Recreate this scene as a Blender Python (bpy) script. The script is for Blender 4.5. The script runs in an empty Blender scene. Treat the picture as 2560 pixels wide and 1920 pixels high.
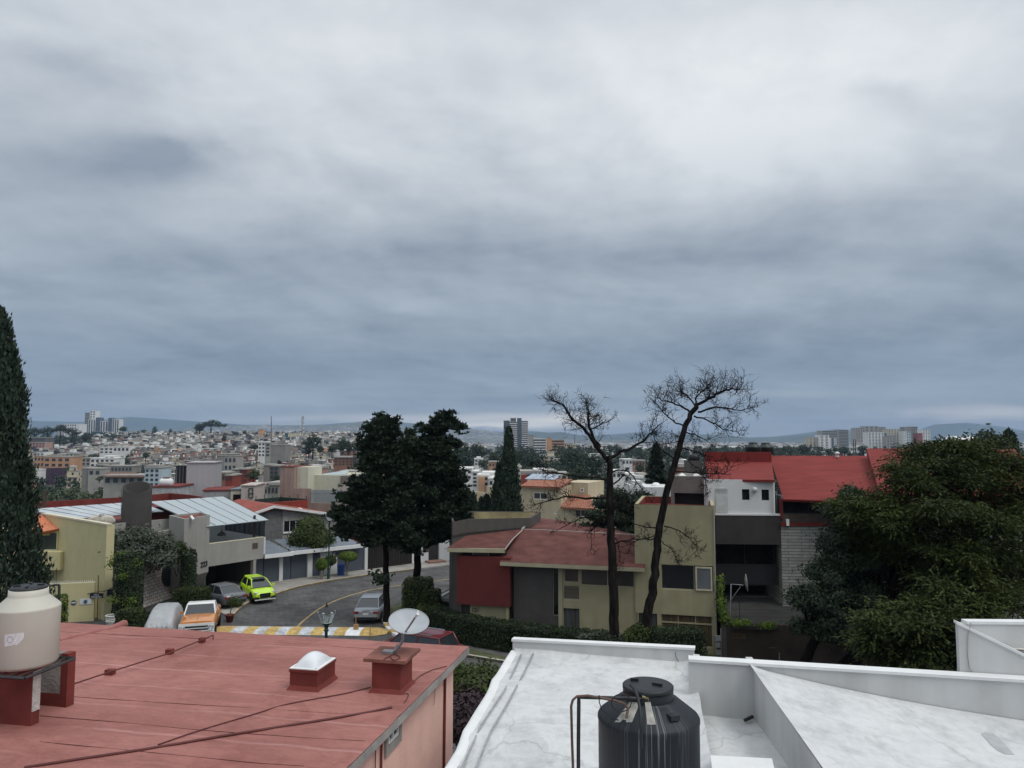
import bpy,math,random,colorsys
import numpy as np
from mathutils import Vector,Matrix,noise as mnoise
random.seed(7)
RNG=np.random.default_rng(11)
S=bpy.context.scene
COL=S.collection
PI=math.pi
# ---------------------------------------------------------------- camera
FPX,HC=1850.0,12.3
PITCH=math.atan(135.0/FPX)
cam_d=bpy.data.cameras.new('camera'); cam_o=bpy.data.objects.new('camera',cam_d)
COL.objects.link(cam_o); S.camera=cam_o
cam_o.location=(0,0,HC); cam_o.rotation_euler=(PI/2+PITCH,0,0)
cam_d.sensor_width=36.0; cam_d.lens=FPX/2560*36
cam_d.clip_start=0.1; cam_d.clip_end=30000
S.view_settings.view_transform='Standard'; S.view_settings.look='None'
S.view_settings.exposure=0.0; S.view_settings.gamma=1.0
S.cycles.use_denoising=True
S.cycles.max_bounces=6; S.cycles.diffuse_bounces=3; S.cycles.glossy_bounces=3
S.cycles.transmission_bounces=4; S.cycles.transparent_max_bounces=8; S.cycles.volume_bounces=0
S.cycles.sample_clamp_indirect=4.0
# ---------------------------------------------------------------- world: overcast sky
SUN_EL,SUN_AZ=math.radians(55),math.radians(125)  # sun behind the clouds, high, right and behind
def srgb(r,g,b):
    f=lambda c:(c/255/12.92)if c<=10.31 else((c/255+.055)/1.055)**2.4
    return(f(r),f(g),f(b),1.0)
W=bpy.data.worlds.new('World'); S.world=W; W.use_nodes=True
def build_world():
    nt=W.node_tree; N=nt.nodes; L=nt.links; N.clear()
    def nd(t,**k):
        n=N.new(t)
        for a,b in k.items():setattr(n,a,b)
        return n
    def put(sock,v):
        if hasattr(v,'node'):L.new(v,sock)
        else:sock.default_value=v
    def M(op,a,b=0.0,c=None,clamp=False):
        n=nd('ShaderNodeMath',operation=op,use_clamp=clamp)
        put(n.inputs[0],a); put(n.inputs[1],b)
        if c is not None:put(n.inputs[2],c)
        return n.outputs[0]
    def ramp(fac,stops,interp='LINEAR'):
        n=nd('ShaderNodeValToRGB'); n.color_ramp.interpolation=interp
        e=n.color_ramp.elements
        e[0].position,e[0].color=stops[0]; e[1].position,e[1].color=stops[-1]
        for p,c in stops[1:-1]:
            x=e.new(p); x.color=c
        put(n.inputs[0],fac); return n.outputs[0]
    def mix(f,a,b):
        n=nd('ShaderNodeMix',data_type='RGBA'); put(n.inputs[0],f); put(n.inputs[6],a); put(n.inputs[7],b)
        return n.outputs[2]
    tc=nd('ShaderNodeTexCoord'); sp=nd('ShaderNodeSeparateXYZ'); L.new(tc.outputs['Generated'],sp.inputs[0])
    X,Y,Z=sp.outputs
    zp=M('ADD',M('MAXIMUM',Z,0.0),0.06)
    def cloud(scale,det,dist,off,rough=.55,sx=1.0,zoff=0.0,dx=0.0,dy=0.0):
        cb=nd('ShaderNodeCombineXYZ')
        zz=M('ADD',zp,zoff)
        put(cb.inputs[0],M('ADD',M('MULTIPLY',M('DIVIDE',X,zz),sx),dx)); put(cb.inputs[1],M('ADD',M('DIVIDE',Y,zz),dy)); cb.inputs[2].default_value=off
        n=nd('ShaderNodeTexNoise'); L.new(cb.outputs[0],n.inputs['Vector'])
        n.inputs['Scale'].default_value=scale; n.inputs['Detail'].default_value=det
        n.inputs['Roughness'].default_value=rough; n.inputs['Distortion'].default_value=dist
        return n.outputs[0]
    n1=cloud(.62,7,.25,3.1,.58,zoff=.05); n2=cloud(1.9,6,.2,9.7,.5,zoff=.12); n3=cloud(5.5,7,.25,1.7,.58,zoff=.26)
    n2b=cloud(1.9,6,.2,9.7,.5,zoff=.12,dx=.045,dy=-.05); n3b=cloud(5.5,5,.25,1.7,.5,zoff=.26,dx=.02,dy=-.03)
    # angular coordinates of the sky ahead
    ay=M('MAXIMUM',M('ABSOLUTE',Y),.05)
    A=M('DIVIDE',X,ay); B=M('DIVIDE',Z,ay)
    def blob(u,v,su,sv,amp):
        dx=(u-1280)/FPX; dy=-(v-960)/FPX
        yy=math.cos(PITCH)-dy*math.sin(PITCH); zz=math.sin(PITCH)+dy*math.cos(PITCH)
        a0,b0=dx/yy,zz/yy
        wob=M('MULTIPLY',M('SUBTRACT',n2,.5),.34)
        da=M('DIVIDE',M('SUBTRACT',M('ADD',A,wob),a0),su/FPX)
        db=M('DIVIDE',M('SUBTRACT',M('ADD',B,M('MULTIPLY',wob,sv/max(su,sv))),b0),sv/FPX)
        r=M('ADD',M('MULTIPLY',da,da),M('MULTIPLY',db,db))
        return M('MULTIPLY',M('EXPONENT',M('MULTIPLY',r,-1.0)),amp)
    acc=M('ADD',M('MULTIPLY',M('SUBTRACT',n1,.5),1.15),M('MULTIPLY',M('SUBTRACT',n2,.5),.66))
    acc=M('ADD',acc,M('MULTIPLY',M('SUBTRACT',n3,.5),.24))
    acc=M('ADD',acc,M('MULTIPLY',M('SUBTRACT',n2,n2b),.8)); acc=M('ADD',acc,M('MULTIPLY',M('SUBTRACT',n3,n3b),.2))
    for b in SKY_BLOBS:acc=M('ADD',acc,blob(*b))
    t=M('ADD',acc,.5,clamp=True)
    el=M('MULTIPLY',Z,1.6,clamp=True)  # 0 horizon .. 1 at 38 degrees and above
    dark=ramp(el,[(0,srgb(134,152,176)),(.035,srgb(126,143,165)),(.13,srgb(116,133,154)),(.22,srgb(120,136,155)),(.36,srgb(130,144,161)),(.6,srgb(156,167,181)),(.85,srgb(174,185,197)),(1,srgb(186,196,206))])
    light=ramp(el,[(0,srgb(196,204,212)),(.035,srgb(172,188,202)),(.13,srgb(158,174,192)),(.22,srgb(172,186,200)),(.36,srgb(192,202,212)),(.6,srgb(232,237,241)),(.85,srgb(246,249,251)),(1,srgb(244,248,250))])
    col=mix(t,dark,light)
    for b,c in SKY_TINTS:
        col=mix(M('MINIMUM',blob(*b),1.0),col,c)
    # below the horizon
    bg1=nd('ShaderNodeBackground'); L.new(col,bg1.inputs[0])
    st=M('ADD',1.0,M('MULTIPLY',M('MAXIMUM',M('SUBTRACT',Z,.58),0.0),2.2))  # the cloud deck is brightest overhead
    L.new(st,bg1.inputs[1])
    sky=nd('ShaderNodeTexSky'); sky.sky_type='NISHITA'; sky.sun_disc=False
    sky.sun_elevation=SUN_EL; sky.sun_rotation=SUN_AZ; sky.altitude=2200; sky.air_density=1.5; sky.dust_density=3
    bg2=nd('ShaderNodeBackground'); L.new(sky.outputs[0],bg2.inputs[0]); bg2.inputs[1].default_value=.08
    mx=nd('ShaderNodeMixShader'); mx.inputs[0].default_value=.06
    L.new(bg1.outputs[0],mx.inputs[1]); L.new(bg2.outputs[0],mx.inputs[2])
    out=nd('ShaderNodeOutputWorld'); L.new(mx.outputs[0],out.inputs[0])
k_=2560/2212
SKY_BLOBS=[  # u, v, su, sv, amount: broad dark and light masses of the cloud deck
    (230*k_,365*k_,260,70,-.46),(120*k_,190*k_,330,130,-.22),(330*k_,340*k_,110,40,-.25),
    (80*k_,400*k_,260,60,-.12),
    (1450*k_,250*k_,640,200,.42),(1900*k_,130*k_,440,160,.28),(1700*k_,330*k_,260,110,.26),
    (1030*k_,240*k_,160,70,.18),(1950*k_,500*k_,330,90,-.1),(600*k_,560*k_,520,70,-.12),
    (860*k_,668*k_,80,14,.22),(1140*k_,850*k_,130,16,.30),(600*k_,860*k_,260,22,.22),
    (1250*k_,820*k_,300,14,.16),(1080*k_,430*k_,300,60,.10),(1300*k_,560*k_,700,60,-.10),
    (60*k_,560*k_,260,40,.10),(1000*k_,780*k_,1400,60,-.10),(1900*k_,210*k_,120,50,-.2),
    (300*k_,60*k_,260,60,.10),(1500*k_,120*k_,300,90,.1),(1000*k_,90*k_,330,60,.12)]
SKY_TINTS=[((980,1050,330,13,.85),srgb(222,222,224)),((1330,1048,260,12,.9),srgb(236,234,230)),
             ((1240,1064,190,8,1.0),(1.25,1.18,1.08,1)),((1340,1056,80,6,.9),(1.15,1.1,1.0,1)),
             ((2470,1036,230,20,.85),srgb(216,216,220)),((1850,985,500,10,.3),srgb(190,200,212)),((1960,1085,330,22,.45),srgb(166,176,188))]
build_world()
sun_d=bpy.data.lights.new('sun','SUN'); sun_o=bpy.data.objects.new('sun',sun_d); COL.objects.link(sun_o)
sun_d.energy=1.5; sun_d.angle=math.radians(26); sun_d.color=(1.0,.97,.93)
# direction to the sun: azimuth measured from +Y clockwise
sx_,sy_,sz_=math.sin(SUN_AZ)*math.cos(SUN_EL),math.cos(SUN_AZ)*math.cos(SUN_EL),math.sin(SUN_EL)
sun_o.rotation_euler=Vector((-sx_,-sy_,-sz_)).to_track_quat('-Z','Y').to_euler()
sun_o.location=(0,0,60)
# ---------------------------------------------------------------- pixel -> world helpers
CP,SP=math.cos(PITCH),math.sin(PITCH)
def ray(u,v):
    x=(u-1280)/FPX; y=-(v-960)/FPX
    return Vector((x,CP-y*SP,SP+y*CP))
def pz(u,v,z=0.0):
    d=ray(u,v); t=(z-HC)/d.z
    return Vector((d.x*t,d.y*t,z))
def py(u,v,Y):
    d=ray(u,v); t=Y/d.y
    return Vector((d.x*t,Y,HC+d.z*t))
def vz(v,Y):  # height of a point at picture row v, depth Y (columns matter little)
    return py(1280,v,Y).z
# ---------------------------------------------------------------- materials
MATS={}
def mat(name,col,rough=.8,spec=.3,var=.12,scale=3.0,bump=0.0,bscale=20.0,metal=0.0,stretch=(1,1,1),col2=None,dirt=0.0,streak=0.0,coat=0.0,detail=6):
    if name in MATS:return MATS[name]
    m=bpy.data.materials.new(name); m.use_nodes=True; nt=m.node_tree; N=nt.nodes; L=nt.links
    p=N['Principled BSDF']; c=tuple(col[:3])+(1,)
    p.inputs['Roughness'].default_value=rough; p.inputs['Metallic'].default_value=metal
    p.inputs['Specular IOR Level'].default_value=spec; p.inputs['Coat Weight'].default_value=coat
    p.inputs['Coat Roughness'].default_value=.08
    tc=N.new('ShaderNodeTexCoord'); mp=N.new('ShaderNodeMapping'); mp.inputs['Scale'].default_value=stretch
    L.new(tc.outputs['Object'],mp.inputs[0])
    n=N.new('ShaderNodeTexNoise'); n.inputs['Scale'].default_value=scale; n.inputs['Detail'].default_value=detail
    L.new(mp.outputs[0],n.inputs['Vector'])
    cr=N.new('ShaderNodeValToRGB'); cr.color_ramp.elements[0].position=.3; cr.color_ramp.elements[1].position=.7
    c2=tuple(col2[:3])+(1,)if col2 else tuple(min(1,x*(1+var))for x in c[:3])+(1,)
    cr.color_ramp.elements[0].color=tuple(x*(1-var)for x in c[:3])+(1,); cr.color_ramp.elements[1].color=c2
    L.new(n.outputs[0],cr.inputs[0]); last=cr.outputs[0]
    def mul(last,fac,val):
        mx=N.new('ShaderNodeMix'); mx.data_type='RGBA'; mx.blend_type='MULTIPLY'; mx.inputs[0].default_value=fac
        L.new(last,mx.inputs[6]); L.new(val,mx.inputs[7]); return mx.outputs[2]
    if dirt>0:
        n2=N.new('ShaderNodeTexNoise'); n2.inputs['Scale'].default_value=scale*.27; n2.inputs['Detail'].default_value=9; n2.inputs['Roughness'].default_value=.65
        L.new(mp.outputs[0],n2.inputs['Vector'])
        r2=N.new('ShaderNodeValToRGB'); r2.color_ramp.elements[0].position=.38; r2.color_ramp.elements[1].position=.6
        r2.color_ramp.elements[0].color=(.55,.53,.5,1); r2.color_ramp.elements[1].color=(1,1,1,1)
        L.new(n2.outputs[0],r2.inputs[0]); last=mul(last,dirt,r2.outputs[0])
    if streak>0:
        m3=N.new('ShaderNodeMapping'); m3.inputs['Scale'].default_value=(1.5,1.5,.10); L.new(tc.outputs['Object'],m3.inputs[0])
        n3=N.new('ShaderNodeTexNoise'); n3.inputs['Scale'].default_value=1.6; n3.inputs['Detail'].default_value=6; L.new(m3.outputs[0],n3.inputs['Vector'])
        r3=N.new('ShaderNodeValToRGB'); r3.color_ramp.elements[0].position=.42; r3.color_ramp.elements[1].position=.62
        r3.color_ramp.elements[0].color=(.74,.72,.69,1); r3.color_ramp.elements[1].color=(1,1,1,1)
        L.new(n3.outputs[0],r3.inputs[0]); last=mul(last,streak,r3.outputs[0])
    L.new(last,p.inputs['Base Color'])
    if bump>0:
        nb=N.new('ShaderNodeTexNoise'); nb.inputs['Scale'].default_value=bscale; nb.inputs['Detail'].default_value=4
        L.new(mp.outputs[0],nb.inputs['Vector'])
        b=N.new('ShaderNodeBump'); b.inputs['Strength'].default_value=bump; b.inputs['Distance'].default_value=.04
        L.new(nb.outputs[0],b.inputs['Height']); L.new(b.outputs[0],p.inputs['Normal'])
    MATS[name]=m; return m
def brickmat(name,c1,c2,mortar,sx,sz,off=.5,ms=.03,rough=.9,bump=.4,ang=0.0,rowfac=1.0):
    """blocks laid on a vertical wall whose direction in plan is ang"""
    if name in MATS:return MATS[name]
    m=bpy.data.materials.new(name); m.use_nodes=True; N=m.node_tree.nodes; L=m.node_tree.links; p=N['Principled BSDF']
    p.inputs['Roughness'].default_value=rough; p.inputs['Specular IOR Level'].default_value=.2
    tc=N.new('ShaderNodeTexCoord'); sp=N.new('ShaderNodeSeparateXYZ'); L.new(tc.outputs['Object'],sp.inputs[0])
    def M(op,a,b):
        n=N.new('ShaderNodeMath'); n.operation=op
        for i,v in enumerate((a,b)):
            if hasattr(v,'node'):L.new(v,n.inputs[i])
            else:n.inputs[i].default_value=v
        return n.outputs[0]
    s=M('ADD',M('MULTIPLY',sp.outputs[0],math.cos(ang)),M('MULTIPLY',sp.outputs[1],math.sin(ang)))
    cb=N.new('ShaderNodeCombineXYZ'); L.new(s,cb.inputs[0]); L.new(sp.outputs[2],cb.inputs[1])
    b=N.new('ShaderNodeTexBrick'); L.new(cb.outputs[0],b.inputs['Vector']); b.offset=off
    b.inputs['Scale'].default_value=1; b.inputs['Brick Width'].default_value=sx; b.inputs['Row Height'].default_value=sz
    b.inputs['Mortar Size'].default_value=ms; b.inputs['Mortar Smooth'].default_value=.3; b.inputs['Bias'].default_value=0
    b.inputs['Color1'].default_value=tuple(c1[:3])+(1,); b.inputs['Color2'].default_value=tuple(c2[:3])+(1,); b.inputs['Mortar'].default_value=tuple(mortar[:3])+(1,)
    n=N.new('ShaderNodeTexNoise'); n.inputs['Scale'].default_value=3; n.inputs['Detail'].default_value=8; L.new(tc.outputs['Object'],n.inputs['Vector'])
    mx=N.new('ShaderNodeMix'); mx.data_type='RGBA'; mx.blend_type='MULTIPLY'; mx.inputs[0].default_value=.5
    r=N.new('ShaderNodeValToRGB'); r.color_ramp.elements[0].position=.3; r.color_ramp.elements[1].position=.65; r.color_ramp.elements[0].color=(.5,.5,.5,1)
    L.new(n.outputs[0],r.inputs[0]); L.new(b.outputs[0],mx.inputs[6]); L.new(r.outputs[0],mx.inputs[7]); L.new(mx.outputs[2],p.inputs['Base Color'])
    bp=N.new('ShaderNodeBump'); bp.inputs['Strength'].default_value=bump*.5; bp.inputs['Distance'].default_value=.03; bp.invert=True
    hs=M('ADD',b.outputs['Fac'],M('MULTIPLY',n.outputs[0],-.5)); L.new(hs,bp.inputs['Height']); L.new(bp.outputs[0],p.inputs['Normal'])
    MATS[name]=m; return m
def glassmat(name,col=(.02,.025,.03),rough=.06):
    return mat(name,col,rough=rough,spec=.6,var=.25,scale=.6)
# ---------------------------------------------------------------- objects
def tag(o,label=None,cat=None,group=None,kind=None):
    if label:o['label']=label
    if cat:o['category']=cat
    if group:o['group']=group
    if kind:o['kind']=kind
    return o
def thing(name,loc,label,cat,group=None,kind=None):
    o=bpy.data.objects.new(name,None); o.empty_display_size=.3; COL.objects.link(o); o.location=loc
    o['_']=1; del o['_']
    return tag(o,label,cat,group,kind)
def worldloc(o):
    v=Vector(o.location)
    while o.parent is not None:
        o=o.parent; v+=Vector(o.location)
    return v
class MB:
    def __init__(s):s.v=[]; s.f=[]; s.m=[]; s.sm=[]
    def add(s,vs,fs,mi=0,smooth=False):
        b=len(s.v); s.v+=[tuple(x)for x in vs]
        for f in fs:s.f.append(tuple(b+i for i in f)); s.m.append(mi); s.sm.append(smooth)
        return s
    def box(s,c,d,rz=0.0,mi=0):
        """centre, full size, rotation about z"""
        ca,sa=math.cos(rz),math.sin(rz); vs=[]
        for k in(-.5,.5):
            for i,j in((-.5,-.5),(.5,-.5),(.5,.5),(-.5,.5)):
                x,y=i*d[0],j*d[1]; vs.append((c[0]+x*ca-y*sa,c[1]+x*sa+y*ca,c[2]+k*d[2]))
        return s.add(vs,[(0,3,2,1),(4,5,6,7),(0,1,5,4),(1,2,6,5),(2,3,7,6),(3,0,4,7)],mi)
    def prism(s,poly,z0,z1,mi=0,mtop=None):
        """vertical prism over a counter-clockwise plan; z0/z1 numbers or lists"""
        n=len(poly); area=sum(poly[i][0]*poly[(i+1)%n][1]-poly[(i+1)%n][0]*poly[i][1]for i in range(n))
        Z0=z0 if isinstance(z0,(list,tuple))else[z0]*n; Z1=z1 if isinstance(z1,(list,tuple))else[z1]*n
        if area<0:poly=poly[::-1]; Z0=list(Z0)[::-1]; Z1=list(Z1)[::-1]
        vs=[(p[0],p[1],z)for p,z in zip(poly,Z0)]+[(p[0],p[1],z)for p,z in zip(poly,Z1)]
        fs=[tuple(range(n))[::-1]]+[(i,(i+1)%n,n+(i+1)%n,n+i)for i in range(n)]
        s.add(vs,fs,mi); s.add(vs[n:],[tuple(range(n))],mi if mtop is None else mtop); return s
    def slab(s,pts,t,mi=0,mtop=None):
        """a sloping sheet: 3D outline counter-clockwise from above, thickness t downwards"""
        n=len(pts); area=sum(pts[i][0]*pts[(i+1)%n][1]-pts[(i+1)%n][0]*pts[i][1]for i in range(n))
        if area<0:pts=pts[::-1]
        vs=[(p[0],p[1],p[2]-t)for p in pts]+[tuple(p)for p in pts]
        s.add(vs,[tuple(range(n))[::-1]]+[(i,(i+1)%n,n+(i+1)%n,n+i)for i in range(n)],mi)
        s.add(vs[n:],[tuple(range(n))],mi if mtop is None else mtop); return s
    def face(s,pts,mi=0):return s.add(pts,[tuple(range(len(pts)))],mi)
    def extr(s,pts,vec,mi=0):
        """closed extrusion of a planar outline by vec"""
        n=len(pts); v=Vector(vec); a=[Vector(p)for p in pts]; nn=Vector((0,0,0))
        for i in range(n):nn+=a[i].cross(a[(i+1)%n])
        if nn.dot(v)>0:a=a[::-1]
        vs=[tuple(p)for p in a]+[tuple(p+v)for p in a]
        return s.add(vs,[tuple(range(n)),tuple(range(n,2*n))[::-1]]+[(i,n+i,n+(i+1)%n,(i+1)%n)for i in range(n)],mi)
    def tube(s,path,r,seg=8,mi=0,caps=True,smooth=True):
        P=[Vector(p)for p in path]; n=len(P); R=r if isinstance(r,(list,tuple))else[r]*n
        vs=[]; t0=(P[1]-P[0]).normalized(); up=Vector((0,0,1))if abs(t0.z)<.9 else Vector((1,0,0))
        a=t0.cross(up).normalized()
        for i in range(n):
            t=(P[min(i+1,n-1)]-P[max(i-1,0)])
            t=t.normalized()if t.length>1e-9 else t0
            a=(a-t*a.dot(t)); a=a.normalized()if a.length>1e-6 else t.orthogonal().normalized(); b=t.cross(a)
            for k in range(seg):
                w=2*PI*k/seg; vs.append(tuple(P[i]+a*(math.cos(w)*R[i])+b*(math.sin(w)*R[i])))
        fs=[]
        for i in range(n-1):
            for k in range(seg):
                k2=(k+1)%seg; fs.append((i*seg+k,i*seg+k2,(i+1)*seg+k2,(i+1)*seg+k))
        s.add(vs,fs,mi,smooth)
        if caps:s.add(vs[:seg],[tuple(range(seg))[::-1]],mi); s.add(vs[-seg:],[tuple(range(seg))],mi)
        return s
    def lathe(s,prof,c,seg=32,mi=0,smooth=True,sx=1,sy=1):
        vs=[]; n=len(prof)
        for r,z in prof:
            for k in range(seg):
                w=2*PI*k/seg; vs.append((c[0]+r*math.cos(w)*sx,c[1]+r*math.sin(w)*sy,c[2]+z))
        fs=[(i*seg+k,i*seg+(k+1)%seg,(i+1)*seg+(k+1)%seg,(i+1)*seg+k)for i in range(n-1)for k in range(seg)]
        return s.add(vs,fs,mi,smooth)
    def build(s,name,mats,parent=None,smooth_angle=None,loc=None,bevel=0.0):
        """vertices are world coordinates; the object sits at its parent's origin (or loc)"""
        if not isinstance(mats,(list,tuple)):mats=[mats]
        o0=worldloc(parent)if parent is not None else(Vector(loc)if loc is not None else Vector((0,0,0)))
        me=bpy.data.meshes.new(name)
        me.from_pydata([(x-o0.x,y-o0.y,z-o0.z)for x,y,z in s.v],[],s.f)
        for m in mats:me.materials.append(m)
        me.polygons.foreach_set('material_index',s.m); me.polygons.foreach_set('use_smooth',s.sm); me.update()
        o=bpy.data.objects.new(name,me); COL.objects.link(o)
        if parent is not None:o.parent=parent
        else:o.location=o0
        if bevel>0:
            md=o.modifiers.new('bevel','BEVEL'); md.width=bevel; md.segments=2; md.limit_method='ANGLE'; md.angle_limit=math.radians(40)
        return o
def sheet(name,pts,m,parent=None,kind=None):
    o=MB().face(pts).build(name,m,parent)
    if kind:o['kind']=kind
    return o
class Fac:
    """a vertical facade plane: origin (x, y), direction angle a (left to right as seen from outside); n = outwards"""
    def __init__(s,p0,a):
        s.p=Vector((p0[0],p0[1])); s.a=a; s.d=Vector((math.cos(a),math.sin(a))); s.n=Vector((math.sin(a),-math.cos(a)))
    @staticmethod
    def two(p,q):return Fac(p,math.atan2(q[1]-p[1],q[0]-p[0]))
    def pt(s,t,z,n=0.0):
        q=s.p+s.d*t+s.n*n; return Vector((q.x,q.y,z))
    def tz(s,u,v,n=0.0):
        r=ray(u,v); q=s.p+s.n*n; den=r.x*s.n.x+r.y*s.n.y
        k=(q.x*s.n.x+q.y*s.n.y)/den; w=Vector((r.x*k,r.y*k))
        return(w-q).dot(s.d),HC+r.z*k
    def rect(s,u0,v0,u1,v1,n=0.0):
        a=[s.tz(u,v,n)for u,v in((u0,v0),(u1,v0),(u1,v1),(u0,v1))]
        um,vm=(u0+u1)/2,(v0+v1)/2
        return s.tz(u0,vm,n)[0],s.tz(u1,vm,n)[0],s.tz(um,v1,n)[1],s.tz(um,v0,n)[1]  # t0 t1 z0 z1
    def box(s,mb,t0,t1,z0,z1,n0,n1,mi=0):
        c=s.pt((t0+t1)/2,(z0+z1)/2,(n0+n1)/2)
        return mb.box(c,(abs(t1-t0),abs(n1-n0),abs(z1-z0)),s.a,mi)
    def poly(s,mb,tz,n0,n1,mi=0):
        pts=[s.pt(t,z,n0)for t,z in tz]; v=s.n*(n1-n0); return mb.extr(pts,(v.x,v.y,0),mi)
    def skin(s,mb,t0,t1,z0,z1,holes,d=.18,mi=0,n=0.0):
        ts=sorted({t0,t1}|{h[0]for h in holes}|{h[1]for h in holes}); zs=sorted({z0,z1}|{h[2]for h in holes}|{h[3]for h in holes})
        ts=[t for t in ts if t0<=t<=t1]; zs=[z for z in zs if z0<=z<=z1]
        for i in range(len(ts)-1):
            for j in range(len(zs)-1):
                tm,zm=(ts[i]+ts[i+1])/2,(zs[j]+zs[j+1])/2
                if any(h[0]<tm<h[1]and h[2]<zm<h[3]for h in holes):continue
                mb.face([s.pt(ts[i],zs[j],n),s.pt(ts[i+1],zs[j],n),s.pt(ts[i+1],zs[j+1],n),s.pt(ts[i],zs[j+1],n)],mi)
        for a,b,c,e in holes:
            q=[(a,c),(b,c),(b,e),(a,e)]
            for k in range(4):
                p,r=q[k],q[(k+1)%4]
                mb.face([s.pt(p[0],p[1],n),s.pt(p[0],p[1],n-d),s.pt(r[0],r[1],n-d),s.pt(r[0],r[1],n)][::-1],mi)
        q=[(t0,z0),(t1,z0),(t1,z1),(t0,z1)]
        for k in range(4):
            p,r=q[k],q[(k+1)%4]
            mb.face([s.pt(p[0],p[1],n),s.pt(p[0],p[1],n-d),s.pt(r[0],r[1],n-d),s.pt(r[0],r[1],n)],mi)
    def window(s,root,t0,t1,z0,z1,fm,gm,n=-.12,bars=(1,1),fw=.06,name='window',proud=.06,label=None,sill=None,curtain=None):
        """frame with mullions and one pane sheet; n = plane of the glass"""
        mb=MB(); w=fw
        s.box(mb,t0,t1,z0,z0+w,n,n+proud); s.box(mb,t0,t1,z1-w,z1,n,n+proud)
        s.box(mb,t0,t0+w,z0+w,z1-w,n,n+proud); s.box(mb,t1-w,t1,z0+w,z1-w,n,n+proud)
        for i in range(1,bars[0]):
            t=t0+(t1-t0)*i/bars[0]; s.box(mb,t-w*.4,t+w*.4,z0+w,z1-w,n,n+proud*.9)
        for j in range(1,bars[1]):
            z=z0+(z1-z0)*j/bars[1]; s.box(mb,t0+w,t1-w,z-w*.4,z+w*.4,n,n+proud*.85)
        o=mb.build(name,fm,root)
        g=MB(); s.box(g,t0+w*.5,t1-w*.5,z0+w*.5,z1-w*.5,n-.02,n+.02); g.build('pane',gm,o)
        if sill is not None:
            m2=MB(); s.box(m2,t0-.08,t1+.08,z0-.09,z0-.003,n,.1); m2.build('sill',sill,o)
        if label:o['label']=label
        return o
def text_mesh(txt,size,depth,name,m,parent,origin,right,up,bold=0.0):
    """letters as solid mesh, lower-left corner at origin"""
    cu=bpy.data.curves.new(name,'FONT'); cu.body=txt; cu.size=size; cu.extrude=depth; cu.offset=bold
    o=bpy.data.objects.new('tmp',cu); COL.objects.link(o)
    me=bpy.data.meshes.new_from_object(o,depsgraph=bpy.context.evaluated_depsgraph_get()); bpy.data.objects.remove(o)
    r=Vector(right).normalized(); u=Vector(up).normalized(); n=r.cross(u); o0=worldloc(parent)if parent is not None else Vector((0,0,0)); og=Vector(origin)-o0
    for v in me.vertices:
        c=v.co.copy(); v.co=og+r*c.x+u*c.y+n*c.z
    me.materials.clear(); me.materials.append(m)
    ob=bpy.data.objects.new(name,me); COL.objects.link(ob); ob.parent=parent; return ob
# ---------------------------------------------------------------- foliage
def leafmat(name,col,col2=None,rough=.65,trans=.25,scale=.35,spec=.25):
    if name in MATS:return MATS[name]
    m=bpy.data.materials.new(name); m.use_nodes=True; N=m.node_tree.nodes; L=m.node_tree.links; p=N['Principled BSDF']
    col2=col2 or tuple(x*1.8 for x in col)
    tc=N.new('ShaderNodeTexCoord'); n=N.new('ShaderNodeTexNoise'); n.inputs['Scale'].default_value=scale; n.inputs['Detail'].default_value=5
    L.new(tc.outputs['Object'],n.inputs['Vector'])
    gi=N.new('ShaderNodeNewGeometry'); ad=N.new('ShaderNodeMath'); ad.operation='MULTIPLY_ADD'; L.new(gi.outputs['Random Per Island'],ad.inputs[0]); ad.inputs[1].default_value=.45; L.new(n.outputs[0],ad.inputs[2])
    r=N.new('ShaderNodeValToRGB'); r.color_ramp.elements[0].position=.4; r.color_ramp.elements[1].position=1.0
    r.color_ramp.elements[0].color=tuple(col[:3])+(1,); r.color_ramp.elements[1].color=tuple(col2[:3])+(1,)
    L.new(ad.outputs[0],r.inputs[0]); L.new(r.outputs[0],p.inputs['Base Color'])
    p.inputs['Roughness'].default_value=rough; p.inputs['Specular IOR Level'].default_value=spec
    if trans>0:
        t=N.new('ShaderNodeBsdfTranslucent'); L.new(r.outputs[0],t.inputs[0]); mx=N.new('ShaderNodeMixShader'); mx.inputs[0].default_value=trans
        L.new(p.outputs[0],mx.inputs[1]); L.new(t.outputs[0],mx.inputs[2]); L.new(mx.outputs[0],N['Material Output'].inputs[0])
    MATS[name]=m; return m
def rot_basis(nrm,rng):
    """orthonormal bases (N,3)x3 with z along nrm and random spin"""
    n=nrm/np.maximum(np.linalg.norm(nrm,axis=1,keepdims=True),1e-9)
    h=np.where(np.abs(n[:,2:3])<.9,np.array([[0,0,1.0]]),np.array([[1.0,0,0]]))
    a=np.cross(h,n); a/=np.linalg.norm(a,axis=1,keepdims=True); b=np.cross(n,a)
    w=rng.uniform(0,2*PI,len(n))[:,None]
    return a*np.cos(w)+b*np.sin(w),b*np.cos(w)-a*np.sin(w),n
def leaf_quads(c,nrm,size,aspect=1.7,rng=RNG,dirv=None,fold=.0):
    """c (N,3) centres, nrm normals, size (N,) leaf length -> verts, faces of pointed leaves (rhombi)"""
    if dirv is None:a,b,n=rot_basis(nrm,rng)
    else:
        a=dirv/np.maximum(np.linalg.norm(dirv,axis=1,keepdims=True),1e-9); b=np.cross(nrm,a); b/=np.maximum(np.linalg.norm(b,axis=1,keepdims=True),1e-9)
    s=size[:,None]; w=s/aspect
    v=np.stack([c-a*s*.5,c-a*s*.05+b*w*.5,c+a*s*.5,c-a*s*.05-b*w*.5],1)
    return v.reshape(-1,3)
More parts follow.
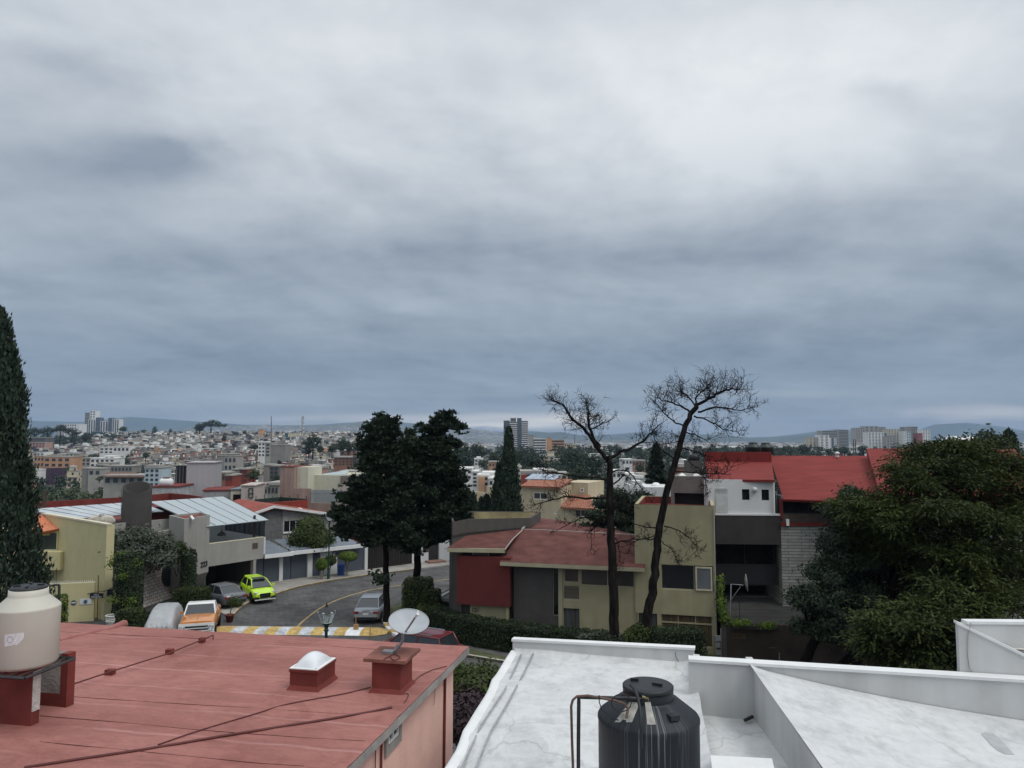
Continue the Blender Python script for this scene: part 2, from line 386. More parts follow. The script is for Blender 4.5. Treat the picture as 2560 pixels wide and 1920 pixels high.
def quad_mesh(name,verts,mats,parent=None,loc=None,mi=None):
    n=len(verts)//4; me=bpy.data.meshes.new(name)
    o0=np.array(worldloc(parent)if parent is not None else(loc if loc is not None else(0,0,0)),dtype=float)
    me.vertices.add(4*n); me.vertices.foreach_set('co',(verts-o0).astype(np.float32).ravel())
    me.loops.add(4*n); me.loops.foreach_set('vertex_index',np.arange(4*n,dtype=np.int32))
    me.polygons.add(n); me.polygons.foreach_set('loop_start',np.arange(0,4*n,4,dtype=np.int32))
    try:me.polygons.foreach_set('loop_total',np.full(n,4,dtype=np.int32))
    except Exception:pass
    if not isinstance(mats,(list,tuple)):mats=[mats]
    for m in mats:me.materials.append(m)
    if mi is not None:me.polygons.foreach_set('material_index',mi.astype(np.int32))
    me.update(calc_edges=True)
    o=bpy.data.objects.new(name,me); COL.objects.link(o)
    if parent is not None:o.parent=parent
    elif loc is not None:o.location=loc
    return o
def clump_points(lobes,n,rng,shell=.55,clump=None,cn=18):
    """points in a union of ellipsoid lobes (x,y,z,rx,ry,rz), clustered into clumps; returns pts, outward normals"""
    lobes=np.array(lobes,float); vol=lobes[:,3]*lobes[:,4]*lobes[:,5]; area=vol**(2/3)
    m=max(1,n//cn); k=rng.choice(len(lobes),m,p=area/area.sum())
    d=rng.normal(size=(m,3)); d/=np.linalg.norm(d,axis=1,keepdims=True)
    r=(shell+(1-shell)*rng.random(m))**1.0; r=np.where(rng.random(m)<.15,r*rng.random(m)**.5,r)
    cen=lobes[k,:3]+d*lobes[k,3:]*r[:,None]
    # keep clump centres that are not deep inside another lobe
    keep=np.ones(m,bool)
    for L in lobes:
        q=np.linalg.norm((cen-L[:3])/L[3:],axis=1); keep&=~((q<shell*.75)&(rng.random(m)<.85))
    cen=cen[keep]; d=d[keep]; k=k[keep]
    cs=clump if clump else np.cbrt(vol).mean()*.22
    per=max(1,n//max(len(cen),1))
    off=rng.normal(size=(len(cen),per,3))*cs*np.array([1,1,.7])*(.6+.8*rng.random((len(cen),1,1)))
    pts=(cen[:,None,:]+off).reshape(-1,3)
    nr=(np.repeat(d,per,0)*.6+off.reshape(-1,3)/cs*.5+rng.normal(size=(len(pts),3))*.45+np.array([0,0,.35]))
    return pts,nr
# ================================================================ SETTING
def sstep(a,b,x):
    t=np.clip((x-a)/(b-a),0,1); return t*t*(3-2*t)
_pl_y=[0,82,100,140,230,300,350,450,600,800,1000,1150,1300,1700,2500,12000]
_pl_l=[-.1,-.1,-3,-14,-19,-18,-15,-11.5,-7,2,10,14,8,-18,-27,-27]
_pl_r=[-.1,-.1,-2,-8,-12,-12.5,-12.5,-11.5,-8.5,-7,-10,-14,-18,-23,-27,-27]
def ground_z(x,y):
    x=np.asarray(x,float); y=np.asarray(y,float)
    u=1280+FPX*x/np.maximum(y,1)
    wl=1-sstep(860,1010,u); far=sstep(60,380,u)
    zl=np.interp(y,_pl_y,_pl_l); zr=np.interp(y,_pl_y,_pl_r)
    zl=np.where(zl>-9,-9+(zl+9)*(.62+.38*far),zl)
    # a lower crest on the far left, and behind the left hill the land falls to the plain
    return zl*wl+zr*(1-wl)
ys=np.concatenate([np.linspace(-30,80,12),np.linspace(86,300,34),np.linspace(310,1300,60),np.geomspace(1340,11500,28)])
def build_terrain():
    V=[]; F=[]; nu=81
    for y in ys:
        w=max(y,30)*1.15+60
        for k in range(nu):
            x=-w+2*w*k/(nu-1); V.append((x,y,float(ground_z(x,y))))
    for i in range(len(ys)-1):
        for k in range(nu-1):a=i*nu+k; F.append((a,a+1,a+nu+1,a+nu))
    mb=MB(); mb.add(V,F,0,True); o=mb.build('ground',mat('soil_and_scrub',(.062,.066,.040),rough=.95,var=.35,scale=.05,col2=(.10,.095,.075),bump=.3,bscale=.6)); o['kind']='structure'
build_terrain()
# ---- mountains
def ridge(name,Y,pts,depth,m,jit=3.0,seed=1,base=-40):
    """pts: (u, v) of the crest in the picture; a real range with its own slopes"""
    us=np.linspace(pts[0][0],pts[-1][0],170); vs=np.interp(us,[p[0]for p in pts],[p[1]for p in pts])
    V=[]; F=[]; nr=9; n=len(us)
    for j in range(nr):
        t=j/(nr-1)
        for i,(u,v)in enumerate(zip(us,vs)):
            h=mnoise.noise(Vector((u*.012,seed,t*2)))*2*jit+mnoise.noise(Vector((u*.05,seed+9,t*4)))*jit
            top=py(u,v+h*.12,Y)
            yy=Y-depth*(1-t)if t<1 else Y
            x=top.x*(1+0*t); z=base+(top.z-base)*(t**1.35)+(h*(1-t)*t*3)
            V.append((x,yy,z if t<1 else top.z))
    # far side
    for i in range(n):x,y,z=V[(nr-1)*n+i]; V.append((x,y+depth,base))
    for j in range(nr):
        for i in range(n-1):a=j*n+i; F.append((a,a+1,a+n+1,a+n))
    o=MB().add(V,F,0,True).build(name,m); o['kind']='structure'; return o
mt=mat('hill_slope',(.05,.07,.055),rough=1,var=.3,scale=.004,col2=(.09,.11,.08),detail=8)
mt_city=bpy.data.materials.new('hill_with_houses'); mt_city.use_nodes=True
def citymat(m,base=(.07,.085,.07),c=(.20,.19,.18),sc=.055,cover=.55):
    N=m.node_tree.nodes; L=m.node_tree.links; p=N['Principled BSDF']; p.inputs['Roughness'].default_value=1
    tc=N.new('ShaderNodeTexCoord'); mp=N.new('ShaderNodeMapping'); mp.inputs['Scale'].default_value=(1,.8,1.5); L.new(tc.outputs['Object'],mp.inputs[0])
    v=N.new('ShaderNodeTexVoronoi'); v.inputs['Scale'].default_value=sc; L.new(mp.outputs[0],v.inputs['Vector'])
    n=N.new('ShaderNodeTexNoise'); n.inputs['Scale'].default_value=.0035; n.inputs['Detail'].default_value=5; L.new(tc.outputs['Object'],n.inputs['Vector'])
    sp=N.new('ShaderNodeSeparateColor'); L.new(v.outputs['Color'],sp.inputs[0])
    mu=N.new('ShaderNodeMath'); mu.operation='MULTIPLY_ADD'; L.new(n.outputs[0],mu.inputs[0]); mu.inputs[1].default_value=-1.1; L.new(sp.outputs[0],mu.inputs[2])
    r=N.new('ShaderNodeValToRGB'); r.color_ramp.interpolation='CONSTANT'; e=r.color_ramp.elements
    e[0].position=0; e[0].color=tuple(base)+(1,); e[1].position=max(0,1-cover-.5); e[1].color=tuple(x*.8 for x in c)+(1,)
    x=e.new(.38); x.color=(.32,.31,.30,1); L.new(mu.outputs[0],r.inputs[0]); L.new(r.outputs[0],p.inputs['Base Color'])
citymat(mt_city)
ridge('mountains',9600,[(-400,1052),(0,1050),(200,1055),(330,1042),(470,1052),(640,1064),(800,1062),(860,1057),(960,1053),(1090,1062),(1180,1076),(1270,1080),(1330,1078),(1390,1083),(1440,1090),(1530,1086),(1600,1080),(1680,1088),(1780,1085),(1850,1094),(1930,1092),(2000,1084),(2090,1072),(2200,1082),(2290,1078),(2330,1062),(2420,1057),(2500,1066),(2600,1084),(2800,1080),(3000,1086)],900,mt,2.5,4)
ridge('hills',5600,[(300,1084),(440,1072),(560,1064),(660,1062),(760,1064),(860,1062),(900,1054),(960,1058),(1030,1070),(1120,1074),(1160,1070),(1210,1076),(1290,1088),(1360,1096),(1500,1100),(1700,1100)],1500,mt_city,2.0,12,base=-30)
ridge('hills',7000,[(1100,1100),(1260,1096),(1330,1084),(1400,1080),(1450,1088),(1560,1096),(1640,1092),(1800,1086),(1880,1096),(1990,1090),(2060,1080),(2130,1084),(2230,1096),(2400,1098),(2500,1086),(2560,1082),(2700,1086)],1100,mt,2.0,31,base=-30)
# ---- the plain full of tiny buildings far away: nobody could count them
def far_city():
    rng=np.random.default_rng(5); mb=MB()
    def put(n,u0,u1,y0,y1,s0,s1,h0,h1):
        for _ in range(n):
            y=math.exp(rng.uniform(math.log(y0),math.log(y1))); u=rng.uniform(u0,u1); x=(u-1280)/FPX*y
            z=float(ground_z(x,y)); w=rng.uniform(s0,s1); d=rng.uniform(s0,s1); h=rng.uniform(h0,h1)
            mb.box((x,y,z+h/2),(w,d,h),rng.uniform(-.5,.5),int(rng.choice(6,p=[.3,.2,.2,.1,.1,.1])))
    put(3400,900,2560,1700,5200,14,40,6,15); put(700,1120,2560,1000,1600,9,18,5,9); put(900,240,1000,1900,3800,12,30,5,14)
    o=mb.build('distant_city',[mat('far_white',(.62,.62,.6)),mat('far_grey',(.34,.33,.32)),mat('far_cream',(.5,.45,.36)),mat('far_brick',(.32,.17,.12)),mat('far_dark',(.12,.13,.13)),mat('far_bright',(.78,.78,.76))])
    tag(o,'pale carpet of tiny far off city buildings below the mountains','city',kind='stuff')
far_city()
# ---- near ground: road, pavements, gardens
def gpt(u,v,z=0.0):p=pz(u,v,z); return(p.x,p.y)
def asphalt():
    m=bpy.data.materials.new('asphalt'); m.use_nodes=True; N=m.node_tree.nodes; L=m.node_tree.links; p=N['Principled BSDF']; p.inputs['Roughness'].default_value=.92; p.inputs['Specular IOR Level'].default_value=.2
    tc=N.new('ShaderNodeTexCoord'); n=N.new('ShaderNodeTexNoise'); n.inputs['Scale'].default_value=.45; n.inputs['Detail'].default_value=9; n.inputs['Roughness'].default_value=.7; L.new(tc.outputs['Object'],n.inputs['Vector'])
    r=N.new('ShaderNodeValToRGB'); e=r.color_ramp.elements; e[0].position=.32; e[0].color=(.062,.061,.062,1); e[1].position=.68; e[1].color=(.145,.14,.137,1); L.new(n.outputs[0],r.inputs[0])
    b=N.new('ShaderNodeTexBrick'); mp=N.new('ShaderNodeMapping'); mp.inputs['Rotation'].default_value=(0,0,.45); L.new(tc.outputs['Object'],mp.inputs[0]); L.new(mp.outputs[0],b.inputs['Vector'])
    b.inputs['Scale'].default_value=1; b.inputs['Brick Width'].default_value=.55; b.inputs['Row Height'].default_value=.28; b.inputs['Mortar Size'].default_value=.025
    b.inputs['Color1'].default_value=(1,1,1,1); b.inputs['Color2'].default_value=(.72,.72,.72,1); b.inputs['Mortar'].default_value=(.5,.5,.5,1)
    mx=N.new('ShaderNodeMix'); mx.data_type='RGBA'; mx.blend_type='MULTIPLY'; mx.inputs[0].default_value=.75; L.new(r.outputs[0],mx.inputs[6]); L.new(b.outputs[0],mx.inputs[7])
    n2=N.new('ShaderNodeTexNoise'); n2.inputs['Scale'].default_value=1.7; n2.inputs['Detail'].default_value=4; n2.inputs['Distortion'].default_value=.6; L.new(mp.outputs[0],n2.inputs['Vector'])
    r2=N.new('ShaderNodeValToRGB'); r2.color_ramp.elements[0].position=.35; r2.color_ramp.elements[0].color=(.62,.62,.62,1); r2.color_ramp.elements[1].position=.5; L.new(n2.outputs[0],r2.inputs[0])
    m2=N.new('ShaderNodeMix'); m2.data_type='RGBA'; m2.blend_type='MULTIPLY'; m2.inputs[0].default_value=.7; L.new(mx.outputs[2],m2.inputs[6]); L.new(r2.outputs[0],m2.inputs[7]); L.new(m2.outputs[2],p.inputs['Base Color'])
    bp=N.new('ShaderNodeBump'); bp.inputs['Strength'].default_value=.4; bp.inputs['Distance'].default_value=.02; L.new(b.outputs['Fac'],bp.inputs['Height']); bp.invert=True; L.new(bp.outputs[0],p.inputs['Normal'])
    return m
M_ASPH=asphalt()
sheet('road',[(-60,14,0),(45,14,0),(45,60,0),(20,78,0),(4,79,0),(-12,79,0),(-32,70,0),(-60,56,0)],M_ASPH,kind='structure')
M_CONC=mat('pavement_concrete',(.29,.275,.25),rough=.9,var=.18,scale=1.2,dirt=.6,bump=.2)
M_CONC_D=mat('pavement_dark',(.13,.125,.12),rough=.9,var=.2,scale=1.2,dirt=.6,bump=.2)
M_KERB=mat('kerb_faded_yellow',(.42,.33,.2),rough=.9,var=.25,scale=2,dirt=.7)
kerb=[gpt(u,v)for u,v in((1290,1393),(1190,1407),(1120,1415),(1050,1424),(972,1434),(887,1445),(840,1452),(800,1459),(760,1467),(725,1476),(693,1487),(660,1496),(628,1507),(606,1520),(590,1534),(579,1548))]
pav=kerb+[gpt(555,1537),gpt(540,1520),gpt(520,1500),gpt(500,1480)]+[(-24,66),(-14,74),(-5,79),(6,80)]
MB().prism(pav,-.1,.13).build('pavement',M_CONC)['kind']='structure'
kb=MB()
def ribbon(mb,line,w,z0,z1,mi=0):
    for i in range(len(line)-1):
        a,b=Vector(line[i]),Vector(line[i+1]); d=(b-a); n=Vector((-d.y,d.x)).normalized()*w
        mb.prism([tuple(a),tuple(b),tuple(b+n),tuple(a+n)],z0,z1,mi)
ribbon(kb,kerb[3:],-.16,-.08,.14)
kb.build('kerb',M_KERB)['kind']='structure'
# thin faded centre line
cl=[gpt(u,v)for u,v in((744,1567),(752,1558),(762,1549),(776,1538),(792,1526),(809,1515),(840,1501),(874,1489),(920,1476),(972,1467),(1030,1459),(1075,1454),(1128,1447))]
mb=MB()
for i in range(len(cl)-1):
    a,b=Vector(cl[i]),Vector(cl[i+1]); n=Vector((-(b-a).y,(b-a).x)).normalized()*.09
    mb.face([(*(a-n),.006),(*(b-n),.006),(*(b+n),.006),(*(a+n),.006)])
mb.build('road_marking',mat('faded_line',(.34,.25,.12),rough=.9,var=.3,scale=4,dirt=.5))['kind']='structure'
# corner lot of the olive house (raised planted verge with kerb)
lot=[gpt(u,v)for u,v in((1700,1745),(1500,1705),(1380,1680),(1270,1660),(1210,1650),(1155,1641),(1100,1630),(1050,1616),(1005,1600),(982,1588),(966,1572),(957,1556),(955,1540),(965,1526),(985,1517),(1010,1511))]+[gpt(1060,1508),gpt(1100,1520)]+[(-4.5,52),(2,60),(26,56),(34,40),(20,33)]
MB().prism(lot,-.1,.12).build('verge',mat('verge_soil',(.09,.08,.05),var=.4,scale=1.5,rough=1,col2=(.10,.12,.05)))['kind']='structure'
kb2=MB(); ribbon(kb2,lot[1:9],-.16,-.05,.14); kb2.build('kerb',mat('kerb_pale',(.45,.42,.36),var=.2,scale=2,dirt=.6))['kind']='structure'
pth=[gpt(u,v,.125)for u,v in((1400,1668),(1285,1646),(1200,1628),(1130,1612),(1150,1604),(1290,1634),(1400,1652))]
mb=MB(); mb.face([(x,y,.126)for x,y in pth][::-1]); mb.build('path',M_CONC_D)['kind']='structure'
# painted kerb stones at the pine tree corner and the painted speed bump
M_YEL=mat('worn_yellow_paint',(.52,.36,.13),rough=.85,var=.3,scale=5,dirt=.55,bump=.3,bscale=14)
M_WHT=mat('worn_white_paint',(.50,.52,.55),rough=.85,var=.3,scale=5,dirt=.75,bump=.3,bscale=14)
M_WHT2=mat('fresh_white_paint',(.74,.75,.76),rough=.8,var=.1,scale=5,dirt=.3)
pk=MB(); ks=lot[8:14]
for i in range(len(ks)-1):
    a,b=Vector(ks[i]),Vector(ks[i+1])
    for j in range(2):
        p,q=a.lerp(b,j/2),a.lerp(b,(j+1)/2); n=Vector((-(q-p).y,(q-p).x)).normalized()*-.22
        pk.prism([tuple(p-n*.3),tuple(q-n*.3),tuple(q+n),tuple(p+n)],-.05,.17,(i*2+j)%2)
tag(pk.build('painted_kerb',[M_YEL,M_WHT2]),'yellow and white painted kerb curving round the foot of the left pine','kerb')
bp=MB(); P0=Vector(gpt(543,1576)); P1=Vector(gpt(945,1580)); d=(P1-P0); Ln=d.length; d.normalize(); nn=Vector((-d.y,d.x))*-1
if nn.y<0:nn=-nn
segs=[(543,586),(586,617),(617,645),(645,672),(672,700),(700,728),(728,757),(757,787),(787,817),(817,845),(845,873),(873,909),(909,945)]
us=[s[0]for s in segs]+[945]; T=[(Vector(gpt(u,1577))-P0).dot(d)for u in us]
for i in range(len(T)-1):
    n=6
    for k in range(n):  # low rounded hump, one painted block at a time
        w0,w1=k/n,(k+1)/n; W_=1.9
        h0,h1=.17*math.sin(PI*w0)**.6,.17*math.sin(PI*w1)**.6
        a0=P0+d*T[i]+nn*(-.95+W_*w0); a1=P0+d*T[i+1]+nn*(-.95+W_*w0); b0=P0+d*T[i]+nn*(-.95+W_*w1); b1=P0+d*T[i+1]+nn*(-.95+W_*w1)
        mi=2 if i==11 else i%2
        bp.face([(a0.x,a0.y,.01+h0),(a1.x,a1.y,.01+h0),(b1.x,b1.y,.01+h1),(b0.x,b0.y,.01+h1)],mi)
for tt,sg in((T[0],-1),(T[-1],1)):
    c=P0+d*tt
    pts=[(c.x+nn.x*(-.95+1.9*k/6),c.y+nn.y*(-.95+1.9*k/6),.01+.17*math.sin(PI*k/6)**.6)for k in range(7)]
    e=c+d*sg*.7; tip=[(e.x+nn.x*(-.5+1.0*k/6),e.y+nn.y*(-.5+k/6),.012)for k in range(7)]
    for k in range(6):bp.face([pts[k],pts[k+1],tip[k+1],tip[k]],0)
tag(bp.build('speed_bump',[M_YEL,M_WHT,M_WHT2]),'long speed bump painted in worn yellow and white blocks across the street','speed bump')
# haze: one box of even, thin, blue-grey air round everything
hz=MB().box((0,5300,104),(26000,11400,272)).build('haze',[])
hz['kind']='stuff'; hz.display_type='WIRE'
hm=bpy.data.materials.new('haze'); hm.use_nodes=True; hm.node_tree.nodes.clear()
vp=hm.node_tree.nodes.new('ShaderNodeVolumePrincipled'); ho=hm.node_tree.nodes.new('ShaderNodeOutputMaterial')
vp.inputs['Color'].default_value=(.44,.61,.86,1); vp.inputs['Density'].default_value=0.95e-4; vp.inputs['Anisotropy'].default_value=.0
hm.node_tree.links.new(vp.outputs[0],ho.inputs['Volume']); hz.data.materials.append(hm)
# ================================================================ FOREGROUND: the pink house with the red roof
ZR=7.7
M_RED=mat('red_roof_coating',(.30,.108,.095),rough=.85,var=.20,scale=.9,stretch=(.5,2.2,1),col2=(.42,.19,.17),dirt=.25,bump=.25,bscale=1.6,detail=8)
M_RED_D=mat('dark_red_coating',(.17,.035,.028),rough=.8,var=.2,scale=2.5,dirt=.3)
M_PINK=mat('salmon_stucco',(.86,.55,.47),rough=.9,var=.05,scale=2,streak=.18,bump=.3,bscale=60)
M_TRIM=mat('grey_concrete_trim',(.33,.31,.29),rough=.9,var=.15,scale=4,dirt=.5)
M_BLKM=mat('black_steel',(.02,.02,.022),rough=.5,var=.3,spec=.4)
M_WHITE=mat('white_plastic',(.72,.72,.70),rough=.5,var=.05)
A=pz(1173,1616,ZR); Bp=pz(868,1920,ZR); Cp=pz(149,1556,ZR)
dR=(Vector((Bp.x,Bp.y))-Vector((A.x,A.y))).normalized()  # along the eave towards us
dL=(Vector((Cp.x,Cp.y))-Vector((A.x,A.y))).normalized()
A2=Vector((A.x,A.y))
def RP(a,b):q=A2+dL*a+dR*b; return(q.x,q.y)  # a: metres left along the far edge, b: metres towards us
def redroof(root):
    m=bpy.data.materials.new('red_roof_membrane'); m.use_nodes=True; N=m.node_tree.nodes; L=m.node_tree.links; p=N['Principled BSDF']; p.inputs['Roughness'].default_value=.8; p.inputs['Specular IOR Level'].default_value=.3
    tc=N.new('ShaderNodeTexCoord'); mp=N.new('ShaderNodeMapping'); mp.inputs['Rotation'].default_value=(0,0,-math.atan2(-dL.y,-dL.x)); L.new(tc.outputs['Object'],mp.inputs[0])
    def noise(sc,det,st,ro=.65,di=0.0):
        q=N.new('ShaderNodeMapping'); q.inputs['Scale'].default_value=st; L.new(mp.outputs[0],q.inputs[0]); n=N.new('ShaderNodeTexNoise'); n.inputs['Scale'].default_value=sc; n.inputs['Detail'].default_value=det; n.inputs['Roughness'].default_value=ro; n.inputs['Distortion'].default_value=di; L.new(q.outputs[0],n.inputs['Vector']); return n.outputs[0]
    def ramp(f,a,b,ca,cb_):
        r=N.new('ShaderNodeValToRGB'); e=r.color_ramp.elements; e[0].position=a; e[1].position=b; e[0].color=ca; e[1].color=cb_; L.new(f,r.inputs[0]); return r.outputs[0]
    def mixc(f,a,b,mode='MIX'):
        x=N.new('ShaderNodeMix'); x.data_type='RGBA'; x.blend_type=mode
        if hasattr(f,'node'):L.new(f,x.inputs[0])
        else:x.inputs[0].default_value=f
        for i,v in((6,a),(7,b)):
            if hasattr(v,'node'):L.new(v,x.inputs[i])
            else:x.inputs[i].default_value=v
        return x.outputs[2]
    def M(op,a,b):
        n=N.new('ShaderNodeMath'); n.operation=op
        for i,v in enumerate((a,b)):
            if hasattr(v,'node'):L.new(v,n.inputs[i])
            else:n.inputs[i].default_value=v
        return n.outputs[0]
    a=ramp(noise(.55,8,(.5,1.1,1)),.34,.66,(.265,.103,.087,1),(.36,.155,.132,1))
    a=mixc(.55,a,ramp(noise(3.2,9,(.45,1.2,1),.75,.8),.33,.6,(.66,.64,.64,1),(1.12,1.12,1.12,1)),'MULTIPLY')
    a=mixc(.5,a,ramp(noise(22,6,(.6,1,1),.7),.3,.65,(.78,.78,.78,1),(1.1,1.1,1.1,1)),'MULTIPLY')
    a=mixc(.5,a,ramp(noise(.9,9,(1,1,1),.7,1.2),.52,.64,(1,1,1,1),(.72,.62,.60,1)),'MULTIPLY')
    sp=N.new('ShaderNodeSeparateXYZ'); L.new(mp.outputs[0],sp.inputs[0])
    yy=M('ADD',sp.outputs[1],M('MULTIPLY',noise(.6,3,(1,.2,1)),.35)); fr=M('FRACT',M('DIVIDE',yy,.97),0.0); d_=M('ABSOLUTE',M('SUBTRACT',fr,.5),0.0)
    brk=ramp(noise(1.1,4,(.6,1,1)),.4,.62,(0,0,0,1),(1,1,1,1))
    ln=ramp(d_,.0,.055,(1,1,1,1),(0,0,0,1)); a=mixc(M('MULTIPLY',M('MULTIPLY',ln,brk),.45),a,(.48,.27,.25,1))
    ln2=ramp(M('ABSOLUTE',M('SUBTRACT',d_,.085),0.0),.0,.04,(1,1,1,1),(0,0,0,1)); a=mixc(M('MULTIPLY',ln2,.12),a,(.13,.045,.04,1))
    L.new(a,p.inputs['Base Color'])
    b=N.new('ShaderNodeBump'); b.inputs['Strength'].default_value=.5; b.inputs['Distance'].default_value=.03; L.new(M('ADD',noise(5,7,(.5,1,1),.7),M('MULTIPLY',ln,.5)),b.inputs['Height']); L.new(b.outputs[0],p.inputs['Normal'])
    return m
pink=thing('pink_house',(*RP(4,6),0),'salmon pink two storey house with a broad flat red coated roof','house')
inset=.28
mb=MB(); mb.prism([RP(inset,inset),RP(14.5,inset),RP(14.5,15),RP(inset,15)],0,ZR-.16)
mb.build('wall',M_PINK,pink)
# roof skin with faint seams: a fine sheet whose joints ripple
mb=MB(); nx,ny=64,90; V=[]; F=[]
Lx,Ly=15.0,15.4
for j in range(ny+1):
    for i in range(nx+1):
        a,b=Lx*i/nx,Ly*j/ny; x,y=RP(a,b)
        s=(b+.05*math.sin(a*1.3))%.95/.95
        z=ZR+.014*math.exp(-((s-.5)/.07)**2)+.010*mnoise.noise(Vector((x*1.3,y*1.3,0)))
        V.append((x,y,z))
for j in range(ny):
    for i in range(nx):k=j*(nx+1)+i; F.append((k,k+nx+1,k+nx+2,k+1))
a,b=Vector(V[F[0][1]])-Vector(V[F[0][0]]),Vector(V[F[0][3]])-Vector(V[F[0][0]])
if a.cross(b).z<0:F=[f[::-1]for f in F]
mb.add(V,F,0,True); mb.build('roof',redroof(pink),pink)
mb=MB(); mb.prism([RP(0,0),RP(15,0),RP(15,15.4),RP(0,15.4)],ZR-.158,ZR-.03); mb.build('roof_edge',M_TRIM,pink)
fp=Fac(RP(inset,15),math.atan2(-dR.y,-dR.x))  # side wall facing right
# old wall line with its cable at the far left
def rz(u,v,z=ZR):return pz(u,v,z)
mb=MB(); mb.tube([rz(149,1601),rz(200,1588),rz(250,1578),rz(290,1567),rz(312,1560)],[.05,.05,.06,.08,.11],6); mb.build('roof_seam',M_RED,pink)
# wall pipes and window on the side wall
def onwall(u,v,n=.03):
    t,z=fp.tz(u,v,n); return fp.pt(t,z,n)
for pth,r,nm,m in(([(1113,1675),(1110,1920)],.03,'drain_pipe',M_RED_D),([(955,1812),(953,1925)],.02,'drain_pipe',M_RED_D),([(940,1832),(938,1925)],.009,'wall_cable',M_RED_D),([(1088,1697),(1087,1740),(1085,1763)],.007,'wall_cable',M_TRIM)):
    MB().tube([onwall(u,v)for u,v in pth],r,6).build(nm,m,pink)
q=[fp.tz(u,v)for u,v in((960,1818),(998,1778),(998,1848),(960,1895))]
t0=min(q[0][0],q[3][0]); t1=max(q[1][0],q[2][0]); z1=ZR-.2; z0=min(p[1]for p in q)+.02
mb=MB()
for a_,b_,c_,d_ in((t0,t1,z0,z0+.14),(t0,t1,z1-.02,z1),(t0,t0+.08,z0+.14,z1-.02),(t1-.12,t1,z0+.14,z1-.02)):fp.box(mb,a_,b_,c_,d_,0,.05)
wo=mb.build('window',M_TRIM,pink)
wi=MB()
for a_,b_,c_,d_ in((t0+.1,t1-.14,z0+.16,z0+.2),(t0+.1,t0+.14,z0+.2,z1-.04),(t1-.18,t1-.14,z0+.2,z1-.04),((t0+t1)/2-.06,(t0+t1)/2-.02,z0+.2,z1-.04)):fp.box(wi,a_,b_,c_,d_,.01,.045)
wi.build('frame',M_WHITE,wo); mb=MB(); fp.box(mb,t0+.09,t1-.13,z0+.15,z1-.03,.003,.014); mb.build('pane',glassmat('dark_glass'),wo)
# skylight box
def ang_of(p,q):return math.atan2(q[1]-p[1],q[0]-p[0])
aR=math.atan2(-dL.y,-dL.x)  # building direction, left to right
c=(rz(722,1725)+rz(793,1727))/2
sc=pz(757,1692,ZR+.25)
s0=rz(724,1724); s1=rz(795,1727); s2=rz(826,1709)
w=(s1-s0).length; dpt=.62
ux=Vector((math.cos(aR),math.sin(aR),0)); uy=Vector((-ux.y,ux.x,0))
def boxon(mb,o,w,d,z0,z1,mi=0,flare=0.0):
    """o = near-left corner on plan"""
    for(zz0,zz1,f0,f1)in((z0,z0+.1,flare,0),(z0+.1,z1,0,0))if flare else((z0,z1,0,0),):
        P=[]
        for f,z in((f0,zz0),(f1,zz1)):
            for a_,b_ in((-f,-f),(w+f,-f),(w+f,d+f),(-f,d+f)):p=o+ux*a_+uy*b_; P.append((p.x,p.y,z))
        mb.add(P,[(0,3,2,1),(4,5,6,7),(0,1,5,4),(1,2,6,5),(2,3,7,6),(3,0,4,7)],mi)
mb=MB(); boxon(mb,s0,w,.75,ZR-.02,ZR+.32,0,.06); boxon(mb,s0-ux*.015-uy*.015,w+.03,.78,ZR+.322,ZR+.37,0); sky=mb.build('skylight',M_RED_D,pink)
mb=MB(); boxon(mb,s0-ux*.01-uy*.01,w+.02,.77,ZR+.373,ZR+.39); mb.build('skylight_frame',M_WHITE,sky)
mb=MB(); nn_=12; V=[]; F=[]
for j in range(nn_+1):
    for i in range(nn_+1):
        a_,b_=i/nn_,j/nn_; h=.20*(max(0,math.sin(PI*a_))*max(0,math.sin(PI*b_)))**.55
        p=s0+ux*(.04+(w-.08)*a_)+uy*(.04+.67*b_); V.append((p.x,p.y,ZR+.39+h))
for j in range(nn_):
    for i in range(nn_):k=j*(nn_+1)+i; F.append((k,k+1,k+nn_+2,k+nn_+1))
mb.add(V,F,0,True); mb.build('skylight_dome',mat('milky_acrylic',(.62,.64,.66),rough=.25,spec=.6,var=.06),sky)
# chimney block with slab
c0=rz(929,1731); c1=rz(1003,1736); wc=(c1-c0).length*.98
CH=ZR+.56
mb=MB(); boxon(mb,c0,wc,.62,ZR-.02,CH,0,.07); ch=mb.build('chimney',M_RED_D,pink)
mb=MB(); boxon(mb,c0-ux*.13-uy*.1,wc+.25,.84,CH+.002,CH+.06); mb.build('chimney_slab',mat('red_slab',(.22,.09,.07),var=.2,scale=4,dirt=.5,rough=.9),ch)
# ---- satellite dish on the chimney
SB=c0+ux*(wc*.42)+uy*.3; SB=Vector((SB.x,SB.y,CH+.06))
dish=thing('satellite_dish',tuple(SB),'grey oval satellite dish tilted on a bent mast above the red roof','satellite dish')
M_GALV=mat('galvanised_steel',(.30,.31,.32),rough=.45,metal=.6,var=.2,scale=6)
Yd=SB.y
pA,pB,pC,pD=py(971,1647,Yd),py(1003,1609,Yd),py(1007,1596,Yd-.02),py(1006,1572,Yd-.04)
MB().tube([pA,pB,pC,pD],.028,10).build('mast',M_GALV,dish)
mb=MB(); mb.box((pA.x,pA.y,SB.z+.03),(.2,.14,.05),aR); mb.tube([pA+Vector((0,.06,0)),py(992,1615,Yd)+Vector((0,.1,0))],.012,6); mb.build('foot',M_GALV,dish)
dc=py(1022,1553,Yd+.03)
nrm=Vector((.05,-.52,.85)).normalized(); major=Vector((.93,.0,-.36)); major=(major-nrm*major.dot(nrm)).normalized(); minor=nrm.cross(major).normalized()
V=[]; F=[]; nr,ns=8,40; RA,RBm=.375,.31
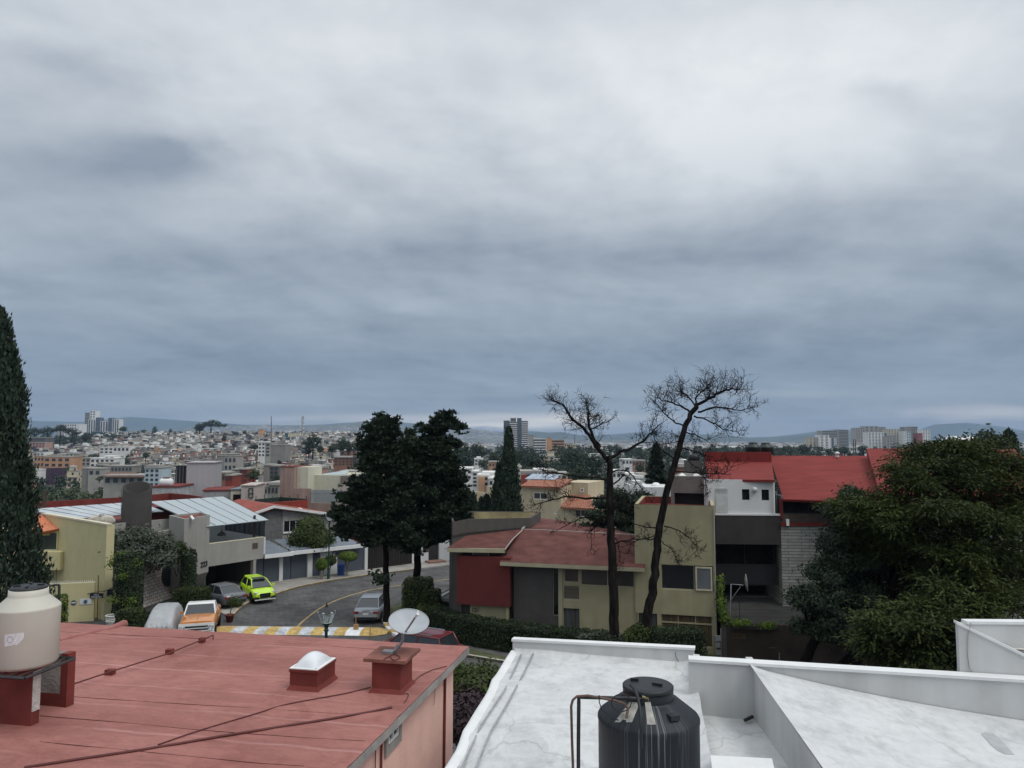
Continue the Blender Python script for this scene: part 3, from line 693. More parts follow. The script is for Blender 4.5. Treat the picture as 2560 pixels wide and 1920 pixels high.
for j in range(nr+1):
    for i in range(ns):
        w_=2*PI*i/ns; r=j/nr; p=dc+major*(RA*r*math.cos(w_))+minor*(RBm*r*math.sin(w_))+nrm*(.065*(r*r-1)); V.append(tuple(p))
for j in range(nr):
    for i in range(ns):a_=j*ns+i; b_=j*ns+(i+1)%ns; F.append((a_,b_,b_+ns,a_+ns))
V2=[tuple(Vector(v)-nrm*.012)for v in V]
mb=MB(); mb.add(V,F,0,True); mb.add(V2,[f[::-1]for f in F],0,True)
rim=[V[nr*ns+i]for i in range(ns)]; mb.tube(rim+[rim[0]],.009,6,0,False)
mb.build('reflector',mat('dish_grey',(.37,.39,.41),rough=.55,var=.06,scale=5,dirt=.15),dish)
la,lb=py(1011,1584,Yd-.12),py(1039,1542,Yd-.42)
arm=MB(); arm.tube([la,lb],.018,8); arm.build('feed_arm',M_GALV,dish)
mb=MB(); e=(lb-la).normalized(); mb.tube([lb,lb+e*.06,lb+e*.10],[.022,.03,.026],10); mb.tube([lb+e*.08,lb+e*.1+Vector((0,.03,.05))],[.02,.028],8); mb.build('feed_horn',M_WHITE,dish)
# ---- rooftop pipes, blocks and cables on the red roof
M_CAB=mat('painted_cable',(.10,.028,.025),rough=.6,var=.2)
def roofline(pts,r,name,label,cat,lift=.02,m=M_CAB,z=ZR,seg=6):
    P=[pz(u,v,z)+Vector((0,0,lift))for u,v in pts]
    o=thing(name,tuple(P[len(P)//2]),label,cat)
    MB().tube(P,r,seg).build('line',m,o); return o
def wire(pts,r,name,label,cat,lift=.015,m=M_CAB,z=ZR):
    P=[pz(u,v,z)+Vector((0,0,lift))for u,v in pts]
    # smooth
    Q=[]
    for i in range(len(P)-1):
        for k in range(6):
            t=k/6; p0,p1,p2,p3=P[max(i-1,0)],P[i],P[i+1],P[min(i+2,len(P)-1)]
            Q.append(.5*((2*p1)+(p2-p0)*t+(2*p0-5*p1+4*p2-p3)*t*t+(3*p1-p0-3*p2+p3)*t**3))
    Q.append(P[-1]); o=MB().tube(Q,r,6).build(name,m,loc=tuple(P[0])); tag(o,label,cat); return o
P=[pz(u,v,ZR+.12)for u,v in((180,1711),(280,1678),(420,1634),(533,1588))]
gp=thing('gas_pipe',(P[1].x,P[1].y,ZR),'thin red painted gas pipe running across the red roof on three small blocks','pipe')
MB().tube(P+[P[-1]+Vector((0,0,-.1))],.014,6).build('pipe',M_CAB,gp)
for u,v,s in((275,1687,.16),(424,1635,.14),(505,1606,.11)):
    p=pz(u,v,ZR); mb=MB(); mb.box((p.x,p.y,ZR+.045),(s,.12,.12),aR+.1); mb.build('support_block',M_RED_D,gp)
wire([(60,1922),(200,1900),(380,1873),(560,1842),(780,1807),(900,1787),(980,1771)],.022,'roof_cable','thick dark cable crossing the front of the red roof to the side window','cable')
wire([(395,1864),(500,1828),(640,1786),(720,1762),(860,1736),(926,1720)],.010,'roof_cable','thin cable running from the thick cable to the foot of the dish chimney','cable')
wire([(1003,1738),(1020,1737),(1018,1748),(1010,1758)],.008,'roof_cable','short loop of cable at the front corner of the dish chimney','cable')
wire([(1028,1712),(1050,1692),(1080,1677),(1117,1667)],.008,'roof_cable','curling cable from the chimney to the eave above the salmon wall','cable')
wire([(960,1650),(985,1638),(1000,1646),(985,1652),(975,1644)],.008,'cable_coil','loose coil of cable on the chimney slab below the dish','cable',z=CH+.06)
for pth in(((179,1742),(400,1757),(640,1771),(800,1782),(952,1791)),((100,1790),(300,1806),(480,1824),(640,1836),(780,1846),(912,1853)),((100,1855),(300,1874),(480,1892),(640,1908),(760,1916)),((150,1580),(400,1592),(640,1603),(1000,1628))):
    MB().tube([pz(u,v,ZR)+Vector((0,0,.004))for u,v in pth],.005,4).build('felt_seam',M_CAB,pink)
# ================================================================ cream water tank on its stand at the left
TY=12.3; tc0=py(62,1690,TY); tcen=Vector((tc0.x,TY,0)); ZT=py(62,1681,TY-.45).z
tank=thing('water_tank',(tcen.x,tcen.y,ZT),'cream plastic water tank with black lid on the red roof at the left','water tank')
M_CREAM=mat('cream_plastic',(.55,.53,.455),rough=.55,var=.06,scale=1.5,dirt=.15,spec=.4)
R_=.468
MB().lathe([(.0,0),(R_*.93,0),(R_,.05),(R_,.89),(R_*1.004,.905),(R_*.985,.925),(R_*.62,1.085),(.285,1.105),(.28,1.195),(.26,1.20),(0,1.20)],(tcen.x,tcen.y,ZT),64).build('tank_body',M_CREAM,tank)
lid=MB(); lid.lathe([(.27,1.202),(.27,1.215),(.25,1.24),(.0,1.245)],(tcen.x,tcen.y,ZT),48)
for a_ in range(4):w_=a_*PI/2+.4; lid.box((tcen.x+.17*math.cos(w_),tcen.y+.17*math.sin(w_),ZT+1.256),(.10,.035,.02),w_)
lid.build('lid',mat('black_plastic',(.014,.016,.019),rough=.5,var=.2,spec=.4),tank)
def tank_pt(u,v,rr=R_+.003):
    r=ray(u,v); o=Vector((0,0)); dx,dy=r.x,r.y; fx,fy=-tcen.x,-tcen.y
    a_=dx*dx+dy*dy; b_=2*(fx*dx+fy*dy); c_=fx*fx+fy*fy-rr*rr; k=(-b_-math.sqrt(max(0,b_*b_-4*a_*c_)))/(2*a_); return Vector((r.x*k,r.y*k,HC+r.z*k))
lab=[(11,1587),(24,1584),(36,1583),(48,1582),(60,1581),(60,1595),(54,1603),(48,1608),(36,1612),(24,1615),(12,1617)]
top=[tank_pt(11+49*i/8,1587-6*i/8)for i in range(9)]; bot=[tank_pt(11+49*i/8,[1617,1616,1615,1614,1612,1613,1608,1602,1595][i])for i in range(9)]
mb=MB()
for i in range(8):mb.face([bot[i],bot[i+1],top[i+1],top[i]])
mb.build('torn_label',mat('torn_paper',(.62,.61,.62),var=.12,scale=25,rough=.9),tank)
mk=MB()
ring=[tank_pt(26+7.5*math.cos(i/12*2*PI),1598+7.5*math.sin(i/12*2*PI),R_+.006)for i in range(13)]; mk.tube(ring,.0035,4)
mk.build('label_emblem',mat('faded_grey_ink',(.42,.42,.45),var=.2),tank)
mb=MB(); mb.tube([py(100,1475,TY+.1),py(120,1466,TY+.3),py(137,1462,TY+.45)],.018,6); mb.tube([py(148,1462,TY+.5),py(147,1560,TY+.5),py(144,1652,TY+.5)],.022,8); mb.tube([py(137,1462,TY+.45),py(148,1462,TY+.5)],.02,6)
tag(mb.build('water_pipe',M_BLKM,loc=tuple(py(148,1652,TY+.5))),'dark upright water pipe rising beside the cream tank','pipe')
# stand
st=thing('tank_stand',(tcen.x,tcen.y,ZR),'black steel frame on red and grey masonry piers under the cream tank','stand')
zf=ZT-.02
fr=[pz(187,1645,zf),pz(143,1643,zf),pz(-60,1660,zf),pz(-90,1700,zf),pz(62,1697,zf)]
f0=pz(187,1646,zf); f1=pz(62,1696,zf); f2=pz(144,1643,zf)
back=f2-f0; left=f1-f0
mb=MB(); Pq=[f0,f1,f1+(f2-f0).normalized()*1.25,f0+(f2-f0).normalized()*1.25]
e1=(f1-f0); e2=Vector((-1.0,.18,0)).normalized()*1.35
C4=[f0,f1,f1+e2,f0+e2]
for i in range(4):mb.tube([C4[i],C4[(i+1)%4]],.028,4,0,True,False)
for i in range(1,8):mb.tube([C4[0].lerp(C4[3],i/8),C4[1].lerp(C4[2],i/8)],.014,4,0,True,False)
mb.build('steel_frame',M_BLKM,st)
M_PIER=mat('bare_cement',(.27,.26,.24),rough=.95,var=.3,scale=3,dirt=.6,bump=.5,bscale=18)
def pier(u_l,u_r,vtop,vbot,side,name,arch=True):
    b0=pz(u_l,vbot,ZR); b1=pz(u_r,vbot-2,ZR); wv=(b1-b0); zt=zf-.04
    return b0,b1
# near pier: red faces with a pale edge; arch cut on its left
b0=pz(76,1816,ZR); b1=pz(93,1808,ZR)
fn=Fac((b0.x-1.2*math.cos(aR),b0.y-1.2*math.sin(aR)),aR)
mb=MB(); zt=zf-.035
prof=[(-.2,ZR-.03),(1.2,ZR-.03),(1.2,zt)]+[(1.2-.42-.0*k,zt)if k==0 else(.78-.42*math.sin(k/6*PI/2),zt-.42*(1-math.cos(k/6*PI/2)))for k in range(7)]+[(-.2,zt-.42)]
fn.poly(mb,prof,0,-.16); mb.build('pier',M_RED_D,st)
mb=MB(); fn.box(mb,1.202,1.212,ZR+.22,zt-.01,-.155,-.005); mb.build('plaster_edge',mat('pale_plaster',(.52,.50,.46),var=.2,scale=10,bump=.6,bscale=30),st)
b2=pz(165,1769,ZR); ff=Fac((b2.x-1.0*math.cos(aR),b2.y-1.0*math.sin(aR)),aR)
mb=MB(); prof=[(-.6,ZR-.03),(1.0,ZR-.03),(1.0,zt),(.78,zt)]+[(.76-.46*math.sin(k/6*PI/2),zt-.40*(1-math.cos(k/6*PI/2)))for k in range(1,7)]+[(-.6,zt-.40)]
ff.poly(mb,prof,0,-.16); mb.build('pier',M_PIER,st)
mb=MB(); ff.box(mb,.87,1.005,ZR-.02,zt+.004,-.165,.006); ff.box(mb,-.6,.87,ZR-.02,ZR+.22,-.165,.006); mb.build('painted_band',M_RED_D,st)
# ================================================================ white house roof at the right
ZW=7.7
def wroof():
    m=bpy.data.materials.new('white_roof_coating'); m.use_nodes=True; N=m.node_tree.nodes; L=m.node_tree.links; p=N['Principled BSDF']; p.inputs['Roughness'].default_value=.75
    tc=N.new('ShaderNodeTexCoord')
    def noise(sc,det,stretch=(1,1,1),rough=.6,dist=0):
        mp=N.new('ShaderNodeMapping'); mp.inputs['Scale'].default_value=stretch; L.new(tc.outputs['Object'],mp.inputs[0])
        n=N.new('ShaderNodeTexNoise'); n.inputs['Scale'].default_value=sc; n.inputs['Detail'].default_value=det; n.inputs['Roughness'].default_value=rough; n.inputs['Distortion'].default_value=dist; L.new(mp.outputs[0],n.inputs['Vector']); return n.outputs[0]
    def ramp(f,a,b,ca,cb_):
        r=N.new('ShaderNodeValToRGB'); e=r.color_ramp.elements; e[0].position=a; e[1].position=b; e[0].color=ca; e[1].color=cb_; L.new(f,r.inputs[0]); return r.outputs[0]
    def mul(a,b,f):
        x=N.new('ShaderNodeMix'); x.data_type='RGBA'; x.blend_type='MULTIPLY'; x.inputs[0].default_value=f; L.new(a,x.inputs[6]); L.new(b,x.inputs[7]); return x.outputs[2]
    a=ramp(noise(.7,8),.3,.7,(.50,.51,.51,1),(.60,.605,.60,1))
    a=mul(a,ramp(noise(1.3,10,(1,1,1),.72,.4),.32,.52,(.66,.67,.67,1),(1,1,1,1)),.8)
    a=mul(a,ramp(noise(9,6),.3,.5,(.86,.86,.85,1),(1,1,1,1)),.5)
    a=mul(a,ramp(noise(2.0,7,(2.4,2.4,.25),.6),.34,.55,(.78,.78,.77,1),(1,1,1,1)),.45)
    v=N.new('ShaderNodeTexVoronoi'); v.feature='DISTANCE_TO_EDGE'; v.inputs['Scale'].default_value=.33
    mp=N.new('ShaderNodeMapping'); ns=N.new('ShaderNodeTexNoise'); ns.inputs['Scale'].default_value=2.2; ns.inputs['Detail'].default_value=5; L.new(tc.outputs['Object'],ns.inputs['Vector'])
    ad=N.new('ShaderNodeMix'); ad.data_type='RGBA'; ad.blend_type='ADD'; ad.inputs[0].default_value=.5; L.new(tc.outputs['Object'],ad.inputs[6]); L.new(ns.outputs['Color'],ad.inputs[7]); L.new(ad.outputs[2],v.inputs['Vector'])
    a=mul(a,ramp(v.outputs['Distance'],.0,.006,(.55,.55,.55,1),(1,1,1,1)),.55)
    L.new(a,p.inputs['Base Color'])
    b=N.new('ShaderNodeBump'); b.inputs['Strength'].default_value=.35; b.inputs['Distance'].default_value=.05; L.new(noise(3.5,6),b.inputs['Height']); L.new(b.outputs[0],p.inputs['Normal'])
    return m
M_WR=wroof()
M_WTOP=mat('bright_white_coating',(.68,.685,.68),rough=.7,var=.05,scale=3,dirt=.12,bump=.3,bscale=9)
M_WST=mat('white_wall_paint',(.54,.545,.54),rough=.85,var=.07,scale=1.5,streak=.35,dirt=.2)
wh=thing('white_house',(2.2,10,0),'near house with white coated roof slabs and parapets in the right foreground','house')
a0=pz(1287,1632,ZW); a1=pz(1733,1670,ZW); e0=pz(1109,1920,ZW)
uW=Vector((a1.x-a0.x,a1.y-a0.y)).normalized(); vW=Vector((uW.y,-uW.x))  # right, towards us
if vW.y>0:vW=-vW
LEp=Vector((e0.x-a0.x,e0.y-a0.y)); 
o2=Vector((a0.x,a0.y)); Wd=Vector((a1.x-a0.x,a1.y-a0.y)).length
eL=LEp.normalized()
def WP(a,b):q=o2+uW*a+eL*b; return(q.x,q.y)
# main slab: a gently tilted sheet with two rounded steps running left-right
mb=MB(); V=[]; F=[]; nx,ny=40,120; LB=13.0
lx0=0.0
def zmain(a,b):
    z=ZW+.035*mnoise.noise(Vector((a*.8,b*.8,3)))
    for sb,h in((2.05,.07),(4.35,.12)):  # steps down towards us
        t=(b-sb+.10*math.sin(a*.9))/.16; z+=-h*(1/(1+math.exp(-max(-30,min(30,t*3)))))+.045*math.exp(-t*t*.6)
    # cove against the parapet
    if b<.22:z+=.10*(1-b/.22)**2
    if a>Wd-.35:z+=.08*(1-(Wd-a)/.35)**2
    return z
for j in range(ny+1):
    for i in range(nx+1):
        b=LB*(j/ny)**1.0; a=lx0+(Wd-lx0)*i/nx; x,y=WP(a,b); V.append((x,y,zmain(a,b)))
for j in range(ny):
    for i in range(nx):k=j*(nx+1)+i; F.append((k,k+nx+1,k+nx+2,k+1))
mb.add(V,F,0,True); mb.build('roof',M_WR,wh)
# rounded raised rim along the left edge
mb=MB()
rimw=.17
pts=[]
for j in range(60):
    b=LB*j/59; pts.append(b)
V=[]; F=[]
prof=[(-.10,-.35),(-.10,.0),(-.085,.03),(-.04,.04),(.02,.03),(.07,.0)]
for b in pts:
    zo=zmain(.1,max(b,.3))
    for a,h in prof:x,y=WP(a,b); V.append((x,y,(zo+h)if h>-.3 else ZW-.9))
n=len(prof)
for j in range(len(pts)-1):
    for i in range(n-1):k=j*n+i; F.append((k,k+n,k+n+1,k+1))
mb.add(V,F,0,True); mb.build('roof_edge',M_WTOP,wh)
# body walls
mb=MB(); mb.prism([WP(-.12,.02),WP(Wd+14,.02),WP(Wd+14,14),WP(-.12,14)],0,ZW-.55); mb.build('wall',M_WST,wh)
# parapet on the far side: left length (tall) and right length (lower, deeper)
zt1=py(1290,1592,a0.y+.12).z
mb=MB()
pf=Fac(WP(-.05,0),math.atan2(uW.y,uW.x))
def vtop(u,v,t,n_=0):return pf.tz(u,v,n_)[1]
zl=pf.tz(1291,1604)[1]; zr_=pf.tz(1732,1625)[1]; tR=pf.tz(1735,1640)[0]
pf.poly(mb,[(0,ZW-.6),(tR,ZW-.6),(tR,zr_),(0,zl)],0,-.15); mb.build('parapet',M_WST,wh)
mb=MB(); pf.poly(mb,[(-.02,zl+.002),(tR+.02,zr_+.002),(tR+.02,zr_+.045),(-.02,zl+.05)],.02,-.17); mb.build('coping',M_WTOP,wh)
# crack
ck=MB(); cp=[(1688,1630),(1690,1643),(1695,1651),(1697,1660),(1704,1667)]
ck.tube([pf.pt(*pf.tz(u,v,.004),.004)for u,v in cp],.005,4); ck.build('crack',mat('dark_crack',(.12,.12,.12)),wh)
# right part: parapet continuing at a lower top line, further out, and the recess in front of it
rp0=pz(1739,1652,ZW+.62); rp1=pz(2560,1700,ZW+.62)
rf=Fac.two((rp0.x,rp0.y),(rp1.x,rp1.y)); tL=rf.tz(2620,1700)[0]
zA=rf.tz(1739,1655)[1]; zB=rf.tz(2560,1706)[1]; tB=rf.tz(2560,1706)[0]; zBB=zA+(zB-zA)*tL/tB
mb=MB(); rf.poly(mb,[(-.12,ZW-.9),(tL,ZW-.9),(tL,zBB),(-.12,zA)],0,-.2); mb.build('parapet',M_WST,wh)
mb=MB(); rf.poly(mb,[(-.12,zA+.002),(tL,zBB+.002),(tL,zBB+.05),(-.12,zA+.05)],.03,-.22); mb.build('coping',M_WTOP,wh)
# short return wall between the two parapets
mb=MB(); q0=pf.pt(tR,0); q1=rf.pt(0,0); mb.prism([(q0.x-.02,q0.y),(q0.x+.10,q0.y-.05),(q1.x+.12,q1.y+.02),(q1.x,q1.y+.02)],ZW-.3,ZW+.28); mb.build('return_wall',M_WST,wh)
# lower recess floor right of the main slab
zf_=ZW-.32
fl=[pz(1731,1690,zf_),pz(1740,1745,zf_),pz(1755,1925,zf_),pz(2000,1925,zf_),pz(1866,1768,zf_),pz(1742,1735,zf_)]
fl=[pz(1700,1700,zf_),pz(1690,1940,zf_),pz(1990,1940,zf_),pz(1900,1700,zf_)]
mb=MB(); V=[]; F=[]
for j in range(25):
    for i in range(17):
        t,s_=i/16,j/24; l=fl[0].lerp(fl[1],s_); r=fl[3].lerp(fl[2],s_); p=l.lerp(r,t); V.append((p.x,p.y,zf_+.03*mnoise.noise(p*1.4)))
for j in range(24):
    for i in range(16):k=j*17+i; F.append((k,k+17,k+18,k+1))
mb.add(V,F,0,True); mb.build('lower_roof',M_WR,wh)
# dividing wall running towards us on the right of the recess, carrying the big tilted slab
w0=rf.pt(rf.tz(1862,1660)[0],0); wv0=Vector((w0.x,w0.y,0))
b_far=pz(1866,1768,zf_); b_near=pz(1975,1925,zf_)
t_far=pz(1875,1662,ZW+.62); t_near=pz(1978,1925,ZW+.42)
dw0=Vector((b_far.x,b_far.y)); 
# wall: plan line from the parapet towards the camera
zs_far=py(1885,1662,b_far.y).z; zs_near=py(1975,1925,b_near.y).z
S0=py(1872,1660,b_far.y+.02); 
dirw=Vector((b_near.x-b_far.x,b_near.y-b_far.y)).normalized(); farp=Vector((b_far.x,b_far.y)); nearp=farp+dirw*9
fdw=Fac((farp.x,farp.y),math.atan2(dirw.y,dirw.x))  # faces left... normal checked below
lft=Vector((-1,0))
nW=fdw.n if fdw.n.dot(lft)>0 else-fdw.n
def topz(k,u0=1878,v0=1664,u1=1979,v1=1925):
    return None
tz0=fdw.tz(1870,1662); tz1=fdw.tz(1968,1830)
zt0=ZW+.60; 
slope=-.07
ln=9.0
mb=MB(); q0=fdw.pt(0,0); 
mb.add([(farp.x,farp.y,zf_-.3),(nearp.x,nearp.y,zf_-.3),(nearp.x,nearp.y,zt0+slope*ln-.02),(farp.x,farp.y,zt0-.02)]+[(farp.x-nW.x*.12,farp.y-nW.y*.12,zf_-.3),(nearp.x-nW.x*.12,nearp.y-nW.y*.12,zf_-.3),(nearp.x-nW.x*.12,nearp.y-nW.y*.12,zt0+slope*ln-.02),(farp.x-nW.x*.12,farp.y-nW.y*.12,zt0-.02)],
       [(0,1,2,3),(7,6,5,4),(0,4,5,1),(3,2,6,7),(0,3,7,4),(1,5,6,2)]); mb.build('dividing_wall',M_WST,wh)
# big tilted slab: high along the dividing wall, falling to the right
V=[]; F=[]; nx,ny=60,60
R0=rf.pt(tL,0,.02)
Lf=farp-nW*.02; dr_=Vector((math.cos(rf.a),math.sin(rf.a)))
i0=rf.pt(rf.tz(1872,1660)[0],0,.015)
for j in range(ny+1):
    for i in range(nx+1):
        s_=j/ny; t=i/nx
        base=Vector((i0.x,i0.y))*(1-s_)+Vector((nearp.x-nW.x*.0,nearp.y))*s_
        p=base+dr_*(t*9.0)
        drop=.85*(1-math.exp(-t*9.0/4.2))*1.15
        z=zt0+slope*s_*ln-drop+.03*mnoise.noise(Vector((p.x*.6,p.y*.6,7)))
        z+=.05*math.exp(-(t*9/.12)**2)
        V.append((p.x,p.y,z))
for j in range(ny):
    for i in range(nx):k=j*(nx+1)+i; F.append((k,k+nx+1,k+nx+2,k+1))
MB().add(V,F,0,True).build('tilted_roof',M_WR,wh)
from mathutils.bvhtree import BVHTree
bvh=BVHTree.FromPolygons(V,F)
def decal(pix,name,m,parent,lift=.004):
    P=[]
    for u,v in pix:
        h_=bvh.ray_cast(Vector((0,0,HC)),ray(u,v).normalized())[0]
        if h_ is None:return
        P.append(h_+Vector((0,0,lift)))
    c=sum(P,Vector())/len(P); mb=MB(); mb.add([tuple(c+Vector((0,0,.006)))]+[tuple(p)for p in P],[(0,i+1,(i+1)%len(P)+1)for i in range(len(P))]); mb.build(name,m,parent)
decal([(2452,1834),(2466,1831),(2484,1834),(2508,1856),(2536,1887),(2512,1886),(2492,1876),(2476,1862)],'repair_patch',mat('grey_repair_cement',(.36,.37,.37),var=.1,scale=8),wh)
# small block at the bottom between tank and wall
mb=MB(); zb=ZW+.1
c=[pz(1776,1888,zb),pz(1930,1896,zb),pz(1945,1960,zb),pz(1786,1960,zb)]
mb.prism([(p.x,p.y)for p in c],zf_-.1,zb); mb.build('low_plinth',M_WTOP,wh)
# drain spout
p=pz(1868,1799,zf_+.05); MB().tube([p+Vector((-.05,-.03,0)),p+Vector((.12,.08,.02))],.03,10).build('drain',M_BLKM,wh)
# far right: the next terrace with its own parapet
ZT2=py(2414,1552,13.2).z
tr=thing('white_terrace',(10.5,13,0),'white walled terrace with sloping coping at the right edge of the foreground','terrace')
cA=pz(2413,1552,ZT2)
rfA=rf.pt(rf.tz(2414,1690)[0],0,-.25)
cA=Vector((rfA.x,rfA.y,0)); k_s=cA.y
ztt=py(2414,1553,k_s).z
cR=Vector((cA.x+5.5*dr_.x,cA.y+5.5*dr_.y)); cF=Vector((cA.x+2.9,cA.y-3.6)); 
bk=Vector((cA.x+.3,cA.y+.35))
mb=MB()
# wall going towards us to the right (seen inner-left face)
endp=pz(2575,1632,ztt); epv=Vector((endp.x,endp.y)); 
f2=Fac.two((cA.x,cA.y),(epv.x,epv.y)); ll=(epv-Vector((cA.x,cA.y))).length+2
tA_=rf.tz(2414,1690)[0]; t2_,z2_=rf.tz(2560,1640); t3_=t2_+.8; z3_=ztt+(z2_-ztt)*(t3_-tA_)/(t2_-tA_)
rf.poly(mb,[(tA_,ZW-.6),(t3_,ZW-.6),(t3_,z3_),(tA_,ztt-.05)],-.235,-.36)
fb=Fac.two((cA.x,cA.y),(cA.x+5,cA.y-.15)); fb.box(mb,.12,6,ZW-.6,ztt-.05,-.02,-.16); mb.build('parapet',M_WST,tr)
mb=MB(); rf.poly(mb,[(tA_-.02,ztt-.047),(t3_,z3_+.003),(t3_,z3_+.05),(tA_-.02,ztt)],-.215,-.38); fb.box(mb,.16,6,ztt-.05,ztt-.002,0,-.18); mb.build('coping',M_WTOP,tr)
mb=MB(); zq=ztt-.45; mb.face([tuple(rf.pt(tA_+.1,zq,-.37)),tuple(rf.pt(t3_+3,zq,-.37)),(cA.x+6,cA.y-.17,zq)]); mb.build('terrace_floor',mat('cream_floor',(.62,.60,.54),var=.1,scale=1,dirt=.4),tr)
cb=[rf.pt(*rf.tz(u,v,-.22),-.22)for u,v in((2427,1557),(2420,1590),(2419,1640),(2424,1672),(2432,1678))]
tag(MB().tube(cb,.007,5).build('hanging_cable',M_TRIM,loc=tuple(cb[0])),'thin grey cable hanging down the corner of the white terrace wall','cable')
# ---- conduits on the white roof
M_COND=mat('galvanised_conduit',(.42,.43,.44),rough=.4,metal=.7,var=.2,scale=8)
def conduit(pts,label):
    P=[]
    for u,v in pts:
        p=pz(u,v,ZW); 
        rel=Vector((p.x,p.y))-o2; b=rel.dot(eL); P.append(Vector((p.x,p.y,max(zmain(.3,max(b,0)),0)+.03)))
    tag(MB().tube(P,.017,8).build('conduit',M_COND,loc=tuple(P[0])),label,'conduit')
conduit([(1303,1642),(1290,1671),(1262,1722),(1203,1805),(1165,1870),(1140,1925)],'grey metal conduit lying nearest the left rim of the white roof')
conduit([(1333,1640),(1310,1687),(1270,1752),(1228,1822),(1196,1880),(1172,1925)],'second grey metal conduit on the white roof, right of the one by the rim')
# ================================================================ black water tank
BY=8.3
bt=py(1626,1450,BY); bcx=py(1621,1800,BY).x
RB=.542; ZBT=py(1621,1440+1215/3.456+4,BY-.1).z-1.06 # shoulder row
btk=thing('water_tank',(bcx,BY,ZBT),'black plastic water tank with white drip stains on the white roof','water tank')
def tankmat():
    m=bpy.data.materials.new('stained_black_plastic'); m.use_nodes=True; N=m.node_tree.nodes; L=m.node_tree.links; p=N['Principled BSDF']; p.inputs['Roughness'].default_value=.5; p.inputs['Specular IOR Level'].default_value=.22
    tc=N.new('ShaderNodeTexCoord'); sp=N.new('ShaderNodeSeparateXYZ'); L.new(tc.outputs['Object'],sp.inputs[0])
    def Mt(op,a,b=0.0):
        n=N.new('ShaderNodeMath'); n.operation=op
        for i,v in enumerate((a,b)):
            if hasattr(v,'node'):L.new(v,n.inputs[i])
            else:n.inputs[i].default_value=v
        return n.outputs[0]
    an=Mt('ARCTAN2',sp.outputs[1],sp.outputs[0]); cb=N.new('ShaderNodeCombineXYZ'); L.new(Mt('MULTIPLY',an,34.0),cb.inputs[0]); L.new(Mt('MULTIPLY',sp.outputs[2],.55),cb.inputs[1])
    n=N.new('ShaderNodeTexNoise'); n.inputs['Scale'].default_value=1; n.inputs['Detail'].default_value=5; n.inputs['Roughness'].default_value=.6; n.inputs['Distortion'].default_value=.4; L.new(cb.outputs[0],n.inputs['Vector'])
    r=N.new('ShaderNodeValToRGB'); e=r.color_ramp.elements; e[0].position=.56; e[1].position=.72; e[0].color=(0,0,0,1); e[1].color=(1,1,1,1); L.new(n.outputs[0],r.inputs[0])
    # stains sit on the side facing the inlet
    g=Mt('DIVIDE',Mt('ADD',an,PI/2+.06),.55); g=Mt('EXPONENT',Mt('MULTIPLY',Mt('MULTIPLY',g,g),-1)); 
    n2=N.new('ShaderNodeTexNoise'); n2.inputs['Scale'].default_value=3; n2.inputs['Detail'].default_value=6; L.new(tc.outputs['Object'],n2.inputs['Vector'])
    f=Mt('MULTIPLY',Mt('MULTIPLY',r.outputs[0],g),.75)
    mx=N.new('ShaderNodeMix'); mx.data_type='RGBA'; L.new(f,mx.inputs[0]); mx.inputs[6].default_value=(.013,.016,.021,1); mx.inputs[7].default_value=(.42,.43,.42,1)
    m2=N.new('ShaderNodeMix'); m2.data_type='RGBA'; m2.blend_type='ADD'; L.new(Mt('MULTIPLY',n2.outputs[0],.010),m2.inputs[0]); L.new(mx.outputs[2],m2.inputs[6]); m2.inputs[7].default_value=(1,.98,.92,1); L.new(m2.outputs[2],p.inputs['Base Color'])
    return m
M_BT=tankmat()
MB().lathe([(0,0),(RB,0),(RB,1.0),(RB*1.012,1.02),(RB*1.012,1.05),(RB*.985,1.075),(.33,1.235),(.275,1.245),(.275,1.25)],(bcx,BY,ZBT),72).build('tank_body',M_BT,btk)
M_BP=mat('black_plastic',(.02,.022,.026))
mb=MB(); mb.lathe([(.272,1.24),(.272,1.32),(.268,1.335),(.275,1.34),(.275,1.375),(.262,1.385),(.18,1.39),(0,1.395)],(bcx+.0,BY,ZBT),56); mb.box((bcx-.13,BY+.1,ZBT+1.405),(.09,.028,.025),-.2); mb.box((bcx+.09,BY-.06,ZBT+1.405),(.11,.028,.025),-.5)
mb.build('lid',M_BP,btk)
mb=MB(); mb.box((bcx+.19,BY-.38,ZBT+1.175),(.11,.09,.05),.4); mb.build('inlet_boss',M_BP,btk)
mb=MB(); pp=[py(1604,1762,BY-.42),py(1597,1772,BY-.44),py(1588,1790,BY-.47)]
for(ua,ub,uc,ud,va,vb)in((1574,1600,1536,1580,1756,1806),(1612,1626,1618,1640,1756,1812)):
    pts=[]
    for u,v in((ua,va),(ub,va),(ud,vb),(uc,vb)):
        # on the cone surface
        lo,hi=BY-.6,BY
        for _ in range(30):
            mid=(lo+hi)/2; p=py(u,v,mid); rr=math.hypot(p.x-bcx,p.y-BY); zc=ZBT+(1.075+(RB*.985-rr)/(RB*.985-.33)*.16)
            if p.z>zc:lo=mid
            else:hi=mid
        p=py(u,v,lo); pts.append(p+Vector((0,-.004,.004)))
    mb.face(pts)
mb.build('limescale_stain',mat('limescale',(.33,.32,.29),var=.35,scale=14,rough=.9),btk)
pw=thing('water_pipe',tuple(py(1448,1920,BY-.2)),'black pipes rising from the white roof and bending into the black tank','pipe')
Yp=BY-.25
MB().tube([py(1446,1960,Yp),py(1446,1860,Yp),py(1447,1756,Yp),py(1447,1744,Yp),py(1453,1743,Yp),py(1540,1745,Yp+.0),py(1614,1747,Yp+.02)],[.02]*7,8).build('riser',M_BLKM,pw)
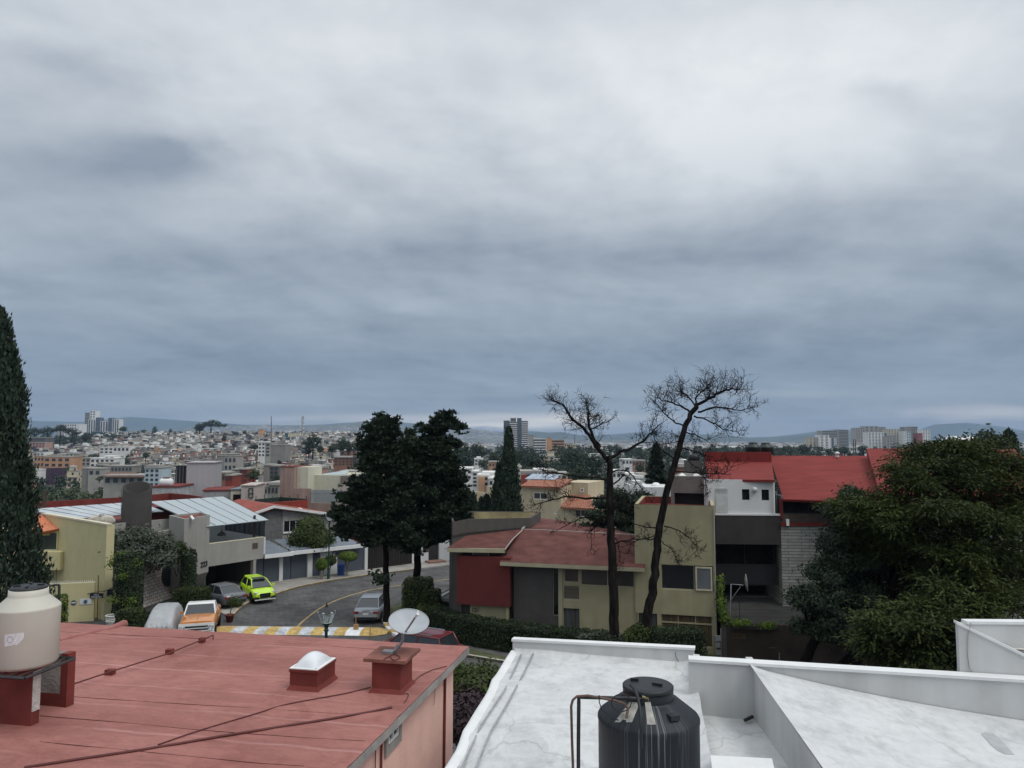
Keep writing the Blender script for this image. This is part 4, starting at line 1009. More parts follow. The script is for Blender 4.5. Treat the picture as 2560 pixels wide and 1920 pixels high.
MB().tube([py(1434,1960,Yp-.03),py(1430,1850,Yp-.03),py(1428,1765,Yp-.03),py(1432,1750,Yp-.03),py(1442,1741,Yp-.03),py(1470,1739,Yp-.03),py(1540,1752,Yp-.05),py(1562,1760,Yp-.08),py(1570,1772,Yp-.1),py(1566,1795,Yp-.16)],.014,8).build('copper_line',mat('old_copper',(.10,.06,.045),rough=.5,var=.3),pw)
MB().tube([py(1605,1742,Yp),py(1620,1745,Yp),py(1622,1754,Yp)],.02,8).build('valve',mat('brass',(.2,.17,.1),rough=.5,metal=.6),pw)
hs=[py(1577,1712,BY-.29),py(1586,1722,BY-.36),py(1594,1742,BY-.42),py(1600,1772,BY-.46),py(1602,1800,BY-.56),py(1603,1830,BY-.58),py(1604,1870,BY-.6)]
tag(MB().tube(hs,.017,8).build('hose',M_BP,loc=tuple(hs[0])),'black hose hanging over the front of the black tank','hose')
lp=[py(u,v,Yp-.06)for u,v in((1498,1738),(1498,1755),(1505,1775),(1530,1795),(1556,1803),(1562,1800))]
tag(MB().tube(lp,.006,5).build('cable_loop',M_BP,loc=tuple(lp[0])),'thin black wire sagging from the pipes across the tank shoulder','cable')
lp=[py(1553+25*math.cos(a_/14*2*PI),1757+22*math.sin(a_/14*2*PI),Yp-.09)for a_ in range(15)]
tag(MB().tube(lp,.006,5).build('cable_loop',M_BP,loc=tuple(lp[0])),'round loop of thin black wire beside the tank lid','cable')
# ================================================================ MIDDLE GROUND
M_GLASS=glassmat('window_glass',(.012,.014,.018),.08)
M_GLASS_B=glassmat('curtained_glass',(.06,.055,.05),.25)
M_OLIVE=mat('olive_stucco',(.37,.335,.21),rough=.92,var=.07,scale=1.2,streak=.35,dirt=.15)
M_OLIVE_L=mat('olive_trim',(.38,.345,.235),rough=.9,var=.06,scale=2,streak=.2)
M_TAUPE=mat('taupe_render',(.085,.078,.072),rough=.92,var=.08,scale=2,streak=.3)
M_MAROON=mat('maroon_render',(.115,.022,.02),rough=.85,var=.12,scale=1.5,streak=.2)
M_ROOFM=mat('maroon_roof_felt',(.105,.036,.030),rough=.9,var=.2,scale=1.2,col2=(.15,.056,.046),dirt=.3)
M_RAL=mat('dark_metal',(.03,.03,.032),rough=.6)
M_CURT=mat('brown_curtain',(.10,.07,.045),rough=.95,var=.45,scale=5,stretch=(2.5,2.5,.05))
M_GCURT=mat('grey_curtain',(.075,.075,.075),rough=.95,var=.45,scale=5,stretch=(2.5,2.5,.05))
# ---------------- olive house 121
h=thing('olive_house',(3,46,0),'olive house number 121 with maroon roof and dark red panel, behind the dead trees','house')
EA,EB=pz(1250,1404,4.9),pz(1611,1419,4.9)
aH=math.atan2(EB.y-EA.y,EB.x-EA.x)
fE=Fac((EA.x,EA.y),aH)  # plane of the main eave fascia
fW=Fac((fE.pt(0,0,-.75).x,fE.pt(0,0,-.75).y),aH)  # main wall plane
tE1=fE.tz(1611,1419)[0]
dH=fE.d; nH=-fE.n # into the house
# main roof: eave -> ridge, then the nearly flat part behind
rL,rR=pz(1306,1323,6.12),pz(1592,1336,6.05)
eR2=fE.pt(tE1,4.9)
mb=MB(); wx=fE.pt(fE.tz(1586,1410)[0],0)
mb.slab([fE.pt(0,4.9),fE.pt(tE1,4.9),(fE.pt(tE1,0).x+nH.x*.9,fE.pt(tE1,0).y+nH.y*.9,5.05),(fE.pt(fE.tz(1586,1410)[0],0).x+nH.x*.9,fE.pt(fE.tz(1586,1410)[0],0).y+nH.y*.9,5.05),tuple(rR),tuple(rL)],.12)
mb.slab([tuple(rL),tuple(rR),tuple(pz(1545,1327,6.1)),tuple(pz(1410,1302,6.2)),tuple(pz(1353,1295,6.25)),tuple(pz(1330,1318,6.16))],.12)
lw0,lw1,lw2,lw3=pz(1118,1369,5.62),pz(1262,1374.5,5.55),pz(1306,1323,6.12),pz(1166,1339,6.05)
mb.slab([tuple(lw0),tuple(lw1),tuple(lw2),tuple(lw3)],.1)
roof=mb.build('roof',M_ROOFM,h)
mb=MB(); fE.box(mb,0,tE1,4.66,4.885,.02,-.14)
fl_=Fac.two((lw0.x,lw0.y),(lw1.x,lw1.y)); tl_=fl_.tz(1262,1376)[0]; fl_.box(mb,0,tl_,5.36,5.60,.02,-.12)
q0=fE.pt(0,0); mb.box((q0.x+nH.x*.55+.06,q0.y+nH.y*.55,4.79),(.1,1.0,.2),aH); mb.build('fascia',M_OLIVE_L,roof)
mb=MB(); rp=[pz(1306,1325,6.17),pz(1280,1350,5.95),pz(1262,1374,5.68)]; mb.tube(rp,.035,6); mb.tube([pz(1306,1323,6.2),pz(1400,1327,6.2),pz(1480,1331,6.2),pz(1590,1337,6.15)],.03,6); mb.tube([pz(1304,1323,6.2),pz(1316,1314,6.25)],.06,6); mb.build('roof_pipe',mat('pale_pipe',(.35,.33,.31),var=.1),roof)
# wall body
tz=fW.tz
tq=lambda u,v=1460:fW.tz(u,v)[0]
T0,T1=tq(1142),tq(1786)
mb=MB()
def depthpoly(fac,t0,t1,n0,dep):return[tuple(fac.pt(t0,0,n0))[:2],tuple(fac.pt(t1,0,n0))[:2],tuple(fac.pt(t1,0,n0-dep))[:2],tuple(fac.pt(t0,0,n0-dep))[:2]]
mb.prism(depthpoly(fW,T0,tq(1590),-.22,7.0),-1,5.0); mb.build('core_wall',M_TAUPE,h)
# facade strips
W1=fW.rect(1452,1424,1586,1467); COLW1=fW.rect(1408,1420,1449,1458); COLW2=fW.rect(1407,1463,1450,1501); COLD=fW.rect(1407,1521,1450,1592)
mb=MB(); fW.skin(mb,tq(1406),tq(1596),-.9,4.75,[W1,COLW1,COLW2,COLD],.2); mb.build('wall',M_OLIVE,h)
fW.window(h,*W1,M_OLIVE_L,M_GLASS_B,bars=(2,1),fw=.06)
fW.window(h,*COLW1,M_OLIVE_L,M_GLASS_B,fw=.09); fW.window(h,*COLW2,M_OLIVE_L,mat('blinds',(.12,.10,.075),rough=.7,var=.3,scale=3,stretch=(.1,.1,8)),fw=.07)
mb=MB(); fW.box(mb,COLD[0],COLD[1],COLD[2],COLD[3],-.15,-.12); dr=mb.build('door',M_GCURT,h); mb=MB(); fW.box(mb,COLD[0],COLD[0]+.05,COLD[2],COLD[3],-.118,-.06); fW.box(mb,COLD[1]-.05,COLD[1],COLD[2],COLD[3],-.118,-.06); mb.build('frame',M_OLIVE,dr)
mb=MB(); fW.box(mb,tq(1396),tq(1406),-.9,4.74,.04,-.2); mb.build('pillar',M_OLIVE_L,h)
mb=MB(); fW.box(mb,tq(1284),tq(1382),.25,4.72,-.03,-.21); fW.box(mb,tq(1382),tq(1396),.25,fW.tz(1390,1541)[1],-.03,-.21); mb.build('grey_panel',M_TAUPE,h)
S1=fW.rect(1382,1417,1396,1540); fW.window(h,*S1,M_OLIVE_L,M_GLASS,n=-.17,fw=.03,name='slit_window')
mb=MB(); fW.box(mb,tq(1276),tq(1283.5),-.5,4.7,-.12,-.2); mb.build('slit_pane',M_GLASS,h)
mb=MB(); R_=fW.rect(1142,1396,1275,1514,.5); fW.box(mb,R_[0],R_[1],R_[2],R_[3]+.1,.5,-.2); pn=mb.build('red_panel',M_MAROON,h)
mb=MB(); fW.box(mb,tq(1177),tq(1268),-.5,R_[2]-.003,.15,-.2); fW.box(mb,tq(1268),tq(1275),-.5,R_[2]-.003,.35,.155); mb.build('porch_wall',M_OLIVE,h)
tt,zz=fW.tz(1179,1529,.16); r3=(fW.d.x,fW.d.y,0)
text_mesh('121',.33,.012,'house_number',M_RAL,h,fW.pt(tt,zz,.165),r3,(0,0,1),.006)
W5=fW.rect(1181,1380,1222,1393,.1); mb=MB(); fW.box(mb,tq(1150),tq(1262),4.95,5.5,-.3,-.5); mb.build('upper_wall',M_RAL,h); fW.window(h,W5[0],W5[1],W5[2],W5[3],M_OLIVE_L,glassmat('greenish_glass',(.05,.055,.04),.3),n=.0,fw=.04)
# dark end volume at the left with the raised parapet box behind
dv0=pz(1130,1357,5.75); k_=fW.pt(T0,0,-.1)
mb=MB(); mb.prism([tuple(fW.pt(tq(1130),0,-.1))[:2],tuple(fW.pt(T0+.3,0,-.1))[:2],tuple(fW.pt(T0+.3,0,-6))[:2],tuple(fW.pt(tq(1130),0,-3))[:2]],-1,5.5); mb.build('end_wall',M_TAUPE,h)
PA,PB,PC,PD=pz(1131,1357,5.75),pz(1166,1339,6.0),pz(1328,1321,6.1),pz(1352,1300,6.1)
PE=pz(1352,1279,6.85); PF=pz(1183,1278,6.95)
plan=[(PA.x,PA.y),(PB.x,PB.y),(PC.x,PC.y),(PE.x,PE.y),(PF.x,PF.y),(PA.x-.6,PA.y+5)]
mb=MB()
ztops=[7.05,7.05,6.82,6.85,6.95,7.0]
mb.prism(plan,0,6.2)
cen=sum((Vector(p)for p in plan),Vector((0,0)))/6
for i in range(6):
    j=(i+1)%6; a_,b_=Vector(plan[i]),Vector(plan[j]); ai,bi=a_+(cen-a_).normalized()*.22,b_+(cen-b_).normalized()*.22
    mb.prism([tuple(a_),tuple(b_),tuple(bi),tuple(ai)],6.0,[ztops[i],ztops[j],ztops[j],ztops[i]]if(b_-a_).cross(ai-a_)>0 else[ztops[i],ztops[j],ztops[j],ztops[i]])
mb.build('parapet_wall',M_TAUPE,h)
mb=MB(); a_,b_=Vector(plan[4]),Vector(plan[3]); off=(cen-(a_+b_)/2).normalized()*.26; mb.face([(a_.x+off.x,a_.y+off.y,6.22),(b_.x+off.x-.3,b_.y+off.y,6.22),(b_.x+off.x-.3,b_.y+off.y,6.82),(a_.x+off.x,a_.y+off.y,6.92)]); mb.build('parapet_inner_face',mat('stained_yellow_wall',(.42,.36,.20),var=.15,scale=1.5,dirt=.8),h)
# tall olive block at the right end
zB_=fW.tz(1690,1263,.12)[1]; tb0,tb1=fW.tz(1586,1300,.12)[0],fW.tz(1787,1300,.12)[0]
W2=fW.rect(1653,1413,1783,1476,.12); W3=fW.rect(1597,1532,1643,1600,.12); W4=fW.rect(1653,1536,1783,1617,.12)
tbl=fW.tz(1594,1500,.12)[0]
mb=MB(); fW.skin(mb,tb0,tb1,2.2,zB_,[(W2[0],W2[1],W2[2],W2[3])],.25,0,.12); fW.skin(mb,tbl,tb1,-1.2,2.2,[W3,W4],.25,0,.12)
mb.prism(depthpoly(fW,tb0+.01,tb1-.01,-.12,6.4),-1.2,zB_-.5); 
for(a_,b_,n0,n1)in((tb0,tb1,.1,-.12),(tb0,tb1,-6.3,-6.5),(tb0,tb0+.2,-.12,-6.3),(tb1-.2,tb1,-.12,-6.3)):fW.box(mb,a_,b_,zB_-.5,zB_,n0,n1)
mb.build('tower_wall',M_OLIVE,h)
mb=MB(); mb.prism(depthpoly(fW,tb0+.2,tb1-.2,-.13,6.1),zB_-.497,zB_-.45); 
fW.box(mb,tb0+.2,tb0+.23,zB_-.45,zB_-.02,-.2,-6.3); fW.box(mb,tb1-.23,tb1-.2,zB_-.45,zB_-.02,-.2,-6.3); fW.box(mb,tb0+.25,tb1-.25,zB_-.45,zB_-.02,-6.25,-6.28)
mb.build('tower_roof',M_RED_D,h)
def n12(f,o):return o
w=(W2[0],W2[1]); mid=W2[0]+(W2[1]-W2[0])*.645
fW.window(h,W2[0],mid,W2[2],W2[3],M_OLIVE_L,M_GLASS,n=-.04,fw=.05); mb=MB()
fo=Fac(tuple(fW.pt(mid+.05,0,.14))[:2],aH); wd=W2[1]-mid-.1
fo.window(h,0,wd,W2[2]+.03,W2[3]-.05,mat('pale_frame',(.50,.46,.33)),glassmat('blind_glass',(.14,.15,.16),.3),n=0,fw=.09,name='open_casement',proud=.05)
mb=MB(); fW.box(mb,mid,W2[1],W2[2],W2[3],-.1,-.07); mb.build('window_pane',M_GLASS,h)
fW.window(h,*W3,M_RAL,M_GCURT,n=-.04,fw=.05); 
fW.window(h,*W4,M_OLIVE,M_CURT,n=-.05,bars=(3,1),fw=.07); mb=MB(); zq=fW.tz(1700,1558,.12)[1]; fW.box(mb,W4[0],W4[1],zq-.04,zq+.04,-.03,.04); mb.build('transom',M_OLIVE,h)
mb=MB(); mb.tube([fW.pt(tb1-.05,0,.17),fW.pt(tb1-.05,8.3,.17)],.03,6); mb.build('drain_pipe',mat('pale_pipe',(.35,.33,.31)),h)
mb=MB(); fW.box(mb,fW.tz(1755,1600)[0],fW.tz(1795,1600)[0],-.4,-.1,.9,.12); 
for i in range(9):t=fW.tz(1752,1600)[0]+i*.13; fW.box(mb,t,t+.03,-.95,-.4,1.0,.97)
mb.build('porch_step',M_OLIVE,h)
# ---------------- white and black house with big red roofs
g=thing('modern_house',(16,50,0),'white and black modern house with long bright red roofs and a grey stone wall','house')
M_RR=mat('bright_red_roof',(.165,.020,.016),rough=.85,var=.12,scale=.8,col2=(.21,.030,.024),stretch=(.6,2.5,1),dirt=.2,detail=8,bump=.2,bscale=2)
M_RRD=mat('red_parapet',(.17,.022,.02),rough=.85,var=.15,scale=1.5,streak=.2)
M_WHW=mat('white_render',(.60,.61,.61),rough=.9,var=.04,scale=1,streak=.12,dirt=.1)
M_BLK=mat('charcoal_render',(.048,.043,.043),rough=.9,var=.12,scale=1.5,streak=.2)
M_BLK2=mat('near_black_render',(.018,.019,.023),rough=.8,var=.15,scale=1.5)
b0=pz(1789,1284,7.6); fB=Fac((b0.x,b0.y),math.radians(-4))
tB=fB.tz(1962,1286)[0]; zb0=fB.tz(1870,1361)[1]
mb=MB(); fB.box(mb,-.02,tB,zb0,7.5,0,-1.2); mb.build('black_band',M_BLK,g)
mb=MB(); fB.box(mb,-.02,tB,7.502,7.6,.03,-1.6); mb.build('band_coping',M_WTOP,g)
fBr=Fac(tuple(fB.pt(0,0,-1.0))[:2],fB.a); 
zg0=fB.tz(1870,1410,-1)[1]; zg1=fB.tz(1870,1462,-.6)[1]
G1=(0,fBr.tz(1948,1400)[0],zg0,zb0-.01)
fB.window(g,.05,fB.tz(1946,1400)[0],zg0,zb0-.02,M_BLK2,glassmat('reflecting_glass',(.012,.011,.012),.03),n=-.8,bars=(2,1),fw=.05)
mb=MB(); fB.box(mb,.0,fB.tz(1948,1400)[0],zg1,zg0,-.5,-1.3); fB.box(mb,0,tB,zg0,zb0,-1.31,-1.4); mb.build('black_wall',M_BLK2,g)
mb=MB(); fB.box(mb,-.2,4.8,.2,zg1,-4.0,-4.2); fB.box(mb,-.2,0,-1,zg1,.0,-4.0); mb.build('terrace_back_wall',M_BLK2,g)
zfl=2.0
mb=MB(); fB.box(mb,-.2,9.2,zfl-.2,zfl,5.0,-4.0); mb.build('terrace_floor',mat('worn_floor',(.045,.045,.042),var=.2,scale=1,dirt=.6),g)
mb=MB(); 
for z in(2.4,2.8,3.15,3.5):mb.tube([fB.pt(-.1,z,4.6),fB.pt(4.6,z,4.6)],.012,5)
for t in(.3,4.5):mb.tube([fB.pt(t,zfl,4.6),fB.pt(t,3.52,4.6)],.02,6)
mb.build('railing',M_RAL,g)
# stone wall and upper windows at the right
zs1=fB.tz(1990,1314)[1]; ts0=fB.tz(1955,1420)[0]
M_STONE=brickmat('split_stone',(.40,.40,.375),(.30,.30,.28),(.13,.13,.12),1.3,.19,.37,.022,ang=fB.a,bump=1.0)
mb=MB(); fB.box(mb,ts0,ts0+13,-1.5,zs1,.02,-5); mb.build('stone_wall',M_STONE,g)
mb=MB(); fB.box(mb,ts0-.05,ts0+13,zs1+.003,zs1+.19,.15,-5); mb.build('red_ledge',M_RRD,g)
zw0,zw1=fB.tz(2000,1284)[1],fB.tz(2000,1252)[1]
M_BRB=mat('brown_brick_band',(.085,.065,.055),var=.2,scale=3,dirt=.3)
mb=MB(); fB.box(mb,ts0+.1,ts0+13,zs1+.193,zw0,.05,-5); mb.build('brown_band',M_BRB,g)
for k in range(4):
    t0_=ts0+.15+k*1.62; fB.window(g,t0_,t0_+1.6,zw0,zw1+.1,M_BLK2,M_GLASS,n=-.15,fw=.05)
mb=MB(); fB.box(mb,ts0+.2,ts0+13,zw0,zw1+.1,-.3,-4.9); mb.build('dark_room_wall',M_BLK2,g)
mb=MB(); fB.box(mb,ts0-.03,ts0+.12,zw0-.3,zw1+.1,.06,-.1); mb.build('red_post',M_RRD,g)
# white upper storey
z_w=fB.tz(1850,1199,-.1)[1]
tw1=fB.tz(1936,1230,-.1)[0]; DOOR=fB.rect(1789,1219,1819,1281,-.1); WA=fB.rect(1855,1223,1874,1250,-.1); WB=fB.rect(1904,1224,1923,1251,-.1)
mb=MB(); fB.skin(mb,fB.tz(1770,1230,-.1)[0],tw1,7.3,z_w,[WA,WB],.15,0,-.1); mb.prism(depthpoly(fB,fB.tz(1770,1230,-.1)[0]+.01,tw1-.01,-.26,1.2),7.2,z_w-.02); mb.build('white_wall',M_WHW,g)
for wq in(WA,WB):fB.window(g,*wq,M_RAL,M_GLASS,n=-.22,fw=.03)
mb=MB(); fB.box(mb,DOOR[0],DOOR[1],DOOR[2],DOOR[3]-.35,-.06,-.1); dd=mb.build('door',mat('door_white',(.5,.5,.5)),g)
mb=MB()
for k in range(4):fB.box(mb,DOOR[0],DOOR[1],DOOR[3]-.32+k*.08,DOOR[3]-.28+k*.08,-.06,-.1)
mb.build('vent_slats',mat('door_white',(.5,.5,.5)),dd)
mb=MB(); p=fB.pt(*fB.tz(1887,1224,0),0); V=[]; mb.lathe([(0,-.17),(.12,-.12),(.17,0),(.12,.12),(0,.17)],tuple(p),16); mb.build('wall_lamp',mat('frosted_globe',(.55,.55,.54),rough=.3),g)
mb=MB(); mb.tube([fB.pt(tw1-.06,7.6,0),fB.pt(tw1-.06,z_w,0)],.05,6); mb.build('drain_pipe',M_WHITE,g)
# side glazing
sg=[py(1937,1202,46.5),py(1957,1245,45.9),py(1957,1283,45.9),py(1937,1283,46.6)]
f3=Fac.two((fB.pt(tw1,0,-2).x,fB.pt(tw1,0,-2).y),(fB.pt(ts0+.15,0,0).x,fB.pt(ts0+.15,0,0).y)); L3=(fB.pt(tw1,0,-2)-fB.pt(ts0+.15,0,0)).length
for k in range(3):f3.window(g,L3*k/3,L3*(k+1)/3,7.3,8.6+.5*(1-k/3),M_GALV,M_GLASS,n=0,fw=.05)
# roofs
rz0=z_w+.02
A1,A2_,A3,A4=pz(1772,1198,z_w),pz(1936,1200,z_w),pz(1929,1155,10.62),pz(1762,1154,10.62)
mb=MB(); mb.slab([tuple(A1),tuple(A2_),tuple(A3),tuple(A4)],.14); mb.build('left_roof',M_RR,g)
fP=Fac.two((A4.x,A4.y),(A3.x,A3.y)); zp=fP.tz(1840,1130)[1]; tp=(A3-A4).length
mb=MB(); fP.box(mb,0,tp,10.4,zp,-.0,-.25); mb.build('roof_parapet',M_RRD,g)
B1,B2=pz(1958,1247,8.56),pz(2420,1262,8.56); B3,B4=pz(1923,1139,11.0),pz(2168,1139.5,11.0)
e_=(B2-B1).normalized(); up_=(B3-B1)
j1=B1+e_*((pz(2200,1254,8.56)-B1).length)
mb=MB(); mb.slab([tuple(B1),tuple(j1+e_*.3),tuple(B4+e_*.2),tuple(B3)],.16); mb.build('right_roof',M_RR,g)
C4_=pz(2166,1121,11.55); C1=C4_-up_+Vector((0,0,.0)); Ce=pz(2420,1123,11.55)
C1=j1+Vector((0,0,.52)); 
mb=MB(); mb.slab([tuple(C1),tuple(C1+e_*9),tuple(C4_+e_*9),tuple(C4_)],.5); mb.build('upper_roof',M_RR,g)
mb=MB(); mb.tube([B1+Vector((0,0,-.05)),B2+Vector((0,0,-.05))],.05,6); mb.build('gutter',M_RRD,g)
mb=MB(); mb.prism([(B3.x+1,B3.y-.5),(B3.x+15,B3.y-2.5),(B3.x+14,47),(B1.x+.6,47)],7,8.3); mb.build('inner_wall',M_BLK2,g)
# plaque unit at the end of band
mb=MB(); fB.box(mb,tB+.03,tB+.2,6.9,7.3,.2,0); mb.build('utility_box',M_WHITE,g)
# black water tanks on its roof
for k,(u,v,Y,lab)in enumerate(((1883,1131,54.3,'dark green water tank on the red parapet roof, left and nearer of the two'),(1914,1131,55.6,'dark green water tank on the red parapet roof, right and partly hidden'))):
    p=py(u,v,Y); t=thing('water_tank',(p.x,Y,p.z-.15),lab,'water tank','tanks on the bright red roof')
    s=1.05; MB().lathe([(0,0),(.56*s,0),(.56*s,.5),(.57*s,.52),(.55*s,.56),(.3*s,.74),(.28*s,.8)],(p.x,Y,p.z-.15),28).build('tank_body',mat('dark_green_plastic',(.015,.022,.020),rough=.4,col2=(.03,.04,.038)),t)
    MB().lathe([(.29*s,.8),(.29*s,.87),(0,.9)],(p.x,Y,p.z-.15),24).build('lid',M_BP,t)
p=py(2093,1139,54); t=thing('roof_vent',(p.x,54,p.z-.1),'small white dome vent on the ridge of the long red roof','vent'); MB().lathe([(.13,-.1),(.13,.12),(.17,.13),(.16,.22),(.0,.3)],tuple(p),16).build('vent_cap',M_WHITE,t)
# brown garden wall below the terrace
bw=thing('garden_wall',(19,44,0),'dark brown rendered wall with small barred window in front of the black terrace','wall')
fG=Fac.two(tuple(pz(1815,1557,2.06))[:2],tuple(pz(2040,1567,2.06))[:2]); tG=fG.tz(2040,1567)[0]
M_BRN=mat('brown_render',(.06,.045,.038),var=.25,scale=1,dirt=.5,rough=.95,streak=.2)
WG=fG.rect(1831,1583,1864,1597)
mb=MB(); fG.skin(mb,0,tG+6,-.5,2.06,[WG],.1); fG.box(mb,0.01,tG+6,-.5,2.04,-.11,-.3); mb.build('wall',M_BRN,bw)
fG.window(bw,*WG,mat('brown_frame',(.11,.07,.04)),M_CURT,n=-.07,fw=.05,bars=(4,1))
mb=MB(); fG.box(mb,-.25,0,-.5,2.1,.1,-.3); mb.build('wall_pier',M_TAUPE,bw)
# edge-on dish on its bracket
hp=fG.pt(fG.tz(1826,1545)[0],2.05,-.15)
d2=thing('satellite_dish',tuple(hp),'old dish seen edge on, held on a bracket pole before the black house','satellite dish')
pt_=lambda u,v:py(u,v,hp.y)
MB().tube([hp,pt_(1828,1460),pt_(1858,1463)],.03,8).build('bracket',M_GALV,d2); MB().tube([pt_(1827,1500),pt_(1852,1466)],.018,6).build('brace',M_GALV,d2)
dc2=pt_(1862,1457); mb=MB(); V=[]; F=[]
nz=Vector((.97,-.22,.1)).normalized(); ma=Vector((0,0,1)); ma=(ma-nz*ma.dot(nz)).normalized(); mi_=nz.cross(ma)
for j in range(5):
    for i in range(24):w_=i/24*2*PI; r=j/4; V.append(tuple(dc2+ma*(.46*r*math.cos(w_))+mi_*(.46*r*math.sin(w_))+nz*(.1*r*r)))
for j in range(4):
    for i in range(24):a_,b_=j*24+i,j*24+(i+1)%24; F.append((a_,b_,b_+24,a_+24))
mb.add(V,F,0,True); rim=V[96:120]; mb.tube(rim+[rim[0]],.018,6); mb.build('reflector',mat('old_dish',(.33,.32,.30),var=.4,scale=5,dirt=.6),d2)
# ---------------- the block with rooftop between (grey service box and water tank), behind the olive house
rb=thing('grey_house',(10.5,60,0),'grey box shaped house with dark opening behind the olive house roof','house')
f4=Fac.two(tuple(py(1677,1230,49))[:2],tuple(py(1773,1230,48.2))[:2]); 
q=f4.rect(1677,1191,1772,1280); OP=f4.rect(1686,1233,1760,1262)
mb=MB(); f4.skin(mb,q[0],q[1],4,q[3],[OP],.5); mb.prism(depthpoly(f4,q[0]+.02,q[1]-.02,-.51,5),4,q[3]-.02); mb.build('wall',mat('grey_brown_render',(.16,.145,.135),var=.08,streak=.35),rb)
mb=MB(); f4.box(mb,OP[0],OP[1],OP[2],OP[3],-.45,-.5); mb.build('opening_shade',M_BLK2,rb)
p=py(1722,1192,50); mb=MB(); 
for x_,w_ in((-.4,.9),(.55,.8)):mb.add([(p.x+x_-w_/2,49.6,p.z-.1),(p.x+x_+w_/2,49.6,p.z-.1),(p.x+x_+w_/2,50.8,p.z-.1),(p.x+x_-w_/2,50.8,p.z-.1),(p.x+x_,50.2,p.z+.25)],[(0,1,4),(1,2,4),(2,3,4),(3,0,4),(3,2,1,0)])
mb.build('roof_light',M_WTOP,rb)
p=py(1735,1151,62); t=thing('water_tank',(p.x,62,p.z),'square shouldered black water tank behind the right dead tree','water tank'); MB().lathe([(0,0),(.45,0),(.5,.05),(.5,.42),(.42,.48),(.2,.5),(.2,.58),(0,.6)],(p.x,62,p.z),20).build('tank_body',M_BP,t)
mb=MB(); mb.prism([(p.x-.6,61.5),(p.x+.5,61.5),(p.x+.5,63),(p.x-.6,63)],0,p.z-.003); tag(mb.build('tank_tower',M_TAUPE,loc=(p.x,62,0)),'plain grey tower carrying the black tank behind the right dead tree','tower')
# white low building left of it
w5=thing('white_shed',(8,62,0),'low white block with small roof dome behind the olive house','building'); f5=Fac.two(tuple(py(1610,1230,60))[:2],tuple(py(1680,1230,59.8))[:2]); q=f5.rect(1612,1218,1678,1262); mb=MB(); mb.prism(depthpoly(f5,q[0],q[1],0,4),2,q[3]); mb.build('wall',M_WHW,w5); p=f5.pt((q[0]+q[1])/2,q[3],-1.5); MB().lathe([(.4,0),(.38,.12),(.2,.26),(0,.3)],tuple(p),16).build('roof_dome',M_WHITE,w5)
w6=thing('white_shed',(6,75,0),'small white water tank housing with pale cap in front of the conifer','building'); f6=Fac.two(tuple(py(1560,1200,75))[:2],tuple(py(1625,1200,75))[:2]); q=f6.rect(1572,1212,1621,1240); mb=MB(); mb.prism(depthpoly(f6,q[0],q[1],0,3),2,q[3]); a_,b_=q[0],q[1]; mb.prism(depthpoly(f6,a_+.5,b_-.5,-.5,2),q[3],q[3]+.35); mb.build('wall',M_WHW,w6)
# ---------------- beige house with tiled roof in the centre, cream walls
bz=thing('beige_house',(3,88,0),'beige house with terracotta tiled roof and small white windows behind the maroon roof','house')
M_BEI=mat('beige_stucco',(.50,.43,.30),rough=.92,var=.05,scale=1,streak=.25)
M_TILE=mat('terracotta_tiles',(.27,.10,.062),rough=.85,var=.35,scale=6,col2=(.38,.17,.11),stretch=(1,1,1))
f7=Fac.two(tuple(py(1298,1230,84))[:2],tuple(py(1475,1230,80))[:2]); 
q1=f7.rect(1298,1214,1440,1300); q2=f7.rect(1405,1206,1470,1250,-3)
wins=[f7.rect(1384,1277,1392,1285),f7.rect(1412,1276,1420,1286),f7.rect(1437,1274,1466,1292),f7.rect(1333,1231,1368,1249)]
mb=MB(); f7.skin(mb,q1[0],f7.tz(1476,1280)[0],0,q1[3]-1.6 if False else f7.tz(1400,1262)[1],[w for w in wins[:3]],.15); zt7=q1[3]
f7.skin(mb,q1[0],f7.tz(1402,1240)[0],f7.tz(1400,1262)[1],zt7,[wins[3]],.15)
mb.prism(depthpoly(f7,q1[0]+.02,f7.tz(1476,1280)[0]-.02,-.16,8),0,f7.tz(1400,1262)[1]); mb.prism(depthpoly(f7,q1[0]+.02,f7.tz(1402,1240)[0],-.16,8),0,zt7-.02); mb.prism(depthpoly(f7,q2[0],q2[1],-3,5),3,q2[3]); mb.build('wall',M_BEI,bz)
for w_ in wins:f7.window(bz,*w_,M_WHITE,M_GLASS_B,n=-.1,bars=(2,1),fw=.09)
w_=f7.rect(1451,1220,1460,1230,-3); f7.window(bz,*w_,M_WHITE,M_GLASS,n=-2.97,bars=(2,1),fw=.08)
def tileroof(mb_pts,parent,name='tile_roof',m=None,rows=14):
    """corrugated roof sheet between eave (a,b) and ridge (c,d)"""
    a,b,c,d=[Vector(p)for p in mb_pts]; n=max(8,int((b-a).length/.12)); V=[]; F=[]
    for j in range(rows+1):
        for i in range(n+1):
            s_,t_=i/n,j/rows; p=a.lerp(b,s_).lerp(d.lerp(c,s_),t_); st=(j%2)*.0
            V.append((p.x,p.y,p.z+.03*math.sin(i*PI/1.0*.999+0)*0+(.035 if i%2 else 0)+.02*((t_*rows)%1)))
    for j in range(rows):
        for i in range(n):k=j*(n+1)+i; F.append((k,k+1,k+n+2,k+n+1))
    m2=MB().add(V,F); m2.slab([tuple(a-Vector((0,0,.06))),tuple(b-Vector((0,0,.06))),tuple(c-Vector((0,0,.06))),tuple(d-Vector((0,0,.06)))],.1)
    return m2.build(name,m or M_TILE,parent)
ez=f7.tz(1440,1270,.6)[1]
